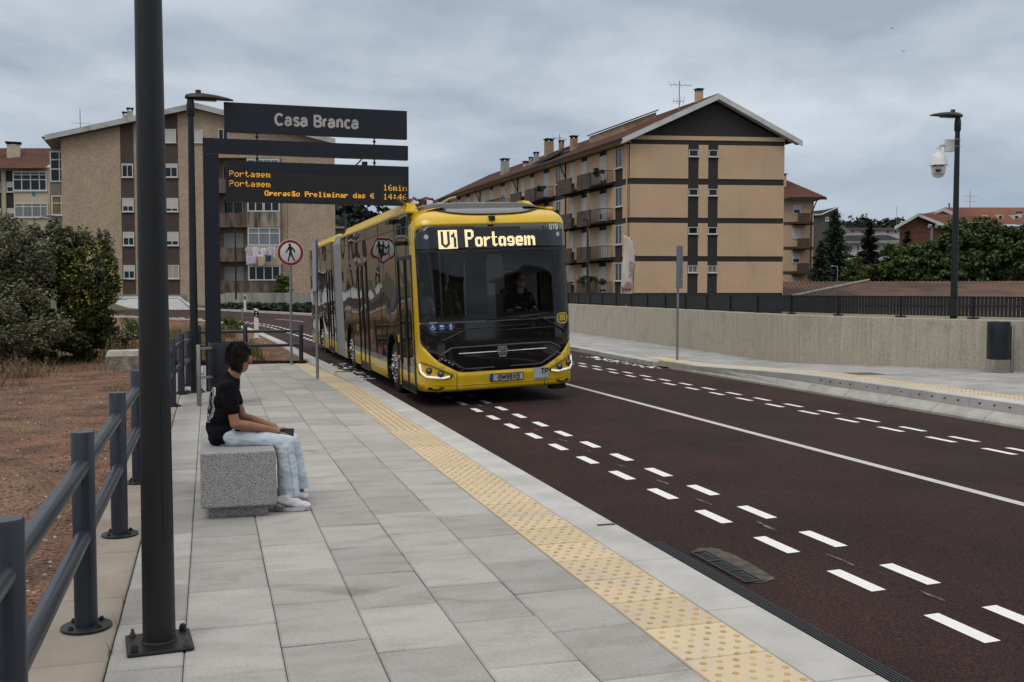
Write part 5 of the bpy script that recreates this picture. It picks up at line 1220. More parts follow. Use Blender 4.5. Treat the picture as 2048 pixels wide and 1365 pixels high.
b = MB(); vs = [(.25, .60, 2.42), (1.2, .62, 2.42), (1.16, .66, 2.10), (.72, .66, 2.02), (.30, .64, 2.12)]; b.add(vs+[(x, y+.02, z) for x, y, z in vs], [(0, 1, 2, 3, 4), (9, 8, 7, 6, 5)]+[(i, (i+1) % 5, 5+(i+1) % 5, 5+i) for i in range(5)]); b.build('sun_blind', mat('blind_grey', (.05, .05, .052), .7), bus)
b = MB(); b.box(-.78, .62, 2.42, .2, .66, 2.47); b.build('header_trim', M_intg, bus)
bus.location = (BX, BY, -.19+.104*(BX-2.73)/(7.47*.47)-.012); bus.rotation_euler = (0, -.040, 0); bus.scale = (.972, 1, 1)
# ------------------------------------------------------------------ buildings
FH = V((sin(PSI), cos(PSI), 0))
def face(D): return lambda a, d, z: V((EYE.x, EYE.y, 0))+FH*(D-d)+RT*a+V((0, 0, z))
def A_(px, D): return (px-1024)/F_PX*D
def Z_(py, D): return 1.65+(580-py)*D/F_PX
M_stucco = mat('rough_stucco', (.46, .355, .255), .95, col2=(.37, .285, .205), vs=.9, bump=.6, bs=9, lo=.3, hi=.7, det=10, grain=(7, .80, 1.18))
M_ochre = mat('ochre_render', (.60, .415, .275), .9, col2=(.535, .37, .243), vs=.5, bump=.15, bs=20, blot=((.36, .26, .18), .5, .55, .75, .5, (1, 1, .4)), grain=(9, .94, 1.06))
M_dkb = mat('dark_brown_render', (.032, .028, .027), .85, vs=1.2, var=.2)
M_brn = mat('brown_panel', (.085, .055, .045), .85, vs=2, var=.2)
M_blind = mat('roller_blind', (.56, .55, .52), .7, col2=(.48, .47, .44), vs=.6, st=(.3, .3, 60), det=0)
M_wfr = mat('window_aluminium', (.60, .61, .62), .5, vs=6, var=.1)
M_pane = mat('dark_pane', (.016, .018, .020), .08, vs=2, spec=.35)
M_cream = mat('cream_render', (.56, .49, .36), .9, col2=(.47, .41, .30), vs=.7)
M_tile = mat('clay_tile', (.150, .066, .045), .9, col2=(.090, .046, .036), vs=.55, lo=.4, hi=.65, det=12)
M_tileo = mat('weathered_tile', (.185, .108, .078), .9, col2=(.085, .060, .050), vs=.28, lo=.38, hi=.62, det=12)
M_tiler = mat('orange_tile', (.215, .085, .050), .9, col2=(.14, .06, .042), vs=.4, det=10)
M_fas = mat('white_fascia', (.60, .61, .62), .8, col2=(.45, .45, .45), vs=.8, lo=.45, hi=.7)
M_stain = mat('stained_concrete', (.36, .31, .24), .95, col2=(.075, .052, .045), vs=1.1, st=(2.2, 2.2, .35), lo=.40, hi=.60, det=9)
M_staind = mat('stained_dark_parapet', (.20, .155, .125), .95, col2=(.060, .040, .036), vs=1.2, st=(1.8, 1.8, .5), lo=.32, hi=.62, det=9)
M_conc = mat('grey_concrete', (.33, .32, .29), .95, col2=(.20, .19, .17), vs=.9, st=(1.4, 1.4, .3), det=8)
M_brick = mat('red_brick', (.165, .062, .040), .9, col2=(.105, .042, .03), vs=1.4, st=(.6, .6, 4), det=6)
M_slate = mat('slate_grey', (.036, .037, .042), .9, vs=1.2, var=.3, spec=.08)
M_balc = mat('balcony_tile', (.105, .068, .052), .8, col2=(.055, .037, .032), vs=2.6, st=(1, 1, 1), det=2, lo=.42, hi=.58)
M_iron2 = mat('railing_dark', (.05, .05, .052), .6, vs=9)
def window(par, xf, a0, a1, z0, z1, blind=.0, mull=(.5,), fr=.07, pane=M_pane, tr=(), d=.0, nm='window', blindm=None, sill=True):
    b = MB(xf=xf); e = .07
    b.box(a0, d, z0, a0+fr, d+e, z1); b.box(a1-fr, d, z0, a1, d+e, z1); b.box(a0+fr, d, z0, a1-fr, d+e, z0+fr); b.box(a0+fr, d, z1-fr, a1-fr, d+e, z1)
    for q in mull: m_ = a0+(a1-a0)*q; b.box(m_-fr*.4, d, z0+fr, m_+fr*.4, d+e*.8, z1-fr)
    for q in tr: m_ = z0+(z1-z0)*q; b.box(a0+fr, d, m_-fr*.4, a1-fr, d+e*.75, m_+fr*.4)
    if sill: b.box(a0-.05, d, z0-.06, a1+.05, d+.14, z0-.002)
    w = b.build(nm, M_wfr, par)
    b = MB(xf=xf); b.add([(a0+fr, d+.02, z0+fr), (a1-fr, d+.02, z0+fr), (a1-fr, d+.02, z1-fr), (a0+fr, d+.02, z1-fr)], [(0, 1, 2, 3)]); b.build('pane', pane, w)
    if blind: b = MB(xf=xf); zb_ = z1-fr-(z1-z0-2*fr)*blind; b.box(a0+fr, d+.025, zb_, a1-fr, d+.05, z1-fr); b.build('roller_blind', blindm or M_blind, w)
    return w
def tiles(mb, P0, A, B, la, lb, col=.24, row=.36, n=4, lift=.045):
    """corrugated clay tiles: P0 eave corner, A along the eave, B up the slope"""
    A = A.normalized(); B = B.normalized(); N_ = A.cross(B).normalized()
    if N_.z < 0: N_ = -N_
    nc = max(1, int(la/col)); nr = max(1, int(lb/row)); cols = [la*i/(nc*n) for i in range(nc*n+1)]; base = len(mb.v); vs = []
    for r_ in range(nr):
        for e in (0, 1):
            for i, c_ in enumerate(cols):
                h = lift*(.5-.5*cos(2*pi*(i % n)/n))+.03*(1-e); vs.append(tuple(P0+A*c_+B*(lb*(r_+e)/nr)+N_*h))
    k = len(cols); fs = []
    for r_ in range(nr*2-1): fs += [(r_*k+i, r_*k+i+1, (r_+1)*k+i+1, (r_+1)*k+i) for i in range(k-1)]
    mb.add(vs, fs)
def chimney(par, p, w, h, cap_=True, m=None, xf=None, nm='chimney'):
    b = MB(); b.cbox((p[0], p[1], p[2]+h/2), (w, w, h), .1); c_ = b.build(nm, m or M_ochre, par)
    if cap_:
        b = MB(); 
        for sx_, sy_ in ((1, 1), (1, -1), (-1, 1), (-1, -1)): b.cbox((p[0]+sx_*w*.38, p[1]+sy_*w*.38, p[2]+h+.09), (w*.2, w*.2, .18), .1)
        b.cbox((p[0], p[1], p[2]+h+.22), (w*1.25, w*1.25, .08), .1); b.build('chimney_cap', M_dkb, c_)
    return c_
def antenna(label, p, h, arms):
    t = thing('roof_antenna', label, 'antenna', p); b = MB(); b.sweep([p, V(p)+V((0, 0, h))], .035, 6); b.build('mast', M_galv, t)
    for z, l, k, an in arms:
        b = MB(); d = V((cos(an), sin(an), 0)); e = V((-d.y, d.x, 0)); c = V(p)+V((0, 0, z)); b.sweep([c-d*l*.45, c+d*l*.55], .022, 5)
        for q in range(k): u = c+d*l*(-.42+.95*q/max(1, k-1)); w_ = .16+.25*(1-q/k); b.sweep([u-e*w_*.7-V((0, 0, w_*.7)), u+e*w_*.7+V((0, 0, w_*.7))], .012, 4)
        b.build('aerial', M_galv, t)
    return t
# ==== ochre apartment block with the dark bands (right of the bus)
D1 = 75.0
O1 = V((*onD(1257, 580, D1).xy, 0)); P1 = V((*onD(1565, 580, 76.2).xy, 0)); U1v = (P1-O1).normalized(); LU = (P1-O1).length
Wv = (RT*(-.337)+FH).normalized(); ZB1 = -6
def xg(a, d, z): return O1+U1v*a-Wv*d+V((0, 0, z))                 # gable: d towards the viewer
NS = V((-Wv.y, Wv.x, 0)); NS = NS if NS.dot(U1v) < 0 else -NS
def xsd(w, d, z): return O1+Wv*w+NS*d+V((0, 0, z))                  # long flank: w backwards, d outwards
zg = lambda py: Z_(py, D1)
ob = thing('apartment_block', 'ochre four storey apartment block with dark brown bands and tiled gable roof', 'apartment building', tuple(O1))
LW = 54.0; ZE, ZR = 12.62, 15.72; UR = 6.3
b = MB(xf=lambda u, w, z: O1+U1v*u+Wv*w+V((0, 0, z))); b.prism([(0, ZB1), (LU, ZB1), (LU, ZE-.05), (UR, ZR-.35), (0, ZE-.05)], 0, LW, lambda a, z, d: (a, d, z)); b.build('wall', M_dkb, ob)
b = MB(xf=xg)
rows = [(290.8, 358), (370, 436), (446.6, 512.7), (523.4, 586.5)]; us_ = [(.03, 4.38), (5.16, 5.88), (6.62, LU-.03)]
for pa, pb2 in rows:
    for ua, ub in us_: b.box(ua, 0, zg(pb2), ub, .05, zg(pa))
b.box(.0, 0, zg(281.8), LU, .06, zg(273.6)); b.box(LU-.03, .0, ZB1, LU+.0, .04, ZE)
b.build('cladding', M_ochre, ob, bevel=.012)
for pa, pb2 in ((300.6, 313.9), (378, 391.5), (454.5, 468), (531.5, 545.5)):
    for k, (ua, ub) in enumerate(((4.42, 5.12), (5.90, 6.58))): window(ob, xg, ua, ub, zg(pb2), zg(pa), mull=(.5,) if pa > 500 else (), fr=.045, d=.01, pane=M_pane if pa < 500 else mat('tan_pane', (.20, .15, .11), .4))
# flank: four units, four floors
b = MB(xf=xsd); UW = 12.4
col_ = [(0.05, 1.0), (2.35, 3.9), (5.35, 7.75), (8.95, 10.45), (11.55, 12.25)]
fl = [(zg(pb2), zg(pa)) for pa, pb2 in rows]
for un in range(4):
    for z0, z1 in fl:
        for a, c in col_: b.box(un*UW+a, 0, z0, un*UW+c, .06, z1)
b.build('cladding', M_ochre, ob)
rw2 = random.Random(17)
for un in range(4):
    for f_, (z0, z1) in enumerate(fl):
        window(ob, xsd, un*UW+1.05, un*UW+2.3, z0+.9, z1-.05, blind=rw2.choice([1, 1, .95, .0]) if f_ not in (1, 2) else 0, d=.0)
        window(ob, xsd, un*UW+3.95, un*UW+5.3, z0+.02, z1-.3, blind=rw2.choice([1, 1, .9, .4]), sill=False, nm='balcony_door')
        window(ob, xsd, un*UW+7.8, un*UW+8.9, z0+.02, z1-.3, blind=rw2.choice([1, 1, .9, .5]), sill=False, nm='balcony_door')
        window(ob, xsd, un*UW+10.5, un*UW+11.5, z0+.7, z1-.05, blind=rw2.choice([1, 1, .9]))
        if un < 3:
            zb_ = z0-.12
            b = MB(xf=xsd); b.box(un*UW+2.7, .0, zb_-.10, un*UW+7.3, 1.05, zb_+.03); bl = b.build('balcony', M_fas if False else M_dkb, ob)
            b = MB(xf=xsd); b.box(un*UW+4.75, .98, zb_-.2, un*UW+7.3, 1.12, zb_+1.0); b.box(un*UW+7.25, .04, zb_-.2, un*UW+7.33, .98, zb_+1.0); b.build('parapet', M_balc, bl)
            b = MB(xf=xsd); b.box(un*UW+2.7, 1.0, zb_+.92, un*UW+4.74, 1.05, zb_+.97); b.box(un*UW+2.7, .0, zb_+.92, un*UW+2.75, 1.05, zb_+.97)
            for k in range(15): b.box(un*UW+2.72+.14*k, 1.01, zb_, un*UW+2.745+.14*k, 1.035, zb_+.92)
            for k in range(7): b.box(un*UW+2.71, .05+.14*k, zb_, un*UW+2.735, .075+.14*k, zb_+.92)
            b.build('bars', M_iron2, bl)
            b = MB(xf=xsd); b.box(un*UW+8.0, .0, zb_-.10, un*UW+11.6, 1.05, zb_+.03); bl = b.build('balcony', M_dkb, ob)
            b = MB(xf=xsd); b.box(un*UW+8.6, .98, zb_-.2, un*UW+11.6, 1.12, zb_+1.0); b.box(un*UW+11.5, .04, zb_-.2, un*UW+11.6, .98, zb_+1.0); b.build('parapet', M_balc, bl)
    b = MB(xf=xsd); b.box(un*UW+12.28, .0, ZB1, un*UW+12.38, .14, ZE-.3); b.tube((un*UW+12.33, .1, ZE-1.6), (un*UW+12.33, .75, ZE-.25), .05, n=6); b.build('downpipe', M_dkb, ob)
b = MB(xf=xsd); b.sweep([(.15, .12, ZB1), (.15, .12, ZE-.5), (.15, .7, ZE-.18)], .05, 6); b.build('downpipe', M_ochre, ob)
b = MB(xf=lambda u, w, z: O1+U1v*u+Wv*w+V((0, 0, z)))
rt_ = MB(); UVl = (U1v*(UR+.85)+V((0, 0, ZR-ZE+.30))); UVr = (U1v*(-(LU+.95-UR))+V((0, 0, ZR-ZE+.25)))
tiles(rt_, O1+U1v*(-.85)-Wv*.65+V((0, 0, ZE-.16)), Wv, UVl, LW+1.2, UVl.length, n=3); tiles(rt_, O1+U1v*(LU+.95)-Wv*.65+V((0, 0, ZE-.12)), Wv, UVr, LW+1.2, UVr.length, n=3)
roof1 = rt_.build('roof', M_tile, ob, fix=False, smooth=40)
b = MB(xf=xg)
for (ua, za, ub, zb2) in ((-.88, ZE-.14, UR, ZR+.13), (LU+.98, ZE-.10, UR, ZR+.13)):
    b.add([(x, y, z) for y in (.62, .70) for x, z in ((ua, za-.34), (ub, zb2-.40), (ub, zb2), (ua, za+.04))], [(0, 1, 2, 3), (7, 6, 5, 4), (0, 4, 5, 1), (3, 2, 6, 7), (0, 3, 7, 4), (1, 5, 6, 2)])
    b.add([(ua, -.1, za-.20), (ub, -.1, zb2-.30), (ub, .62, zb2-.30), (ua, .62, za-.20)], [(0, 1, 2, 3)])
b.build('bargeboard', M_fas, ob)
b = MB(xf=xsd); b.box(-.6, .84, ZE-.24, LW, .99, ZE-.08); b.build('gutter', M_dkb, ob)
b = MB(xf=xsd); b.box(-.3, .0, ZE-.30, LW, .84, ZE-.22); b.build('soffit', M_ochre, ob)
def onroof(px, py, w):      # point above the left slope where the sight line at px crosses distance w
    return O1+Wv*w+U1v*0
def chim_at(px, py_top, py_bot, wpx, m, label=None):
    # depth found on the left roof slope: solve for w so that the base projects at px with u at 1.6 m in from the eave
    best = None
    for k in range(540):
        w = k*.1; q = O1+Wv*w+U1v*2.2; v = q-EYE; dd = v.dot(FW); x = 1024+F_PX*v.dot(RT)/dd
        if best is None or abs(x-px) < best[0]: best = (abs(x-px), w, dd, q)
    _, w, dd, q = best; zt_ = Z_(py_top, dd); zb_ = ZE+1.0; wd = wpx*dd/F_PX
    return chimney(ob, (q.x, q.y, zb_), wd*.85, zt_-zb_-.26, m=m)
M_chg = mat('chimney_grey', (.40, .39, .36), .9, vs=2, var=.3); M_cht = mat('chimney_tan', (.38, .26, .16), .9, vs=2, var=.3)
for px, pt2, wpx, m_ in ((1010, 320, 16, M_chg), (1052, 325, 12, M_chg), (1062, 317, 8, M_chg), (1072, 307, 10, M_chg), (1097, 281, 17, M_cht), (1122, 284, 10, M_cht), (1147, 275, 14, M_cht)): chim_at(px, pt2, 0, wpx, m_)
q = O1+U1v*(UR-.55)+Wv*1.2; chimney(ob, (q.x, q.y, ZR-.7), .46, 1.25)
q = O1+U1v*(UR-1.2)+Wv*9; b = MB(xf=lambda u, w, z: O1+U1v*u+Wv*w+V((0, 0, z)))
b.add([(2.6, 7, 14.0), (2.6, 14, 14.0), (2.6, 14, 14.75), (2.6, 7, 14.75), (5.2, 7, 15.0), (5.2, 14, 15.0), (5.2, 14, 15.75), (5.2, 7, 15.75)], [(0, 1, 2, 3), (3, 2, 6, 7), (0, 3, 7, 4), (1, 5, 6, 2), (4, 7, 6, 5)]); b.build('roof_dormer', M_cht, ob)
b = MB(xf=lambda u, w, z: O1+U1v*u+Wv*w+V((0, 0, z))); b.add([(2.45, 6.8, 14.78), (2.45, 14.2, 14.78), (5.3, 14.2, 15.85), (5.3, 6.8, 15.85), (2.45, 6.8, 14.88), (2.45, 14.2, 14.88), (5.3, 14.2, 15.95), (5.3, 6.8, 15.95)], [(0, 3, 2, 1), (4, 5, 6, 7), (0, 1, 5, 4), (1, 2, 6, 5), (2, 3, 7, 6), (3, 0, 4, 7)]); b.build('dormer_roof', M_dkb, ob)
b = MB(xf=lambda u, w, z: O1+U1v*u+Wv*w+V((0, 0, z))); b.add([(.3, 17, 13.2), (.3, 21.5, 13.2), (2.3, 21.5, 14.35), (2.3, 17, 14.35), (.3, 17, 13.32), (.3, 21.5, 13.32), (2.3, 21.5, 14.47), (2.3, 17, 14.47)], [(0, 3, 2, 1), (4, 5, 6, 7), (0, 1, 5, 4), (1, 2, 6, 5), (2, 3, 7, 6), (3, 0, 4, 7)]); b.build('solar_panel', M_slate, ob)
p_ = O1+U1v*4.55+Wv*1.8; antenna('tall double aerial on the ochre block roof by the gable chimney', V((p_.x, p_.y, 14.6)), 2.6, [(2.3, 1.7, 5, -.1), (1.1, .8, 4, 2.9)])
p_ = O1+U1v*2.4+Wv*20.5; antenna('small aerial between the chimneys on the long ochre roof', V((p_.x, p_.y, 13.6)), 2.3, [(1.9, 1.6, 6, .4)])
# AC unit, plants on balconies
b = MB(xf=xsd); z0 = fl[1][0]; b.box(3.0, .35, z0-.08, 3.95, .75, z0+.62); t = thing('air_conditioner', 'white air conditioner unit on a balcony of the ochre block', 'air conditioner', tuple(xsd(3.5, .5, z0)))
b.build('case', M_wfr, t, bevel=.03); b = MB(); c_ = xsd(3.38, .77, z0+.27)
b = MB(xf=xsd)
for k in range(16): a0, a1 = 2*pi*k/16, 2*pi*(k+1)/16; b.add([(3.38, .775, z0+.27), (3.38+.24*cos(a0), .775, z0+.27+.24*sin(a0)), (3.38+.24*cos(a1), .775, z0+.27+.24*sin(a1))], [(0, 1, 2)])
b.build('fan_grille', M_iron2, t)
M_potg = mat('pot_plant_green', (.05, .075, .03), .8, isl=.4, vs=3)
for i_, (w_, f_, un, lab) in enumerate(((3.7, 0, 0, 'spiky pot plants on the top balcony of the ochre block'), (3.7, 0, 1, 'pot plant on a further top balcony of the ochre block'), (5.9, 3, 0, 'leafy plants over the lowest ochre balcony parapet'), (3.1, 3, 0, 'hanging basket plant on the lowest balcony bars'))):
    z0 = fl[f_][0]; q = xsd(un*UW+w_, .9, z0+(.75 if i_ != 2 else 1.05)); b = MB(); leafmass(b, q, (.75 if i_ == 2 else .4, .4, .3), 220, .14, 8, seed=i_+3, elong=3); tag(b.build('pot_plant', M_potg), lab, 'plant', 'plants on the balconies')
# ==== lower wing further right, hipped roof
D2 = 112.0; f2 = face(D2); w2 = thing('apartment_block', 'ochre wing with hipped tile roof and small brown balconies behind the gable', 'apartment building', tuple(f2(A_(1595, D2), 0, 0)))
a0, a1 = A_(1545, D2), A_(1624.5, D2); ze2 = Z_(399, D2)
b = MB(xf=f2); b.box(a0, -12, -6, a1, 0, ze2); b.build('wall', M_ochre, w2)
b = MB(xf=f2)
for py in (446, 495, 544): b.box(a0, 0, Z_(py+5, D2), a1+.02, .04, Z_(py-1, D2))
b.build('brown_stripe', M_brn, w2)
for py in (411, 459.5, 508.5, 556): window(w2, f2, A_(1582.5, D2), A_(1598.5, D2), Z_(py+19, D2), Z_(py, D2), blind=.55 if py != 459.5 else 1, mull=(), fr=.12, sill=False)
for py in (429, 478.5, 527.5):
    b = MB(xf=f2); b.box(A_(1581, D2), .04, Z_(py+20, D2)-.05, A_(1611, D2), 1.2, Z_(py+20, D2)); bl = b.build('balcony', M_dkb, w2)
    b = MB(xf=f2); b.box(A_(1587, D2), 1.12, Z_(py+20, D2), A_(1611, D2), 1.2, Z_(py, D2)); b.box(A_(1611, D2)-.06, .04, Z_(py+20, D2), A_(1611, D2), 1.12, Z_(py, D2)); b.build('parapet', M_brn, bl)
b = MB(xf=f2); b.sweep([(A_(1628, D2), .5, ze2-.2), (A_(1619.5, D2), .1, ze2-1.6), (A_(1619.5, D2), .1, -5)], .07, 6); b.build('downpipe', M_dkb, w2)
e0, e1 = f2(A_(1530, D2), .9, ze2), f2(A_(1645, D2), .9, ze2); r0_ = f2(A_(1530, D2), -6, Z_(340, D2)); 
tl = []; nn_ = 16
b = MB()
r1_ = f2(A_(1575, D2), -6, Z_(342, D2)); back = f2(A_(1645, D2), -13, ze2)
b.add([tuple(e1), tuple(r1_), tuple(back)], [(0, 1, 2)]); rt_ = MB(); N1, N2 = 46, 14; vs = []
for j in range(N2*2):
    v = (j+1)//2/N2; up_ = .06*(1-(j % 2))
    for i in range(N1*2+1): p = e0.lerp(e1, i/(N1*2)).lerp(r0_.lerp(r1_, i/(N1*2)), v); vs.append(tuple(p+V((0, 0, .07*(i % 2)+up_))))
k_2 = N1*2+1; b.add(vs, [(j*k_2+i, j*k_2+i+1, (j+1)*k_2+i+1, (j+1)*k_2+i) for j in range(N2*2-1) for i in range(N1*2)]); b.build('roof', M_tile, w2, fix=False)
b = MB(xf=f2); b.box(A_(1530, D2), .8, ze2-.18, A_(1645, D2), .98, ze2-.02); b.build('gutter', M_dkb, w2)
p_ = f2(A_(1571, D2), -2.5, Z_(366, D2)); chimney(w2, (p_.x, p_.y, p_.z-1.5), .8, 2.4)
# ==== beige stucco block on the left, wide low gable
D3 = 85.0; f3_ = face(D3); f3 = lambda a, d, z: f3_(a+.3*min(d, 0), d, z); sb = thing('apartment_block', 'beige stucco block with low pitched gable behind the stop sign', 'apartment building', tuple(f3(A_(400, D3), 0, 0)))
a0, a1 = A_(129, D3), A_(672, D3); zbase = .6; ap = (A_(402, D3), Z_(224, D3)); el, er = Z_(281, D3), Z_(291, D3)
rec = [(A_(436, D3), Z_(588, D3)), (A_(497, D3), Z_(588, D3)), (A_(497, D3), Z_(318, D3)), (A_(436, D3), Z_(318, D3))]
vs, fs = cdt([(a0, zbase), (a1, zbase), (a1, er), ap, (a0, el)], 3.0, [rec]); b = MB(xf=f3); b.add([(x, 0, z) for x, z in vs], fs)
for (x0, z0), (x1, z1) in (((a0, zbase), (a0, el)), ((a1, zbase), (a1, er))): b.add([(x0, 0, z0), (x0, -16, z0), (x1, -16, z1), (x1, 0, z1)], [(0, 1, 2, 3)])
ra0, ra1, rz0, rz1 = rec[0][0], rec[1][0], rec[0][1], rec[2][1]
b.add([(ra0, 0, rz0), (ra0, -1.5, rz0), (ra0, -1.5, rz1), (ra0, 0, rz1)], [(0, 1, 2, 3)]); b.add([(ra1, 0, rz0), (ra1, -1.5, rz0), (ra1, -1.5, rz1), (ra1, 0, rz1)], [(0, 1, 2, 3)]); b.add([(ra0, -1.5, rz0), (ra1, -1.5, rz0), (ra1, -1.5, rz1), (ra0, -1.5, rz1)], [(0, 1, 2, 3)]); b.add([(ra0, 0, rz1), (ra1, 0, rz1), (ra1, -1.5, rz1), (ra0, -1.5, rz1)], [(0, 1, 2, 3)])
b.build('wall', M_stucco, sb)
b = MB(xf=f3); b.box(A_(247, D3), 0, zbase, A_(273, D3), .03, Z_(252, D3)); b.box(A_(333.5, D3), 0, zbase, A_(361, D3), .03, Z_(233, D3)); b.build('brown_strip', M_brn, sb)
for py, b1, b2 in ((330, .1, .28), (398, .62, .82), (465, .45, .72), (531, .45, 1)):
    window(sb, f3, A_(249.5, D3), A_(272, D3), Z_(py+27, D3), Z_(py, D3), blind=b1, d=.03); window(sb, f3, A_(334.5, D3), A_(360.5, D3), Z_(py+27, D3), Z_(py, D3), blind=b2, d=.03, blindm=mat('tan_blind', (.42, .34, .24), .7, vs=1) if b2 == 1 else None)
window(sb, f3, A_(333.5, D3), A_(358.5, D3), Z_(289, D3), Z_(262, D3), blind=1, d=.03); window(sb, f3, A_(389.5, D3), A_(412, D3), Z_(289, D3), Z_(263, D3), blind=1, d=.0); window(sb, f3, A_(442, D3), A_(462, D3), Z_(284, D3), Z_(262, D3), blind=0, d=.0)
# stacked loggias and enclosed bays
for pa, pb2 in ((360, 388), (427, 456), (496, 524), (562, 588)):
    b = MB(xf=f3); b.box(ra0-.05, -.05, Z_(pb2, D3), ra1+.05, .10, Z_(pa, D3)); b.box(ra0, -1.45, Z_(pb2, D3), ra1, -.06, Z_(pb2, D3)+.15); b.build('loggia_parapet', M_staind, sb)
for k, py in enumerate((332, 398, 468, 536)): window(sb, f3, A_(451, D3), A_(490, D3), Z_(py+26, D3)-1.1, Z_(py, D3)+.1, blind=1 if k > 1 else 0, d=-1.48, mull=(.5,), sill=False, nm='loggia_door')
ba0, ba1 = A_(498.5, D3), A_(565, D3)
b = MB(xf=f3); b.box(ba0, .0, Z_(588, D3), ba1, .28, Z_(318, D3)); b.build('bay_core', M_conc, sb)
for pa, pb2, m_ in ((357, 388, M_stain), (426, 456, M_stain), (493, 531.5, M_cream), (562, 588, M_staind)):
    b = MB(xf=f3); b.box(ba0-.02, .28, Z_(pb2, D3), ba1+.02, .40, Z_(pa, D3)); b.build('bay_parapet', m_, sb)
M_curt = mat('pale_curtain', (.24, .26, .28), .35, col2=(.14, .155, .17), vs=1.6, st=(5, 5, .2), spec=.5)
for pa, pb2, ml, tr_, pn in ((322, 356, (.25, .5, .75), (), M_curt), (389, 425.5, (.25, .48, .52, .75), (), M_pane), (456.5, 492.5, (.34, .67), (.67,), M_curt), (532, 561.5, (.24, .49, .75), (), M_pane)):
    window(sb, f3, ba0+.05, ba1-.05, Z_(pb2, D3), Z_(pa, D3), mull=ml, tr=tr_, pane=pn, d=.29, fr=.10, sill=False, nm='bay_window')
b = MB(xf=f3); b.sweep([(A_(575.5, D3), .08, zbase), (A_(575.5, D3), .08, Z_(405, D3))], .05, 6); b.build('downpipe', M_stucco, sb)
for sgn2, xe, ze3 in ((-1, A_(105, D3), Z_(276, D3)), (1, A_(676, D3), Z_(283, D3))):
    xa, za = A_(402, D3), Z_(213, D3); b = MB(xf=f3)
    b.add([(x, y, z) for y in (.6, .75) for x, z in ((xe, ze3-.42), (xa, za-.45), (xa, za), (xe, ze3))], [(0, 1, 2, 3), (7, 6, 5, 4), (0, 4, 5, 1), (3, 2, 6, 7), (0, 3, 7, 4), (1, 5, 6, 2)])
    b.add([(xe, .6, ze3-.2), (xa, .6, za-.2), (xa, -16, za-.2), (xe, -16, ze3-.2)], [(0, 1, 2, 3)]); b.build('roof', mat('weathered_fascia', (.46, .47, .47), .9, col2=(.22, .22, .20), vs=.9, lo=.5, hi=.75), sb)
for px, h, w_ in ((252, 222, .5), (261, 214, .48)):
    p_ = f3(A_(px, D3), -4, 15.0); chimney(sb, (p_.x, p_.y, 14.6), w_, Z_(h, D3+4)-14.6-.55, m=M_chg)
p_ = f3(A_(403, D3), -6, Z_(213, D3)-.2); chimney(sb, (p_.x, p_.y, p_.z-.4), .9, .5, m=M_chg)
p_ = f3(A_(160, D3), -3, Z_(258, D3)); antenna('thin aerial on the left slope of the beige block', V((p_.x, p_.y, p_.z-.6)), 2.6, [(1.4, 1.6, 0, 0)])
# set back glazed bay at its left end
xw0, xw1 = A_(102, D3), A_(130, D3)
b = MB(xf=f3); b.box(xw0, -6, zbase, xw1, -1.3, Z_(296, D3)); b.build('side_bay', mat('grey_beige', (.24, .215, .18), .9, vs=1), sb)
M_ycur = mat('yellow_curtain', (.22, .17, .045), .6, col2=(.12, .09, .03), vs=2, st=(7, 7, .2))
window(sb, f3, xw0, xw1, Z_(363, D3), Z_(301, D3), mull=(.68,), tr=(.42, .72), d=-1.28, fr=.11, sill=False, nm='bay_window'); window(sb, f3, xw0+.05, xw1, Z_(430, D3), Z_(390, D3), mull=(.75,), tr=(.62,), d=-1.28, fr=.11, pane=M_ycur, nm='bay_window'); window(sb, f3, xw0+.05, xw1, Z_(492, D3), Z_(457, D3), mull=(.78,), d=-1.28, fr=.11, nm='bay_window', pane=mat('grey_pane', (.10, .11, .12), .2))
b = MB(xf=f3); b.add([(A_(97, D3), .6, Z_(277, D3)-.1), (A_(130, D3), .6, Z_(271, D3)-.1), (A_(130, D3), -1.2, Z_(294, D3)), (A_(103, D3), -6, Z_(297, D3))], [(0, 1, 2, 3)]); b.build('soffit', M_conc, sb)
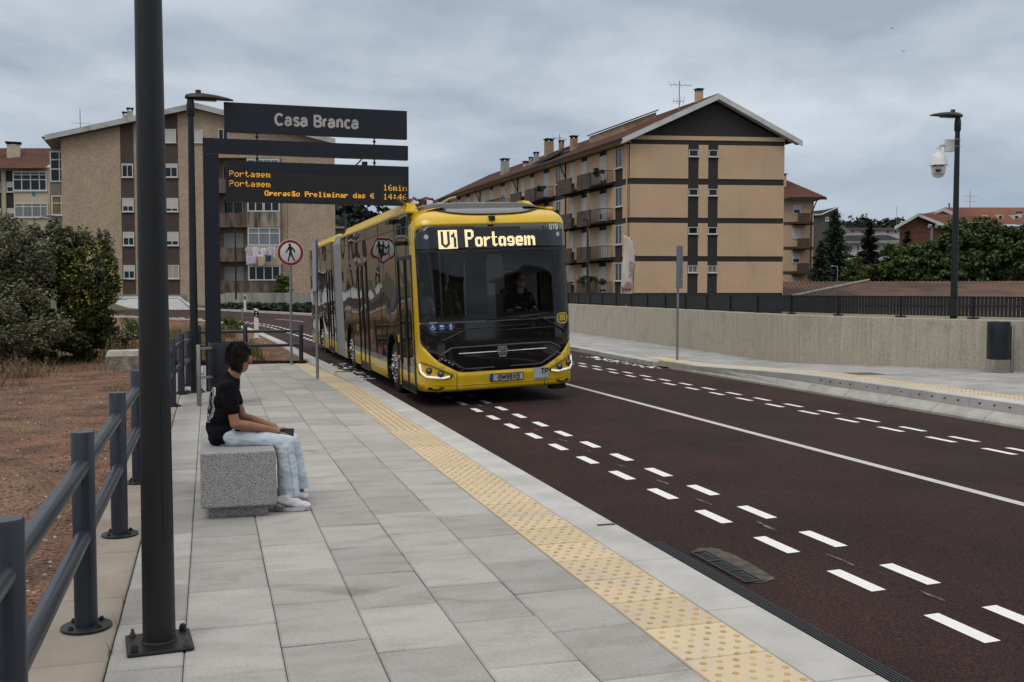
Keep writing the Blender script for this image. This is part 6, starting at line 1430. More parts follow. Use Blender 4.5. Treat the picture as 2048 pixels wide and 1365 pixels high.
# laundry on a line
M_line_ = mat('line_grey', (.3, .3, .3), .6)
ly = Z_(494.5, D3); t = thing('clothes_line', 'clothes line strung along the beige block bay', 'clothes line', tuple(f3(A_(530, D3), .9, ly))); b = MB(xf=f3)
b.sweep([(ba0-.4, .95, ly), (ba1-.2, .95, ly)], .012, 5); b.box(ba0, .41, ly-.03, ba0+.05, 1.0, ly+.02); b.box(ba1-.25, .41, ly-.03, ba1-.2, 1.0, ly+.02); b.build('line', M_line_, t)
wht = mat('laundry_white', (.66, .65, .74), .9, vs=3, var=.15); lil = mat('laundry_lilac', (.55, .49, .62), .9, vs=3, var=.15); tan = mat('laundry_tan', (.52, .44, .30), .9, vs=3); nav = mat('laundry_navy', (.03, .055, .13), .9, vs=3)
for px0, px1, py0, py1, m_, lab, sl, dd_ in ((498, 512, 496, 512, mat('laundry_grey', (.5, .47, .46), .9), 'grey shirt, leftmost piece on the clothes line', 1, .95), (511, 526, 496, 515, wht, 'white shirt hung second from the left on the line', 1, .95), (527, 540.5, 498, 512.5, wht, 'white shirt hung in the middle of the clothes line', 1, .95), (541, 553, 496, 513, lil, 'lilac shirt towards the right of the clothes line', 1, .95), (500, 520, 513, 530, lil, 'lilac towel hanging low on the left of the line', 0, 1.05), (523, 535, 511, 519, wht, 'small white cloth hanging low below the white shirt', 0, 1.05), (524.5, 538, 513, 533, tan, 'tan patterned towel hanging low on the line', 0, 1.1), (538.5, 550, 512, 523, nav, 'navy blue cloth hanging low on the line', 0, 1.1), (553, 557, 497, 517, wht, 'narrow white piece at the right end of the line', 0, .95)):
    xa, xb, z1, z0 = A_(px0, D3), A_(px1, D3), Z_(py0, D3), Z_(py1, D3); b = MB(xf=f3); g_ = []
    pts = [(xa, z1), (xb, z1), (xb-.02, z0), (xa+.03, z0-.05)] if not sl else [(xa-.05, z1-.25), (xa+.12, z1), (xb-.12, z1), (xb+.05, z1-.28), (xb-.06, z1-.34), (xb-.04, z0), (xa+.05, z0-.04), (xa+.06, z1-.34)]
    vs, fs = cdt(pts, .12); b.add([(x, dd_+.03*sin(x*14+px0)*max(0, (z1-z)), z) for x, z in vs], fs); o = b.build('laundry', m_, smooth=180); s2 = o.modifiers.new('t', 'SOLIDIFY'); s2.thickness = .02; tag(o, lab, 'laundry', 'laundry on the clothes line')
# ==== cream block at the left edge with red tiles
D4 = 98.0; f4 = face(D4); cb_ = thing('apartment_block', 'cream block with red tile roof at the left edge', 'apartment building', tuple(f4(A_(50, D4), 0, 0)))
b = MB(xf=f4); b.box(A_(-160, D4), -11, 0, A_(108, D4), 0, Z_(337, D4)); b.build('wall', M_cream, cb_)
b = MB(xf=f4)
for pa, pb2 in ((-60, -16), (-14, 8.5), (18.5, 36)): b.box(A_(pa, D4), .0, Z_(560, D4), A_(pb2, D4), .05, Z_(344, D4))
b.build('brown_strip', M_dkb, cb_)
for pa, pb2 in ((-14, 8.0), (20.5, 35)):
    for py in (366, 418): window(cb_, f4, A_(pa, D4), A_(pb2, D4), Z_(py+20, D4), Z_(py, D4), blind=.55, d=.05, mull=())
window(cb_, f4, A_(35.5, D4), A_(103, D4), Z_(384.5, D4), Z_(346, D4), mull=(.26, .52, .78), tr=(.58, .83), d=.3, fr=.12, nm='bay_window'); window(cb_, f4, A_(37, D4), A_(104, D4), Z_(437, D4), Z_(408, D4), mull=(.26, .53, .79), tr=(.74,), d=.3, fr=.12, nm='bay_window', pane=M_curt)
window(cb_, f4, A_(40, D4), A_(104, D4), Z_(492, D4), Z_(466, D4), mull=(.26, .53, .79), d=.3, fr=.12, nm='bay_window')
b = MB(xf=f4); b.box(A_(36, D4), .0, 0, A_(108, D4), .3, Z_(345, D4)); b.build('bay_wall', M_cream, cb_)
b = MB(xf=f4); b.box(A_(73, D4), .3, Z_(394, D4), A_(79, D4), .34, Z_(388, D4)); b.build('wall_emblem', mat('emblem_blue', (.03, .22, .36), .5), cb_)
b = MB(xf=f4); b.sweep([(A_(18.5, D4), .1, 0), (A_(18.5, D4), .1, Z_(389, D4))], .06, 6); b.build('downpipe', mat('pipe_yellow', (.42, .36, .16), .6), cb_)
rt_ = MB(); tiles(rt_, f4(A_(-165, D4), 1.0, Z_(342, D4)), RT, FH*7+V((0, 0, Z_(303, D4+7)-Z_(342, D4))), A_(104, D4)-A_(-165, D4), sqrt(49+(Z_(303, D4+7)-Z_(342, D4))**2), col=.28, n=4, lift=.08); rt_.build('roof', M_tile, cb_, fix=False, smooth=40)
p_ = f4(A_(5, D4), -3, Z_(312, D4)); chimney(cb_, (p_.x, p_.y, p_.z-.6), 1.15, 1.9, m=M_cream)
for px, py, m_ in ((10, 326, M_slate), (68, 322, M_fas)):
    p_ = f4(A_(px, D4), -3.2, Z_(py, D4)+.25); b = MB(); b.cbox(tuple(p_), (1.0 if px < 20 else .5, 1.0, .12), -PSI); b.build('skylight', m_, cb_)
# ==== dark building peeping out behind the bus
D5 = 150.0; f5 = face(D5); t = thing('dark_house', 'dark brown house with a railed terrace peeping out over the bus roof', 'house', tuple(f5(A_(683, D5), 0, 0)))
b = MB(xf=f5); b.box(A_(640, D5), -8, 0, A_(690, D5), 0, Z_(455, D5)); b.build('wall', M_brn, t); b = MB(xf=f5); b.box(A_(681, D5), -3, Z_(455, D5), A_(689.5, D5), -.5, Z_(435, D5)); b.build('stair_head', M_dkb, t)
b = MB(xf=f5)
for k in range(9): b.box(A_(672+1.4*k, D5), -.1, Z_(455, D5), A_(672.3+1.4*k, D5), 0, Z_(440, D5))
b.box(A_(660, D5), -.1, Z_(441, D5), A_(686, D5), 0, Z_(440, D5)); b.build('terrace_railing', M_iron2, t); b = MB(xf=f5); b.box(A_(640, D5), 0, Z_(458, D5), A_(690, D5), .3, Z_(454.5, D5)); b.build('terrace_slab', M_conc, t)
# ==== retaining wall, ramp and hedge strip at the far side of the bend
rw_ = thing('retaining_wall', 'streaked concrete retaining wall below the beige block', 'wall', tuple(face(78)(A_(530, 78), 0, 0)))
f6 = face(78.0); b = MB(xf=f6); b.box(A_(452, 78), -.4, -.4, A_(700, 78), 0, Z_(586, 78)); b.build('wall_face', mat('streaked_concrete', (.40, .39, .35), .95, col2=(.22, .215, .19), vs=1.0, st=(2, 2, .3), det=8), rw_)
b = MB(xf=f6); b.box(A_(375, 78), -.4, -.4, A_(451.6, 78), .02, Z_(588.5, 78)); b.build('wall_return', mat('tan_concrete', (.42, .37, .29), .95, vs=.9), rw_)
b = MB(xf=f6); b.box(A_(225, 78), -6, -.4, A_(374, 78), -.3, Z_(591, 78)); b.build('wall_return', M_conc, rw_)
rp_ = thing('concrete_ramp', 'pale grey concrete ramp wedge left of the retaining wall', 'ramp', tuple(face(76)(A_(300, 76), 0, 0))); f7 = face(76.0)
b = MB(xf=f7); b.add([(A_(225, 76), .6, Z_(617, 76)-.3), (A_(392, 76), .6, Z_(618, 76)-.3), (A_(345, 76), -1.5, Z_(596.5, 76)), (A_(225, 76), -1.5, Z_(596.5, 76)), (A_(345, 76), -2.5, Z_(596.5, 76)), (A_(225, 76), -2.5, Z_(596.5, 76)), (A_(392, 76), -1.5, Z_(618, 76)-.3)], [(0, 1, 2, 3), (3, 2, 4, 5), (1, 6, 2)]); b.build('ramp_face', mat('pale_concrete', (.43, .44, .46), .9, col2=(.37, .38, .40), vs=1.2), rp_)
b = MB(xf=f7); b.sweep([(A_(225, 76), -1.45, Z_(596, 76)), (A_(346, 76), -1.45, Z_(596, 76)), (A_(390, 76), .3, Z_(616, 76))], .09, 5); b.build('ramp_edge', M_fas, rp_)
# ==== low weathered tile roof beyond the wall
q0, q1 = onD(1566, 612, 76.6), onD(2300, 612, 72); r0_, r1_ = onD(1566, 564.5, 92), onD(2300, 566.5, 88)
lb_ = thing('low_building', 'long low building with a weathered clay tile roof beyond the wall', 'shed', tuple((q0+q1)/2)); rt_ = MB()
q0 = V((q0.x, q0.y, .45)); q1 = V((q1.x, q1.y, .45)); A = (q1-q0); B_ = (r0_-q0); Bp = B_-A.normalized()*B_.dot(A.normalized()); tiles(rt_, q0, A, Bp, A.length+8, Bp.length, col=.34, row=.5, n=3, lift=.09)
rt_.build('roof', M_tileo, lb_, fix=False, smooth=40)
b = MB(); n_ = A.normalized(); 
b.add([tuple(q0+V((0, 0, -.1))+Bp*.02), tuple(q1+V((0, 0, -.1))+Bp*.02), tuple(V((q1.x, q1.y, -6))+Bp.normalized()*.4), tuple(V((q0.x, q0.y, -6))+Bp.normalized()*.4)], [(0, 1, 2, 3)]); b.build('wall', M_cream, lb_)
b = MB(); p0 = q0+A.normalized()*1.0+Bp*.30; b.sweep([p0+V((0, 0, .14)), q0+A.normalized()*8.5+Bp*1.0+V((0, 0, .16))], .12, 6); b.build('hip_ridge', M_conc, lb_)
# ==== red brick house and the long tiled row at the right edge
D7 = 107.0; f8 = face(D7); bh = thing('brick_house', 'red brick house with white edged gable behind the trees', 'house', tuple(f8(A_(1850, D7), 0, 0)))
a0, a1, am = A_(1796, D7), A_(1882, D7), A_(1828, D7); b = MB(xf=lambda a, d, z: f8(a-1.1*min(d, 0), d, z)); b.prism([(a0, -6), (a1, -6), (a1, Z_(453, D7)), (am, Z_(434, D7)), (a0, Z_(456, D7))], 0, -5, lambda a, z, d: (a, d, z)); b.build('wall', M_brick, bh)
b = MB(xf=f8); 
for (xa, za, xb, zb2) in ((A_(1782, D7), Z_(460, D7), am, Z_(429, D7)), (A_(1884, D7), Z_(456.5, D7), am, Z_(429, D7))):
    b.add([(x, y, z) for y in (.5, .62) for x, z in ((xa, za-.05), (xb, zb2-.30), (xb, zb2), (xa, za+.28))], [(0, 1, 2, 3), (7, 6, 5, 4), (0, 4, 5, 1), (3, 2, 6, 7), (0, 3, 7, 4), (1, 5, 6, 2)])
b.build('bargeboard', M_fas, bh)
rt_ = MB(); e_ = f8(A_(1884, D7), .5, Z_(454, D7)); bk = V((RT.x, RT.y, 0))*(.90)+FH*.44; t_ = f8(am, .5, Z_(429, D7)); sl_ = t_-e_; tiles(rt_, e_, bk, sl_, 10, sl_.length, n=3); e2_ = f8(A_(1782, D7), .5, Z_(459, D7)); sl2 = t_-e2_; tiles(rt_, e2_, bk, sl2, 10, sl2.length, n=3); rt_.build('roof', M_tiler, bh, fix=False, smooth=40)
b = MB(xf=f8); b.box(A_(1884, D7), -4, -6, A_(1912, D7), -.5, Z_(456, D7)); b.build('white_wing', M_fas, bh); b = MB(xf=f8); b.box(A_(1886, D7), -.5, Z_(464, D7), A_(1912, D7), -.4, Z_(458, D7)); b.build('lintel_band', M_slate, bh)
D8 = 115.0; f9 = face(D8); rh = thing('terraced_house', 'long red tiled brick house with white dormers at the right edge', 'house', tuple(f9(A_(1980, D8), 0, 0)))
am = A_(1879, D8); b = MB(xf=f9); b.prism([(A_(1862, D8), -6), (A_(1940, D8), -6), (A_(1940, D8), Z_(450, D8)), (am, Z_(422, D8)), (A_(1862, D8), Z_(432, D8))], 0, -6, lambda a, z, d: (a, d, z)); b.build('wall', M_brick, rh)
b = MB(xf=f9); b.box(A_(1938, D8), -8, -6, A_(2200, D8), -.5, Z_(453, D8)); b.build('front_wall', M_cream, rh)
window(rh, f9, A_(1887, D8), A_(1893.5, D8), Z_(439, D8), Z_(431.5, D8), mull=())
b = MB(xf=f9)
for (xa, za, xb, zb2) in ((A_(1861, D8), Z_(428.5, D8), am, Z_(417.5, D8)), (A_(1937, D8), Z_(450, D8), am, Z_(417.5, D8))):
    b.add([(x, y, z) for y in (.5, .65) for x, z in ((xa, za-.1), (xb, zb2-.32), (xb, zb2), (xa, za+.22))], [(0, 1, 2, 3), (7, 6, 5, 4), (0, 4, 5, 1), (3, 2, 6, 7), (0, 3, 7, 4), (1, 5, 6, 2)])
b.build('bargeboard', M_fas, rh)
rt_ = MB(); e_ = f9(A_(1937, D8), .5, Z_(451, D8)); t_ = f9(am, .5, Z_(417.5, D8)); ez = f9(A_(2220, D8), .5, Z_(451, D8)); AA = ez-e_; t2 = t_+FH*7; rt_2 = MB()
p00, p10, p01, p11 = e_, ez, f9(am, .5, Z_(417.5, D8)), f9(A_(2200, D8), -7, Z_(417, D8+7)); nn_ = 60; vs = []
for j in range(13):
    for i in range(121):
        u, v = i/120, j/12; p = p00.lerp(p10, u).lerp(p01.lerp(p11, u), v); vs.append(tuple(p+V((0, 0, .05*(i % 2)))))
rt_.add(vs, [(j*121+i, j*121+i+1, (j+1)*121+i+1, (j+1)*121+i) for j in range(12) for i in range(120)]); rt_.build('roof', M_tiler, rh, fix=False, smooth=40)
for px in (1970, 2001, 2033):
    b = MB(xf=f9); x = A_(px, D8); w_ = A_(px-8, D8), A_(px+1, D8); zt_ = Z_(431, D8)
    b.add([(A_(px-36, D8), -5.0, Z_(425.5, D8)), (A_(px-8, D8), -.2, Z_(440, D8)), (A_(px-8, D8), -.2, zt_), (A_(px+2, D8), -.2, Z_(440, D8)), (A_(px+2, D8), -.2, zt_), (A_(px-28, D8), -5.0, Z_(425.5, D8))], [(0, 1, 2), (1, 3, 4, 2), (0, 2, 4, 5), (3, 5, 4)]); dm_ = b.build('dormer', M_fas, rh)
    b = MB(xf=f9); b.box(A_(px-6, D8), -.2, Z_(438, D8), A_(px, D8), -.15, Z_(433, D8)); b.build('pane', M_pane, dm_)
for px, py in ((1941, 416), (2014, 417), (2042, 428)):
    p_ = f9(A_(px, D8), -4 if py < 420 else -1, Z_(py, D8)); chimney(rh, (p_.x, p_.y, p_.z-1.2), .42, 1.2, m=M_fas)
p_ = f9(A_(1924, D8), -4, Z_(420, D8)); b = MB(); b.sweep([p_, p_+V((0, 0, 1.0))], .08, 8); b.build('flue', M_dkb, rh)
p_ = f9(A_(1974.5, D8), -5, Z_(419, D8)); antenna('two level aerial on the red tiled roof at the right', V((p_.x, p_.y, p_.z-.5)), 3.0, [(2.35, 1.9, 0, -.2), (1.75, 1.4, 0, -.2)])
# ==== dark grey house, white row and roofs between
D9 = 135.0; fa = face(D9); gh = thing('grey_house', 'dark grey house with slanted roof beside the ochre wing', 'house', tuple(fa(A_(1650, D9), 0, 0)))
b = MB(xf=fa); b.prism([(A_(1622, D9), -6), (A_(1672.5, D9), -6), (A_(1672.5, D9), Z_(416, D9)), (A_(1640, D9), Z_(430, D9)), (A_(1622, D9), Z_(431, D9))], 0, -6, lambda a, z, d: (a, d, z)); b.build('wall', mat('grey_brown_wall', (.105, .095, .085), .9, vs=1), gh)
b = MB(xf=fa); b.add([(A_(1620, D9), .3, Z_(431, D9)), (A_(1640, D9), .3, Z_(430, D9)), (A_(1672.5, D9), .3, Z_(415, D9)), (A_(1672.5, D9), -6, Z_(414, D9)), (A_(1620, D9), -6, Z_(420, D9))], [(0, 1, 2, 3, 4)]); b.build('roof', M_slate, gh)
b = MB(xf=fa); b.sweep([(A_(1622, D9), .3, Z_(431.5, D9)), (A_(1638, D9), .3, Z_(431, D9)), (A_(1672, D9), .3, Z_(416, D9))], .10, 5); b.build('verge_trim', M_fas, gh)
window(gh, fa, A_(1647.5, D9), A_(1654, D9), Z_(443.5, D9), Z_(435.5, D9), fr=.08)
gb2 = thing('grey_house', 'pale house with grey slanted roof in front of the wooded hill', 'house', tuple(fa(A_(1690, D9+6), 0, 0))); fb = face(D9+8)
b = MB(xf=fb); b.prism([(A_(1672, D9+8), -6), (A_(1688, D9+8), -6), (A_(1688, D9+8), Z_(452, D9)), (A_(1672, D9+8), Z_(440, D9))], 0, -5, lambda a, z, d: (a, d, z)); b.build('wall', M_cream, gb2)
b = MB(xf=fb); b.add([(A_(1670, D9+8), .3, Z_(437, D9)), (A_(1703, D9+8), .3, Z_(461, D9)), (A_(1703, D9+8), -6, Z_(456, D9)), (A_(1672, D9+8), -6, Z_(434, D9)), (A_(1688, D9+8), .2, Z_(461, D9)), (A_(1670, D9+8), .2, Z_(446, D9))], [(0, 1, 2, 3), (0, 1, 4, 5)]); b.build('roof', M_conc, gb2)
DA = 165.0; fc = face(DA); wr = thing('white_row_house', 'white row house with dark roof beyond the conifers', 'house', tuple(fc(A_(1760, DA), 0, 0)))
b = MB(xf=fc); b.box(A_(1680, DA), -8, -6, A_(1800, DA), 0, Z_(487, DA)); b.build('wall', mat('white_render', (.52, .53, .52), .9, vs=1), wr)
b = MB(xf=fc); b.add([(A_(1680, DA), .6, Z_(484, DA)), (A_(1800, DA), .6, Z_(482, DA)), (A_(1800, DA), -6, Z_(467, DA)), (A_(1680, DA), -6, Z_(468, DA))], [(0, 1, 2, 3)]); b.build('roof', M_slate, wr)
b = MB(xf=fc); b.box(A_(1680, DA), .55, Z_(488, DA), A_(1800, DA), .75, Z_(483.5, DA)); b.build('gutter_beam', M_conc, wr)
for px in (1696, 1710, 1762, 1772, 1790): window(wr, fc, A_(px, DA), A_(px+7, DA), Z_(503, DA), Z_(490, DA), mull=(), fr=.1, pane=mat('grey_pane', (.10, .11, .12), .2))
DB = 190.0; fd_ = face(DB); wr2 = thing('white_row_house', 'further white row with flat reddish roof under the wooded hill', 'house', tuple(fd_(A_(1740, DB), 0, 0)))
b = MB(xf=fd_); b.box(A_(1680, DB), -8, -6, A_(1800, DB), 0, Z_(459, DB)); b.build('wall', mat('white_render', (.5, .5, .5), .9), wr2)
b = MB(xf=fd_); b.box(A_(1684, DB), -.2, Z_(462, DB), A_(1800, DB), .4, Z_(457, DB)); b.build('roof_edge', mat('dull_red_roof', (.17, .10, .085), .9), wr2)
for px in (1700, 1720, 1735, 1770, 1786): b = MB(xf=fd_); b.box(A_(px, DB), 0, Z_(467, DB), A_(px+5, DB), .03, Z_(463, DB)); b.build('pane', M_pane, wr2)
for px, w_ in ((1707, .9), (1741, .9)): p_ = fd_(A_(px, DB), -3, Z_(460, DB)); chimney(wr2, (p_.x, p_.y, p_.z-.3), w_, 1.4, m=M_slate)
p_ = fc(A_(1685, DA), -2, Z_(445, DA)); antenna('faint aerial cluster above the pale house, left of the wooded hill', V((p_.x, p_.y, p_.z-1.5)), 3.2, [(2.7, 1.2, 3, 0), (2.2, .9, 3, .5)])
p_ = fc(A_(1799, DA), -2, Z_(445, DA)); antenna('faint aerial just left of the brick house gable', V((p_.x, p_.y, p_.z-1.5)), 4.2, [(2.2, 2.2, 0, 0)])
# ==== distant lamp posts, floodlight mast, flag banner
def far_lamp(label, D, px, pt_, pb2, pxe, pe, m=None, r=.055, head=True):
    f_ = face(D); t = thing('far_street_lamp', label, 'street lamp', tuple(f_(A_(px, D), 0, Z_(pb2, D))), 'street lamps in the distance'); b = MB(xf=f_); b.sweep([(A_(px, D), 0, Z_(pb2, D)), (A_(px, D), 0, Z_(pt_, D))], [r*1.25, r*.8], 10); b.build('pole', m or M_lamp, t, smooth=60)
    b = MB(xf=f_); b.sweep([(A_(px, D), 0, Z_(pt_, D)-.03), (A_(pxe, D), .2, Z_(pe, D))], [r*.7, r*.6], 8); b.build('arm', m or M_lamp, t)
    if head: b = MB(xf=f_); xa, xb = sorted((A_(pxe, D), A_(pxe+(pxe-px)*.6, D))); b.box(xa, .05, Z_(pe, D)-.06, xb, .3, Z_(pe, D)+.06); b.build('lamp_head', m or M_lamp, t, bevel=.03)
far_lamp('thin dark lamp post in front of the loggias of the beige block', 74, 472.5, 455, 600, 467, 455)
far_lamp('thin grey lamp post with a slanted arm before the cream block', 80, 73, 440, 560, 100, 434, mat('lamp_grey', (.12, .125, .13), .5), r=.05)
far_lamp('dark lamp post in front of the ochre balconies', 56, 1175, 441, 640, 1168, 440)
far_lamp('small pale lamp post among the conifers', 98, 1673.5, 534, 620, 1664, 533, mat('lamp_pale', (.40, .43, .45), .5), r=.05)
f_ = face(103); t = thing('floodlight_mast', 'grey floodlight mast in front of the brick house', 'floodlight', tuple(f_(A_(1860, 82), 0, 0))); b = MB(xf=f_); b.sweep([(A_(1859.5, 103), 0, -5), (A_(1859.5, 103), 0, Z_(455, 103))], [.18, .13], 10); b.build('mast', M_galv, t, smooth=60)
for px, w_ in ((1855.5, .2), (1869.5, .16)):
    b = MB(xf=f_); b.sweep([(A_(px-w_*14, 103), .1, Z_(457.5, 103)), (A_(px, 103), .1, Z_(452, 103)), (A_(px+w_*12, 103), .1, Z_(453, 103))], [.13, .21, .15], 8); b.build('floodlight', mat('flood_green', (.30, .34, .30), .5), t, smooth=60)
DF = 62.0; ff = face(DF); fl_ = thing('feather_flag', 'pale feather flag with red emblem standing before the ochre gable', 'flag', tuple(ff(A_(1260, DF), 0, -3)))
edge = [(1241, 596), (1242, 560), (1244, 530), (1247, 500), (1246, 470)]; re = [(1250, 472), (1258, 476), (1265, 486), (1269, 502), (1269, 530), (1266, 562), (1263, 596)]
pts = [(A_(x, DF), Z_(y, DF)) for x, y in edge+re]; vs, fs = cdt(pts, .16); b = MB(xf=ff); b.add([(x, .05*sin(x*5+z*2.2), z) for x, z in vs], fs); o = b.build('flag_cloth', mat('flag_cloth', (.66, .58, .52), .8, col2=(.58, .50, .44), vs=1.2, st=(2, 2, .5)), fl_, smooth=180); s2 = o.modifiers.new('t', 'SOLIDIFY'); s2.thickness = .01
b = MB(xf=ff); b.sweep([(A_(1263, DF), .0, -4), (A_(1266.5, DF), 0, Z_(560, DF)), (A_(1269.5, DF), 0, Z_(510, DF)), (A_(1262, DF), 0, Z_(480, DF)), (A_(1247, DF), 0, Z_(470, DF))], .02, 6); b.build('flag_pole', M_iron2, fl_)
b = MB(xf=ff)
for k in range(5):      # arched emblem of thin bars
    r0, r1 = .08+.045*k, .10+.045*k; cx2, cz2 = A_(1256, DF), Z_(579, DF)
    for q in range(10): a0_, a1_ = pi*q/10, pi*(q+1)/10; b.add([(cx2+r*cos(a)*.95, .13, cz2+r*sin(a)*1.7) for r, a in ((r0, a0_), (r1, a0_), (r1, a1_), (r0, a1_))], [(0, 1, 2, 3)])
b.box(A_(1243, DF), .12, Z_(581.5, DF), A_(1262, DF), .13, Z_(577.5, DF)); b.box(A_(1243, DF), .12, Z_(587, DF), A_(1245.5, DF), .13, Z_(573, DF)); b.build('flag_emblem', mat('flag_red', (.22, .055, .055), .8), fl_)
b = MB(); stroke_text(b, 'JPAIVA', lambda a, z, d: ff(A_(1257.0, DF)+z*1.0+.0, .14, Z_(540, DF)+.0-a*-1.0), .24, .075, gap=.12); b.build('flag_lettering', mat('flag_grey', (.16, .15, .15), .8), fl_)
# ==== parked cars below, glimpsed through the railing
def car(label, p, ang, col):
    t = thing('parked_car', label, 'car', p, 'cars parked below the wall'); ca, sa = cos(ang), sin(ang)
    def xf(u, v, z): return V((p[0]+u*ca-v*sa, p[1]+u*sa+v*ca, p[2]+z))
    b = MB(xf=xf); pr = [(-2.1, .35), (2.1, .35), (2.1, .75), (1.9, .92), (1.15, 1.0), (.55, 1.42), (-1.0, 1.46), (-1.75, 1.05), (-2.1, .95)]; b.prism(pr, -.85, .85, lambda a, z, d: (a, d*(1-.12*max(0, z-.95)), z)); b.build('body', mat('car_'+col[0], col[1], .25, coat=1), t, bevel=.06, seg=3)
    b = MB(xf=xf); 
    for sg_ in (-1, 1): b.prism([(1.0, 1.02), (.5, 1.36), (-.95, 1.40), (-1.5, 1.06)], sg_*.83, sg_*.835, lambda a, z, d: (a, d*(1-.12*max(0, z-.95)), z))
    b.build('side_window', M_pane, t)
    for u in (-1.35, 1.35):
        for sg_ in (-1, 1): b = MB(xf=xf); b.lathe([(.2, -.1), (.32, -.09), (.32, .09), (.2, .1)], (u, sg_*.78, .32), 18, axis='y'); b.v = b.v; b.build('wheel', M_tyre, t)
for px, py, D, an, col, lab in ((1490, 637, 61, .2, ('white', (.7, .7, .7)), 'white car roof glimpsed through the railing near the ochre block'), (1625, 638.5, 60, .1, ('silver', (.55, .58, .6)), 'silver car roof glimpsed through the railing left of the far lamp'), (1800, 640, 58, .1, ('pale', (.65, .68, .7)), 'pale car roof glimpsed through the railing beside the far lamp')):
    p_ = onD(px, py, D); car(lab, (p_.x, p_.y, -1.6), an, col)

# ==== what stands behind the viewer and is mirrored in the windscreen and flanks
def plain_block(label, x0, y0, x1, y1, h, m, st=4):
    t = thing('apartment_block', label, 'apartment building', ((x0+x1)/2, (y0+y1)/2, 0)); b = MB(); b.box(x0, y0, -.6, x1, y1, h); b.build('wall', m, t)
    b = MB(); b.box(x0-.5, y0-.5, h, x1+.5, y1+.5, h+.35); b.build('roof', M_conc, t); n = int((x1-x0)/3.4)
    for k in range(n):
        for f in range(st):
            xa = x0+1.1+3.4*k; z = 1.0+f*(h-1.2)/st; window(t, lambda a, d, z_: V((a, y1+d, z_)), xa, xa+1.5, z, z+1.35, blind=(.3, .7, 0, 1)[(k+f*3) % 4])
    return t
plain_block('four storey stucco block behind the viewer, seen only mirrored in the bus', -18, -56, 16, -44, 14, M_stucco); plain_block('taller dark block behind the viewer, seen only mirrored in the bus', 25.5, -62, 54, -48, 17, M_brn, 5)
# ------------------------------------------------------------------ trees, bushes, hills
def leafmat(n, c1, c2, isl=.45, vs=.9): 
    m = mat(n, c1, .65, col2=c2, vs=vs, isl=isl, spec=.25, lo=.38, hi=.62)
    return m
M_bark = mat('bark', (.075, .058, .045), .95, vs=6, bump=.5, bs=30)
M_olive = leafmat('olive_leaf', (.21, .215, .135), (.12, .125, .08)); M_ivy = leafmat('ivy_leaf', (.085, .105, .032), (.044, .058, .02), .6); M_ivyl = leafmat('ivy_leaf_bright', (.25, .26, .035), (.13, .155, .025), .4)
M_con = leafmat('conifer_needle', (.052, .076, .048), (.028, .043, .028)); M_cond = leafmat('dark_needle', (.021, .027, .017), (.012, .017, .012)); M_dec = leafmat('broad_leaf', (.092, .128, .042), (.048, .072, .026), .6); M_decl = leafmat('broad_leaf_light', (.13, .165, .046), (.07, .10, .03), .55)
M_wood = leafmat('wood_far', (.040, .055, .043), (.024, .035, .029), .35, .05)
def tree(name, label, base, parts, trunk, m, group=None, cat='tree'):
    """parts: (centre, radii, n, size, clumps, seed); trunk: list of (points, radii)"""
    t = thing(name, label, cat, base, group)
    b = MB()
    for pts, rr in trunk: b.sweep(pts, rr, 8)
    b.build('trunk', M_bark, t, smooth=60)
    b = MB()
    for p in parts: leafmass(b, p[0], p[1], p[2], p[3], p[4], seed=p[5], m=p[6] if len(p) > 6 else 0, elong=p[7] if len(p) > 7 else 1.7, shell=p[8] if len(p) > 8 else .55, cr=p[9] if len(p) > 9 else .33)
    b.build('crown', m, t, fix=False); return t
def limbs(base, top, n, r, spread, rnd):
    o = [([base, V(base).lerp(V(top), .5)+V((rnd.uniform(-.1, .1), rnd.uniform(-.1, .1), 0)), top], [r, r*.75, r*.35])]
    for k in range(n):
        a = rnd.uniform(0, 2*pi); s_ = V(base).lerp(V(top), rnd.uniform(.3, .8)); e = s_+V((cos(a)*spread[0], sin(a)*spread[1], rnd.uniform(.2, .8)*spread[2])); o.append(([s_, s_.lerp(e, .5)+V((0, 0, .08)), e], [r*.45, r*.3, r*.1]))
    return o
rt5 = random.Random(31)
# left: grey olive, ivy clad tree, low wispy shrubs
p = onz(20, 735, -.2); D_ = (p-EYE).dot(FW); k = D_/F_PX
c = onD(-5, 585, D_+.4)
tree('olive_tree', 'dull grey green olive bush at the left edge, reaching out of the picture', (c.x, c.y, -.2), [(c, (1.35, 1.3, 1.62), 30000, .040, 110, 1, 0, 2.8, .4, .22), (c+V((.35, -.1, .55)), (.9, .9, 1.2), 12000, .04, 60, 2, 0, 2.6, .5, .3), (c+V((.1, -.6, -1.0)), (1.25, .8, .65), 9000, .04, 40, 5, 0, 2.6, .5, .4)], limbs((c.x, c.y, -.3), (c.x+.1, c.y, 2.6), 16, .09, (1.0, 1.0, 1.1), rt5), M_olive)
c = onD(163, 580, D_+1.5)
tree('ivy_clad_tree', 'dark ivy covered tree with yellow green leaves, right of the olive bush', (c.x, c.y, -.2), [(c, (.86, .9, 1.45), 24000, .055, 110, 3, 0, 1.3, .7, .2), (c+V((.16, -.35, .25)), (.66, .66, 1.0), 1300, .055, 60, 4, 1, 1.3, .8, .34), (c+V((.0, -.1, -.9)), (.72, .7, .7), 5000, .075, 30, 6, 0, 1.3, .6, .3)], limbs((c.x, c.y, -.3), (c.x, c.y, 2.9), 12, .11, (.7, .7, .9), rt5), [M_ivy, M_ivyl])
c = onD(200, 520, D_+1.6)
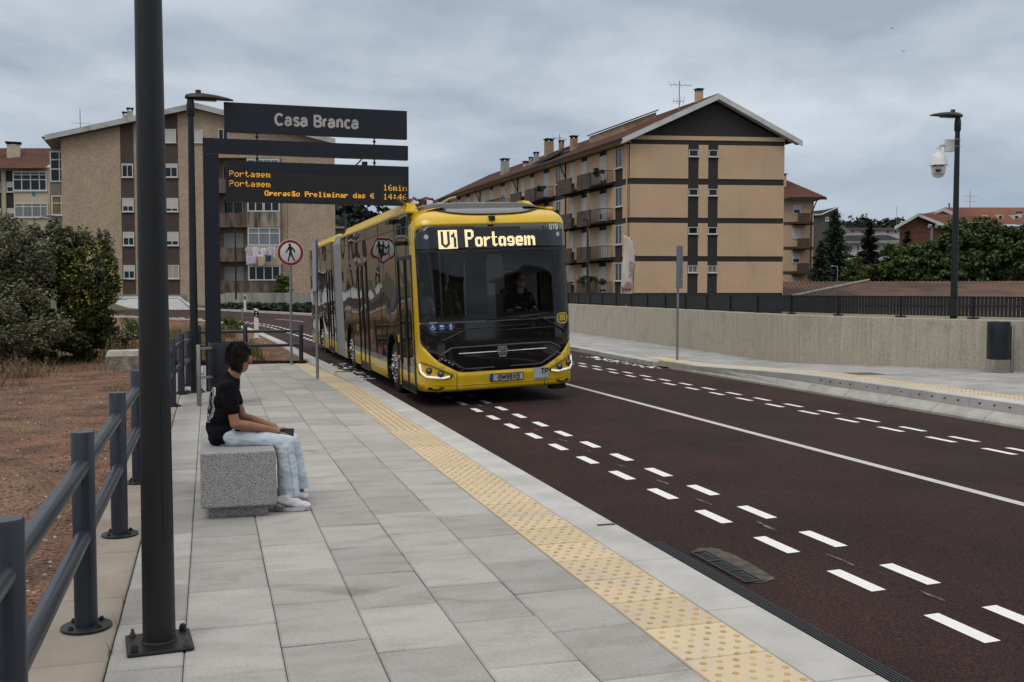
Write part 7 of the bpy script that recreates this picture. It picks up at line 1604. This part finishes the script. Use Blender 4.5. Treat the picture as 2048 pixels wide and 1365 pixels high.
tree('olive_tree', 'wispy olive sprigs rising over the ivy clad tree', (c.x, c.y, -.2), [(c+V((.16, 0, -.05)), (.34, .4, .85), 1500, .045, 22, 8, 0, 2.8, .4, .28), (c+V((-.75, 0, .55)), (.5, .4, .55), 1500, .055, 20, 9, 0, 2.8, .4, .25), (c+V((-1.35, .2, .45)), (.7, .5, .5), 2000, .045, 24, 12, 0, 2.8, .4, .28)], limbs((c.x-.3, c.y, -.3), (c.x, c.y, 2.9), 10, .05, (.8, .4, .9), rt5), M_olive)
for px, py, w_, h_, n, sd, mm, lab in ((215, 690, .75, .55, 2600, 21, M_olive, 'low grey shrub at the foot of the ivy clad tree'), (258, 668, .45, .45, 1300, 22, M_decl, 'yellow green weedy shrub by the concrete chamber'), (120, 715, .8, .4, 2200, 23, M_ivy, 'low dark undergrowth bush below the ivy clad tree')):
    q = onz(px, py+12, -.2); b = MB(); leafmass(b, q+V((0, .3, h_*.6)), (w_, .7, h_), n, .055, 26, seed=sd, elong=2.4, shell=.3); tag(b.build('low_shrub', mm, fix=False), lab, 'shrub', 'low shrubs on the red earth')
for px, py, lab in ((466, 664, 'small green shrub just inside the bend by the marker post'), (448, 668, 'small shrub on the verge behind the stop sign post')):
    q = onz(px, py, -.2); b = MB(); leafmass(b, q+V((0, 0, .3)), (.45, .4, .4), 700, .05, 16, seed=px, elong=3.2, shell=.2, droop=-.6); tag(b.build('low_shrub', M_decl, fix=False), lab, 'shrub', 'low shrubs on the red earth')
# hedge of ground cover under the retaining wall
b = MB(); 
for k in range(26): q = face(76.8)(A_(440+8.2*k, 76.8), .3, .30); leafmass(b, q, (.9, .5, .38), 260, .16, 10, seed=k+60, shell=.2)
tag(b.build('hedge', leafmat('hedge_leaf', (.085, .105, .065), (.045, .062, .036)), fix=False), 'low grey green hedge under the retaining wall', 'hedge')
q = face(80)(A_(569, 80), .6, 1.9); b = MB(); leafmass(b, q, (.75, .6, .75), 1300, .17, 22, seed=91); tag(b.build('green_bush', M_decl, fix=False), 'bright green bush at the foot of the beige block', 'bush')
q = face(80)(A_(331, 80), .6, 1.75); b = MB(); leafmass(b, q, (.35, .35, .75), 420, .17, 12, seed=92); tag(b.build('green_bush', M_con, fix=False), 'small dark bush by the brown strip of the beige block', 'bush')
# right: conifers
def conifer(label, px, pt_, D, halfw, m, seed, n=5200, zb=-6.0, sz=.34):
    f_ = face(D); rn = random.Random(seed); top = Z_(pt_, D); base = f_(A_(px, D), 0, zb); t = thing('conifer_tree', label, 'tree', tuple(base), 'conifers behind the low roof')
    b = MB(); b.sweep([base, (base.x, base.y, top-.3)], [.28, .03], 8); b.build('trunk', M_bark, t, smooth=60)
    b = MB(); H = top-zb
    for i in range(n):
        u = rn.random()**.75; lay = int(u*16+rn.random()*.6)/16.0; z = top-H*.78*lay-rn.random()*.3
        rmax = halfw*(.07+.93*lay**.85)*(1+.22*sin(lay*60+rn.random())); a = rn.uniform(0, 2*pi); lob = .78+.30*sin(a*5+lay*23+seed); r_ = rmax*lob*rn.random()**.45
        p_ = V((base.x+r_*cos(a), base.y+r_*sin(a), z-r_*.28+rn.gauss(0, .10)))
        d = V((cos(a), sin(a), rn.gauss(-.15, .45))).normalized(); e = d.cross(V((rn.gauss(0, 1), rn.gauss(0, 1), rn.gauss(0, 1)))).normalized(); s_ = sz*rn.uniform(.6, 1.4)
        b.add([tuple(p_-d*s_), tuple(p_+e*s_*.22), tuple(p_+d*s_), tuple(p_-e*s_*.22)], [(0, 1, 2, 3)])
    b.build('crown', m, t, fix=False)
conifer('big dark green conifer beside the ochre wing', 1667, 428, 100, 3.5, M_con, 5, 13000)
conifer('shorter spreading conifer low in front of the big one', 1640, 486, 97, 2.6, M_con, 6, 4200)
conifer('near black slim conifer in front of the dark slate roof', 1736, 447, 104, 2.7, M_cond, 7, 9000)
conifer('small dark pine in front of the brick house', 1813, 466, 101, 1.8, M_cond, 8, 1500, sz=.42)
def broad(label, px, py, D, w_, h_, n, sd, m, sz=.3, cl=60):
    f_ = face(D); c = f_(A_(px, D), 0, Z_(py, D)); return tree('broadleaf_tree', label, (c.x, c.y, -6), [(c, (w_, w_*.9, h_), int(n*2.0), sz*1.05, cl*2, sd, 0, 1.35, .62, .18), (c-V((0, 0, h_*.9)), (w_*.9, w_*.8, h_), n//2, sz*1.4, 60, sd+40, 0, 1.35, .5, .25)], limbs((c.x, c.y, -6), (c.x, c.y, c.z+h_*.6), 8, .22, (w_*.6, w_*.6, h_*.5), rt5), m, 'broadleaf trees behind the low roof')
broad('light green bush between the two conifers', 1712, 545, 96.0, 1.45, 1.60, 2400, 71, M_decl, .22, 26)
broad('rounded green tree in front of the brick house', 1812, 533, 98.0, 2.80, 2.17, 7000, 72, M_decl, .24)
broad('darker green tree just left of the far lamp', 1868, 537, 97.0, 2.71, 2.42, 6500, 73, M_dec, .25)
broad('big broad tree right of the far lamp, tallest of the row', 1945, 512, 96.0, 3.76, 3.36, 12000, 74, M_dec, .24, 80)
broad('broad tree at the right edge under the terraced roofs', 2035, 515, 95.0, 3.11, 3.19, 9000, 75, M_dec, .24, 70)
broad('dense tree low between the far lamp and the big broad tree', 1905, 545, 94.5, 2.49, 1.99, 5200, 76, M_dec, .23, 50)
broad('yellow green bush peeping over the low roof at the right', 2028, 556, 94, .85, .85, 800, 77, mat('leaf_lime', (.17, .20, .02), .6, isl=.4), .2, 14)
# wooded hills
def hill(D, prof_px, zb, seed, n, sz, depth=90, label=''):
    f_ = face(D); b = MB(); rn = random.Random(seed); N_ = len(prof_px); rows = []
    for (x, y) in prof_px: rows += [tuple(f_(A_(x, D), depth*.5, zb)), tuple(f_(A_(x, D), 0, Z_(y, D)-2)), tuple(f_(A_(x, D), -depth, zb))]
    b.add(rows, [(i*3+k, i*3+k+1, (i+1)*3+k+1, (i+1)*3+k) for i in range(N_-1) for k in range(2)]); struct(b.build('hill', M_wood))
    b = MB()
    for k in range(n):
        t = rn.random()*(N_-1); i = int(t); x = prof_px[i][0]+(prof_px[i+1][0]-prof_px[i][0])*(t-i); y = prof_px[i][1]+(prof_px[i+1][1]-prof_px[i][1])*(t-i)
        v = rn.random()**1.3; d_ = v*depth*.45; z = (Z_(y, D)-2)*(1-v*.9)+zb*v*.9; c = f_(A_(x, D), d_, z+sz*rn.uniform(.1, .7)); r_ = sz*rn.uniform(.5, 1.0)
        leafmass(b, c, (r_, r_, r_*rn.uniform(.7, 1.3)), 42, sz*.34, 7, seed=seed*1000+k, shell=.6, elong=1.3, cr=.4)
    tag(b.build('woods', M_wood, fix=False), label, 'woods', kind='stuff')
hill(420, [(1560, 476), (1620, 462), (1680, 450), (1720, 443), (1750, 441), (1780, 444), (1810, 451), (1900, 472), (2000, 484)], -6, 3, 700, 3.4, label='pine wooded hill between the grey house and the brick house')
hill(230, [(380, 450), (560, 425), (640, 420), (690, 424), (740, 421), (790, 426), (900, 440), (1000, 470)], -2, 4, 340, 4.2, depth=60, label='dark wooded hill behind the bus roof')

for (px, py, sd), lab in (((1785, 57, 1), 'tiny dark bird high in the sky, upper one of two'), ((1808, 103, 2), 'tiny dark bird in the sky, lower one of two')):
    p_ = onD(px, py, 85); b = MB(); b.add([tuple(p_+RT*x+FH*y+V((0, 0, z))) for x, y, z in ((-.16, .02, .05), (-.02, .05, .0), (0, .10, 0), (.02, .05, 0), (.15, 0, .07), (.02, -.05, 0), (0, -.10, .0), (-.02, -.05, 0))], [(0, 1, 7), (1, 2, 3, 5, 6, 7), (3, 4, 5)]); o = b.build('bird', M_sblk); s2 = o.modifiers.new('t', 'SOLIDIFY'); s2.thickness = .02; tag(o, lab, 'bird', 'birds in the sky')
# ------------------------------------------------------------------ people
from mathutils.bvhtree import BVHTree
M_skin = mat('skin_tan', (.34, .175, .105), .5, col2=(.27, .13, .08), vs=14, spec=.35); M_skin2 = mat('skin_fair', (.46, .27, .19), .5, vs=14)
M_tee = mat('tshirt_black', (.008, .008, .012), .95, spec=.12, col2=(.005, .005, .008), vs=30, bump=.15, bs=300)
M_jean = mat('pale_denim', (.60, .67, .745), .9, col2=(.44, .52, .61), vs=9, st=(1.2, 1, .8), bump=.2, bs=400, lo=.3, hi=.75, det=8)
M_hair = mat('dark_brown_hair', (.013, .0095, .0075), .62, vs=40, st=(1, 1, .2), spec=.25); M_hair2 = mat('hair_strand', (.019, .0135, .010), .6, isl=.5, vs=30, spec=.2)
M_shoe = mat('shoe_white', (.66, .64, .70), .6, col2=(.55, .53, .58), vs=14); M_sole = mat('shoe_sole', (.54, .53, .55), .6, vs=20); M_shg = mat('shoe_grey', (.20, .19, .195), .5, vs=20)
J = onY
boy = thing('person', 'youth in black T shirt and pale jeans seated on the granite bench', 'person', tuple(J(440, 893, 8.0)))
th = radians(65); Fh = V((cos(th), sin(th), 0)); Rh = V((sin(th), -cos(th), 0)); HC = J(478.5, 716, 8.0)
def H(f, r, u): return HC+Fh*(f*1.06)+Rh*(r*1.07)+V((0, 0, u*1.04))
Rm = Matrix((tuple(Fh), tuple(Rh), (0, 0, 1))).transposed()
hipR, hipL = J(447, 876, 7.90), J(447, 873, 8.10); kR, kL = J(573, 889, 7.875), J(584, 884, 8.12); aR, aL = J(580, 1003, 7.86), J(600, 984, 8.14)
shR, shL = J(457, 776, 7.845), J(461, 772, 8.16); eR, eL = J(470, 849, 7.815), J(484, 834, 8.17); wR, wL = J(541, 859, 7.90), J(549, 854, 8.04)
nk = J(464, 750, 8.0)
prims = [('ell', H(0, 0, 0), (.093, .074, .108), Rm), ('ell', H(.035, 0, -.062), (.058, .052, .052), Rm), ('ell', H(.066, 0, -.085), (.022, .024, .018), Rm), ('cap', H(-.022, 0, -.06), nk+V((.0, 0, -.02)), .047, .055),
  ('cap', H(.088, 0, -.008), H(.108, 0, -.03), .010, .0125), ('ell', H(.083, 0, -.062), (.014, .022, .007), Rm),
  ('ell', H(.006, .080, -.014), (.022, .014, .034), Rm), ('ell', H(.006, -.080, -.014), (.022, .014, .034), Rm),
  ('ell', J(452, 806, 8.0), (.095, .135, .14)), ('ell', J(452, 846, 8.0), (.09, .12, .10)), ('cap', shR, shL, .05, .05),
  ('cap', shR, eR, .043, .037), ('cap', eR, eR.lerp(wR, .35), .037, .039), ('cap', eR.lerp(wR, .35), wR, .039, .0245), ('cap', shL, eL, .043, .037), ('cap', eL, eL.lerp(wL, .35), .037, .038), ('cap', eL.lerp(wL, .35), wL, .038, .0245),
  ('cap', hipR+V((.06, 0, 0)), kR, .056, .048), ('cap', kR, aR, .046, .034), ('cap', hipL+V((.06, 0, 0)), kL, .056, .048), ('cap', kL, aL, .046, .034)]
PH = J(571.5, 864.5, 7.965)      # phone centre
ph_ax = V((.94, -.18, -.05)).normalized(); ph_up = V((-.05, .35, .94)).normalized(); ph_up = (ph_up-ph_ax*ph_up.dot(ph_ax)).normalized(); ph_n = ph_ax.cross(ph_up)
def ph(a, u, n): return PH+ph_ax*a+ph_up*u+ph_n*n
def hand(w, palm, knuck, fingers, thumb):
    o = [('cap', w, palm, .024, .027), ('ell', palm, (.036, .026, .024))]
    for kn, mid, tip, r in fingers: o += [('cap', palm, kn, .018, r+.001), ('cap', kn, mid, r, r*.95), ('cap', mid, tip, r*.95, r*.78)]
    o += [('cap', palm, thumb[0], .017, .011), ('cap', thumb[0], thumb[1], .0105, .009)]; return o
# ph_n points towards the camera side or away: right hand in front (camera side), left hand behind
sn = 1 if ph_n.y < 0 else -1
prims += hand(wR, wR.lerp(ph(-.05, -.018, sn*.026), .66), None, [(ph(-.042, -.012-.009*q, sn*.027), ph(-.012+.002*q, -.016-.0085*q, sn*(.020-.002*q)), ph(.020-.007*q, -.020-.009*q, sn*(.004-.003*q)), .0083-.0005*q) for q in range(4)], (ph(-.045, .020, sn*.020), ph(-.012, .026, sn*.012)))
prims += hand(wL, wL.lerp(ph(-.05, -.015, -sn*.03), .66), None, [(ph(-.04, -.002-.010*q, -sn*.026), ph(-.008+.002*q, -.012-.010*q, -sn*.017), ph(.024-.006*q, -.028-.006*q, -sn*(.006-.002*q)), .0082-.0005*q) for q in range(4)], (ph(-.044, .030, -sn*.018), ph(-.012, .034, -sn*.006)))
body = organic('body', prims, .0052, M_skin, boy, smooth=4)
b = MB()
for sg_ in (-1, 1): b.lathe([(.0105, -.002), (.008, .004), (.001, .0065)], (0, 0, 0), 10); b.v[-30:] = [H(.083, sg_*.032, .004)+Fh*q.z+Rh*q.x+V((0, 0, q.y*.6)) for q in b.v[-30:]]
b.build('eye', mat('eye_white', (.5, .48, .46), .2), body, smooth=60)
b = MB()
for sg_ in (-1, 1): b.sweep([H(.084, sg_*.018, .022), H(.088, sg_*.035, .027), H(.074, sg_*.052, .022)], .004, 6)
b.build('eyebrow', M_hair, body)
# hair: a cap with clumps and loose strands
rh = random.Random(12)
hp = [('ell', H(-.020, 0, .022), (.092, .079, .100), Rm), ('ell', H(-.052, 0, -.006), (.058, .064, .080), Rm), ('ell', H(.030, 0, .060), (.075, .078, .060), Rm), ('ell', H(-.046, .016, -.070), (.030, .032, .040), Rm), ('ell', H(-.046, -.016, -.070), (.030, .032, .040), Rm), ('cap', H(.015, .066, .055), H(.022, .070, .022), .022, .010), ('cap', H(.015, -.066, .055), H(.022, -.070, .022), .022, .010), ('cap', H(.07, .02, .085), H(.098, .03, .055), .028, .013), ('cap', H(.07, -.03, .085), H(.098, -.025, .055), .028, .013)]
for k in range(30):
    a = rh.uniform(0, 2*pi); up = rh.uniform(-.1, .9); n_ = V((cos(a)*sqrt(1-min(1, up*up)), sin(a)*sqrt(1-min(1, up*up)), up)); p0 = H(-.015+n_.x*.092, n_.y*.083, .018+n_.z*.098); p1 = p0+Fh*(n_.x*.006+.012)+Rh*(n_.y*.006)+V((0, 0, -.045))
    if (n_.x > .3 and up < .5) or (n_.x > -.45 and up < .45): continue
    hp.append(('cap', p0, p1, rh.uniform(.007, .011), .004))
hair = organic('hair', hp, .0055, M_hair, boy, smooth=3, fold=.0035, fs=42, fst=(1, 1, .35))
b = MB()
for k in range(1600):
    a = rh.uniform(0, 2*pi); up = rh.uniform(-.55, .98); n_ = V((cos(a)*sqrt(1-up*up), sin(a)*sqrt(1-up*up), up))
    if (n_.x > .3 and up < .45) or up < -.3 or (n_.x > -.35 and up < .22): continue
    base = V((-.022+n_.x*.096, n_.y*.084, .020+n_.z*.104)); 
    if up < 0: base.x -= .01; 
    tang = V((.10*rh.gauss(0, 1)+.2, (.2*n_.y if up > .2 else -.15*n_.y)+.12*rh.gauss(0, 1), -1+.6*max(0, up))).normalized(); l = rh.uniform(.02, .05)*(.4 if n_.x > -.5 and up < .6 else 1); pts = []
    for q in range(4): s_ = q/3; w_ = base+tang*(l*s_)+n_*(.001+.003*s_*s_*rh.random()-.004*s_); pts.append(H(w_.x, w_.y, w_.z))
    b.sweep(pts, [.0016, .0022, .0017, .0005], 4, caps=False)
b.build('hair_strands', M_hair2, hair)
# T shirt
tp = [('ell', J(449, 800, 8.0), (.112, .160, .135)), ('ell', J(447, 830, 8.0), (.120, .158, .130)), ('ell', J(450, 862, 8.0), (.128, .158, .105)), ('ell', J(452, 876, 8.0), (.122, .158, .062)), ('cap', shR+V((-.01, .02, .0)), shL+V((-.01, -.02, .0)), .062, .062), ('ell', J(460, 763, 8.0), (.068, .092, .050)), ('cap', nk+V((-.014, 0, -.05)), nk+V((-.004, 0, -.016)), .072, .058),
  ('cap', shR, shR.lerp(eR, .56), .063, .060), ('cap', shL, shL.lerp(eL, .5), .056, .052), ('cap', J(430, 850, 8.0), J(436, 876, 8.0), .068, .072), ('cap', J(436, 878, 7.93), J(436, 878, 8.07), .060, .060), ('cap', J(440, 872, 7.92), J(457, 867, 7.91), .074, .058), ('cap', J(474, 866, 7.9), J(474, 866, 8.1), .05, .05)]
tee = organic('t_shirt', tp, .0075, M_tee, boy, smooth=4, fold=.0065, fs=10, fst=(1, 1, 1.8))
# cut neck and hem cleanly: sleeve hems as thin bands
for s_, e_ in ((shR, eR), (shL, eL)):
    pass
# back print: cut from the shirt's own surface
bm_ = bmesh.new(); bm_.from_mesh(tee.data); OFFb = OFF[boy.name]; bv = BVHTree.FromBMesh(bm_)
def onback(y, z, e=.002):
    h = bv.ray_cast(V((-1.2, y, z))-OFFb, V((1, 0, 0))); 
    return None if h[0] is None else h[0]+OFFb+h[1]*e
def backpoly(mb, pts, e=.002):
    q = [onback(y, z, e) for y, z in pts]
    if all(q): mb.add([tuple(p) for p in q], [tuple(range(len(q)))])
M_prt = mat('print_white', (.45, .46, .47), .8); yc, zc_, hw, hh = 7.985, .79, .10, .13
oct_ = [(-.55, 1), (.55, 1), (1, .62), (1, -.62), (.55, -1), (-.55, -1), (-1, -.62), (-1, .62)]
b = MB()
for s0, s1 in ((1.0, .935), (.80, .77)):
    for i in range(8):
        (xa, za), (xb, zb2) = oct_[i], oct_[(i+1) % 8]
        for k in range(6):
            t0, t1 = k/6, (k+1)/6; P = lambda s_, t: (yc+hw*s_*(xa+(xb-xa)*t), zc_+hh*s_*(za+(zb2-za)*t)); backpoly(b, [P(s0, t0), P(s0, t1), P(s1, t1), P(s1, t0)])
for i in range(8):
    (xa, za), (xb, zb2) = oct_[i], oct_[(i+1) % 8]; n = 7
    for k in range(n):
        t0, t1 = (k+.2)/n, (k+.72)/n; P = lambda s_, t: (yc+hw*s_*(xa+(xb-xa)*t), zc_+hh*s_*(za+(zb2-za)*t)); backpoly(b, [P(.905, t0), P(.905, t1), P(.83, t1), P(.83, t0)])
for k in range(5): y0 = yc-.055+.022*k; backpoly(b, [(y0, zc_-.085), (y0+.018, zc_-.085), (y0+.018, zc_-.062), (y0, zc_-.062)])
b.build('back_print', M_prt, tee)
b = MB()
for k in range(40):
    y0, z0 = yc+rh.uniform(-.045, .045), zc_+rh.uniform(-.04, .06); r_ = rh.uniform(.008, .018); backpoly(b, [(y0+r_*cos(q*pi/3), z0+r_*sin(q*pi/3)) for q in range(6)], .0022+.0001*k)
b.build('back_print_colour', mat('print_colour', (.10, .22, .30), .8, col2=(.30, .20, .16), vs=22, isl=.5), tee); bm_.free()
# jeans: seat, thighs and wide legs
jp = [('ell', J(454, 880, 8.0), (.108, .145, .062)), ('cap', hipR+V((.05, 0, .002)), kR+V((-.025, 0, .012)), .074, .066), ('cap', hipL+V((.05, 0, .002)), kL+V((-.025, 0, .012)), .074, .066), ('cap', kR+V((-.012, 0, -.0)), aR+V((-.004, 0, .015)), .072, .082), ('cap', kL+V((-.012, 0, 0)), aL+V((-.004, 0, .015)), .072, .080), ('ell', kR+V((-.005, 0, .004)), (.07, .066, .066)), ('ell', kL+V((-.005, 0, .004)), (.07, .066, .066))]
jn = organic('jeans', jp, .0075, M_jean, boy, smooth=4, fold=.0095, fs=12, fst=(1, 1, 1.5))
me = jn.data; bm_ = bmesh.new(); bm_.from_mesh(me)
zh = aR.z+.012-OFFb.z      # flat hem just above the shoes
bmesh.ops.bisect_plane(bm_, geom=bm_.verts[:]+bm_.edges[:]+bm_.faces[:], plane_co=(0, 0, zh), plane_no=(-.06, 0, 1), clear_inner=True)
# keep the thighs from sinking into the bench
for v in bm_.verts:
    w_ = v.co+OFFb
    if w_.z < .489 and w_.x < .455 and w_.y > 7.575: v.co.z = .489-OFFb.z
    if w_.z < .47 and w_.x < .466: v.co.x = .466-OFFb.x
bm_.to_mesh(me); bm_.free(); me.shade_smooth(); so_ = jn.modifiers.new('cloth', 'SOLIDIFY'); so_.thickness = .004; so_.offset = -1
for q, rr in ((aR, .083), (aL, .081)):
    pass
b = MB(); b.sweep([kR+V((-.004, -.070, .0)), kR.lerp(aR, .35)+V((.012, -.075, 0)), kR.lerp(aR, .7)+V((.022, -.079, 0)), aR+V((.03, -.080, .03))], .0022, 5); b.build('side_seam', mat('denim_seam', (.36, .43, .51), .9), jn)
# shoes
def shoe(toe, heel, name_lab, y_):
    d = (toe-heel); d.z = 0; L_ = d.length; d.normalize(); s_ = V((-d.y, d.x, 0)); o = V((heel.x, heel.y, 0))
    def q(a, b_, z): return o+d*(a*L_)+s_*b_+V((0, 0, z))
    sh = organic('shoe', [('ell', q(.72, 0, .043), (.082, .043, .030)), ('cap', q(.18, 0, .055), q(.62, 0, .055), .044, .040), ('cap', q(.16, 0, .07), q(.34, 0, .088), .042, .036), ('ell', q(.90, 0, .036), (.035, .036, .020))], .006, M_shoe, boy, smooth=3)
    b = MB(); ol = []
    for k in range(28):
        a = 2*pi*k/28; u = .5+.5*cos(a); w_ = .046*(.86+.2*sin(pi*min(1, max(0, u*.9+.1))))*(1 if u > .12 else .9); ol.append((u*1.02-.01, sin(a)*w_))
    b.add([tuple(q(u, w_, .003+.010*max(0, u-.8)/.2)) for u, w_ in ol]+[tuple(q(u, w_*1.04, .020+.006*(u < .4))) for u, w_ in ol]+[tuple(q(u, w_*.96, .034+.012*(u < .35))) for u, w_ in ol], [(i, (i+1) % 28, 28+(i+1) % 28, 28+i) for i in range(28)]+[(28+i, 28+(i+1) % 28, 56+(i+1) % 28, 56+i) for i in range(28)]+[tuple(range(28))[::-1], tuple(56+k for k in range(28))]); sl_ = b.build('sole', M_sole, sh, smooth=50)
    for k in range(4):
        b = MB(); cx2 = .06+.10*k
        for sd in (-1, 1): b.lathe([(.0135, -.001), (.0135, .003), (.009, .004), (.0085, -.001)], (0, 0, 0), 12); b.v[-48:] = [q(cx2, sd*(.0445+v.z), .023)+d*v.x+V((0, 0, v.y)) for v in b.v[-48:]]
        b.build('sole_tube', M_shg, sl_, smooth=40)
    b = MB()
    for sd in (-1, 1): b.sweep([q(.10, sd*.043, .075), q(.30, sd*.046, .055), q(.50, sd*.045, .042), q(.62, sd*.043, .036)], [.006, .010, .009, .003], 6)
    b.build('side_panel', M_shg, sh, smooth=60)
    b = MB()
    for k in range(4): b.sweep([q(.46+.055*k, -.022, .092-.009*k), q(.47+.055*k, 0, .098-.010*k), q(.46+.055*k, .022, .092-.009*k)], .0035, 5)
    b.build('laces', M_shoe, sh, smooth=60)
shoe(onz(620, 1021, .0), onz(548, 1022, .0), '', 0); shoe(onz(613, 1003, .0), onz(556, 1003, 0), '', 0)
# phone
pb2 = MB(); o8 = []
for n_ in (-.0045, .0045):
    for a_, u_ in ((-.062, -.030), (.062, -.030), (.062, .030), (-.062, .030)): o8.append(tuple(ph(a_, u_, n_)))
pt = thing('phone', 'dark phone held level in the seated youth\'s hands', 'phone', tuple(PH))
pb2.add(o8, [(0, 3, 2, 1), (4, 5, 6, 7), (0, 1, 5, 4), (1, 2, 6, 5), (2, 3, 7, 6), (3, 0, 4, 7)]); pb2.build('case', mat('phone_black', (.010, .010, .011), .3), pt, bevel=.004, seg=3)
b = MB(); b.add([tuple(ph(a_, u_, -sn*.0051)) for a_, u_ in ((-.056, -.026), (.056, -.026), (.056, .026), (-.056, .026))], [(0, 1, 2, 3)]); b.build('screen', M_pane, pt)
# ---- people in the bus
RO = .030
def BW(x, y, z): return V((BX+x*.972*cos(RO)-z*sin(RO), BY+y, bus.location.z+z*cos(RO)+x*sin(RO)))
def rider(label, x, y, zh_, shirt, skin, hairm, glasses=False, arms='wheel', hat=False):
    t = thing('person', label, 'person', tuple(BW(x, y, zh_-.78)))
    q = lambda a, b_, c_: BW(x+a, y+b_, zh_+c_)
    bd = organic('body', [('ell', q(0, -.01, 0), (.078, .096, .115)), ('ell', q(0, -.055, -.07), (.05, .05, .05)), ('cap', q(0, -.10, -.02), q(0, -.112, -.035), .010, .013), ('cap', q(0, .015, -.08), q(0, .03, -.18), .05, .055), ('ell', q(0, .05, -.42), (.16, .10, .20)), ('cap', q(-.16, .04, -.26), q(.16, .04, -.26), .06, .06), ('ell', q(0, .06, -.62), (.16, .12, .16)),
       ('cap', q(-.19, .03, -.28), q(-.24, -.02, -.52), .045, .04), ('cap', q(.19, .03, -.28), q(.24, -.02, -.52), .045, .04), ('cap', q(-.24, -.02, -.52), q(-.15, -.26, -.45), .04, .028), ('cap', q(.24, -.02, -.52), q(.15, -.26, -.45), .04, .028), ('ell', q(-.145, -.30, -.44), (.035, .045, .03)), ('ell', q(.145, -.30, -.44), (.035, .045, .03)),
       ('cap', q(-.09, .02, -.72), q(-.10, -.34, -.72), .075, .06), ('cap', q(.09, .02, -.72), q(.10, -.34, -.72), .075, .06), ('cap', q(-.10, -.34, -.72), q(-.10, -.40, -1.1), .055, .045), ('cap', q(.10, -.34, -.72), q(.10, -.40, -1.1), .055, .045)]+[('cap', q(sg_*(.13+.012*k), -.32, -.425-.004*k), q(sg_*(.10+.012*k), -.345, -.445), .010, .008) for sg_ in (-1, 1) for k in range(5)], .010, skin, t, smooth=3)
    organic('shirt', [('ell', q(0, .05, -.40), (.185, .125, .21)), ('cap', q(-.165, .04, -.26), q(.165, .04, -.26), .075, .075), ('ell', q(0, .06, -.60), (.18, .14, .17)), ('cap', q(-.19, .03, -.28), q(-.225, -.0, -.44), .062, .06), ('cap', q(.19, .03, -.28), q(.225, -.0, -.44), .062, .06)], .013, shirt, t, smooth=3, fold=.006, fs=9)
    hr = organic('hair', [('ell', q(0, .025, .03), (.088, .095, .105)), ('ell', q(0, .07, -.04), (.078, .05, .08))]+([('ell', q(0, -.02, .09), (.10, .13, .035))] if hat else []), .010, hairm, t, smooth=2)
    b = MB()
    if glasses:
        for sg_ in (-1, 1): b.lathe([(.030, 0), (.028, .008), (.001, .012)], (0, 0, 0), 14); b.v[-42:] = [q(sg_*.034+v.x, -.096-v.z, .012+v.y) for v in b.v[-42:]]
        b.sweep([q(-.075, .0, .015), q(-.06, -.09, .018), q(.06, -.09, .018), q(.075, .0, .015)], .004, 5); b.build('sunglasses', M_bk, bd, smooth=60)
    else:
        for sg_ in (-1, 1): b.lathe([(.012, 0), (.001, .006)], (0, 0, 0), 8); b.v[-16:] = [q(sg_*.032+v.x, -.093-v.z, .01+v.y*.6) for v in b.v[-16:]]
        b.build('eye', M_sblk, bd)
    b = MB(); b.sweep([q(-.024, -.094, -.062), q(0, -.102, -.064), q(.024, -.094, -.062)], .005, 5); b.build('mouth', mat('lip', (.30, .10, .08), .5), bd)
    return t
rider('bus driver in dark clothes and round sunglasses at the wheel behind the windscreen', .70, 1.12, 1.93, M_tee, M_skin2, M_hair, True)
rider('passenger in a pale grey shirt seated behind the left part of the windscreen', -.84, 2.30, 1.90, mat('shirt_pale', (.46, .49, .53), .9), M_skin, M_hair, False, hat=True)
rider('passenger in dark clothes near the middle of the bus interior', -.18, 3.1, 2.0, M_int, M_skin2, M_hair, False)
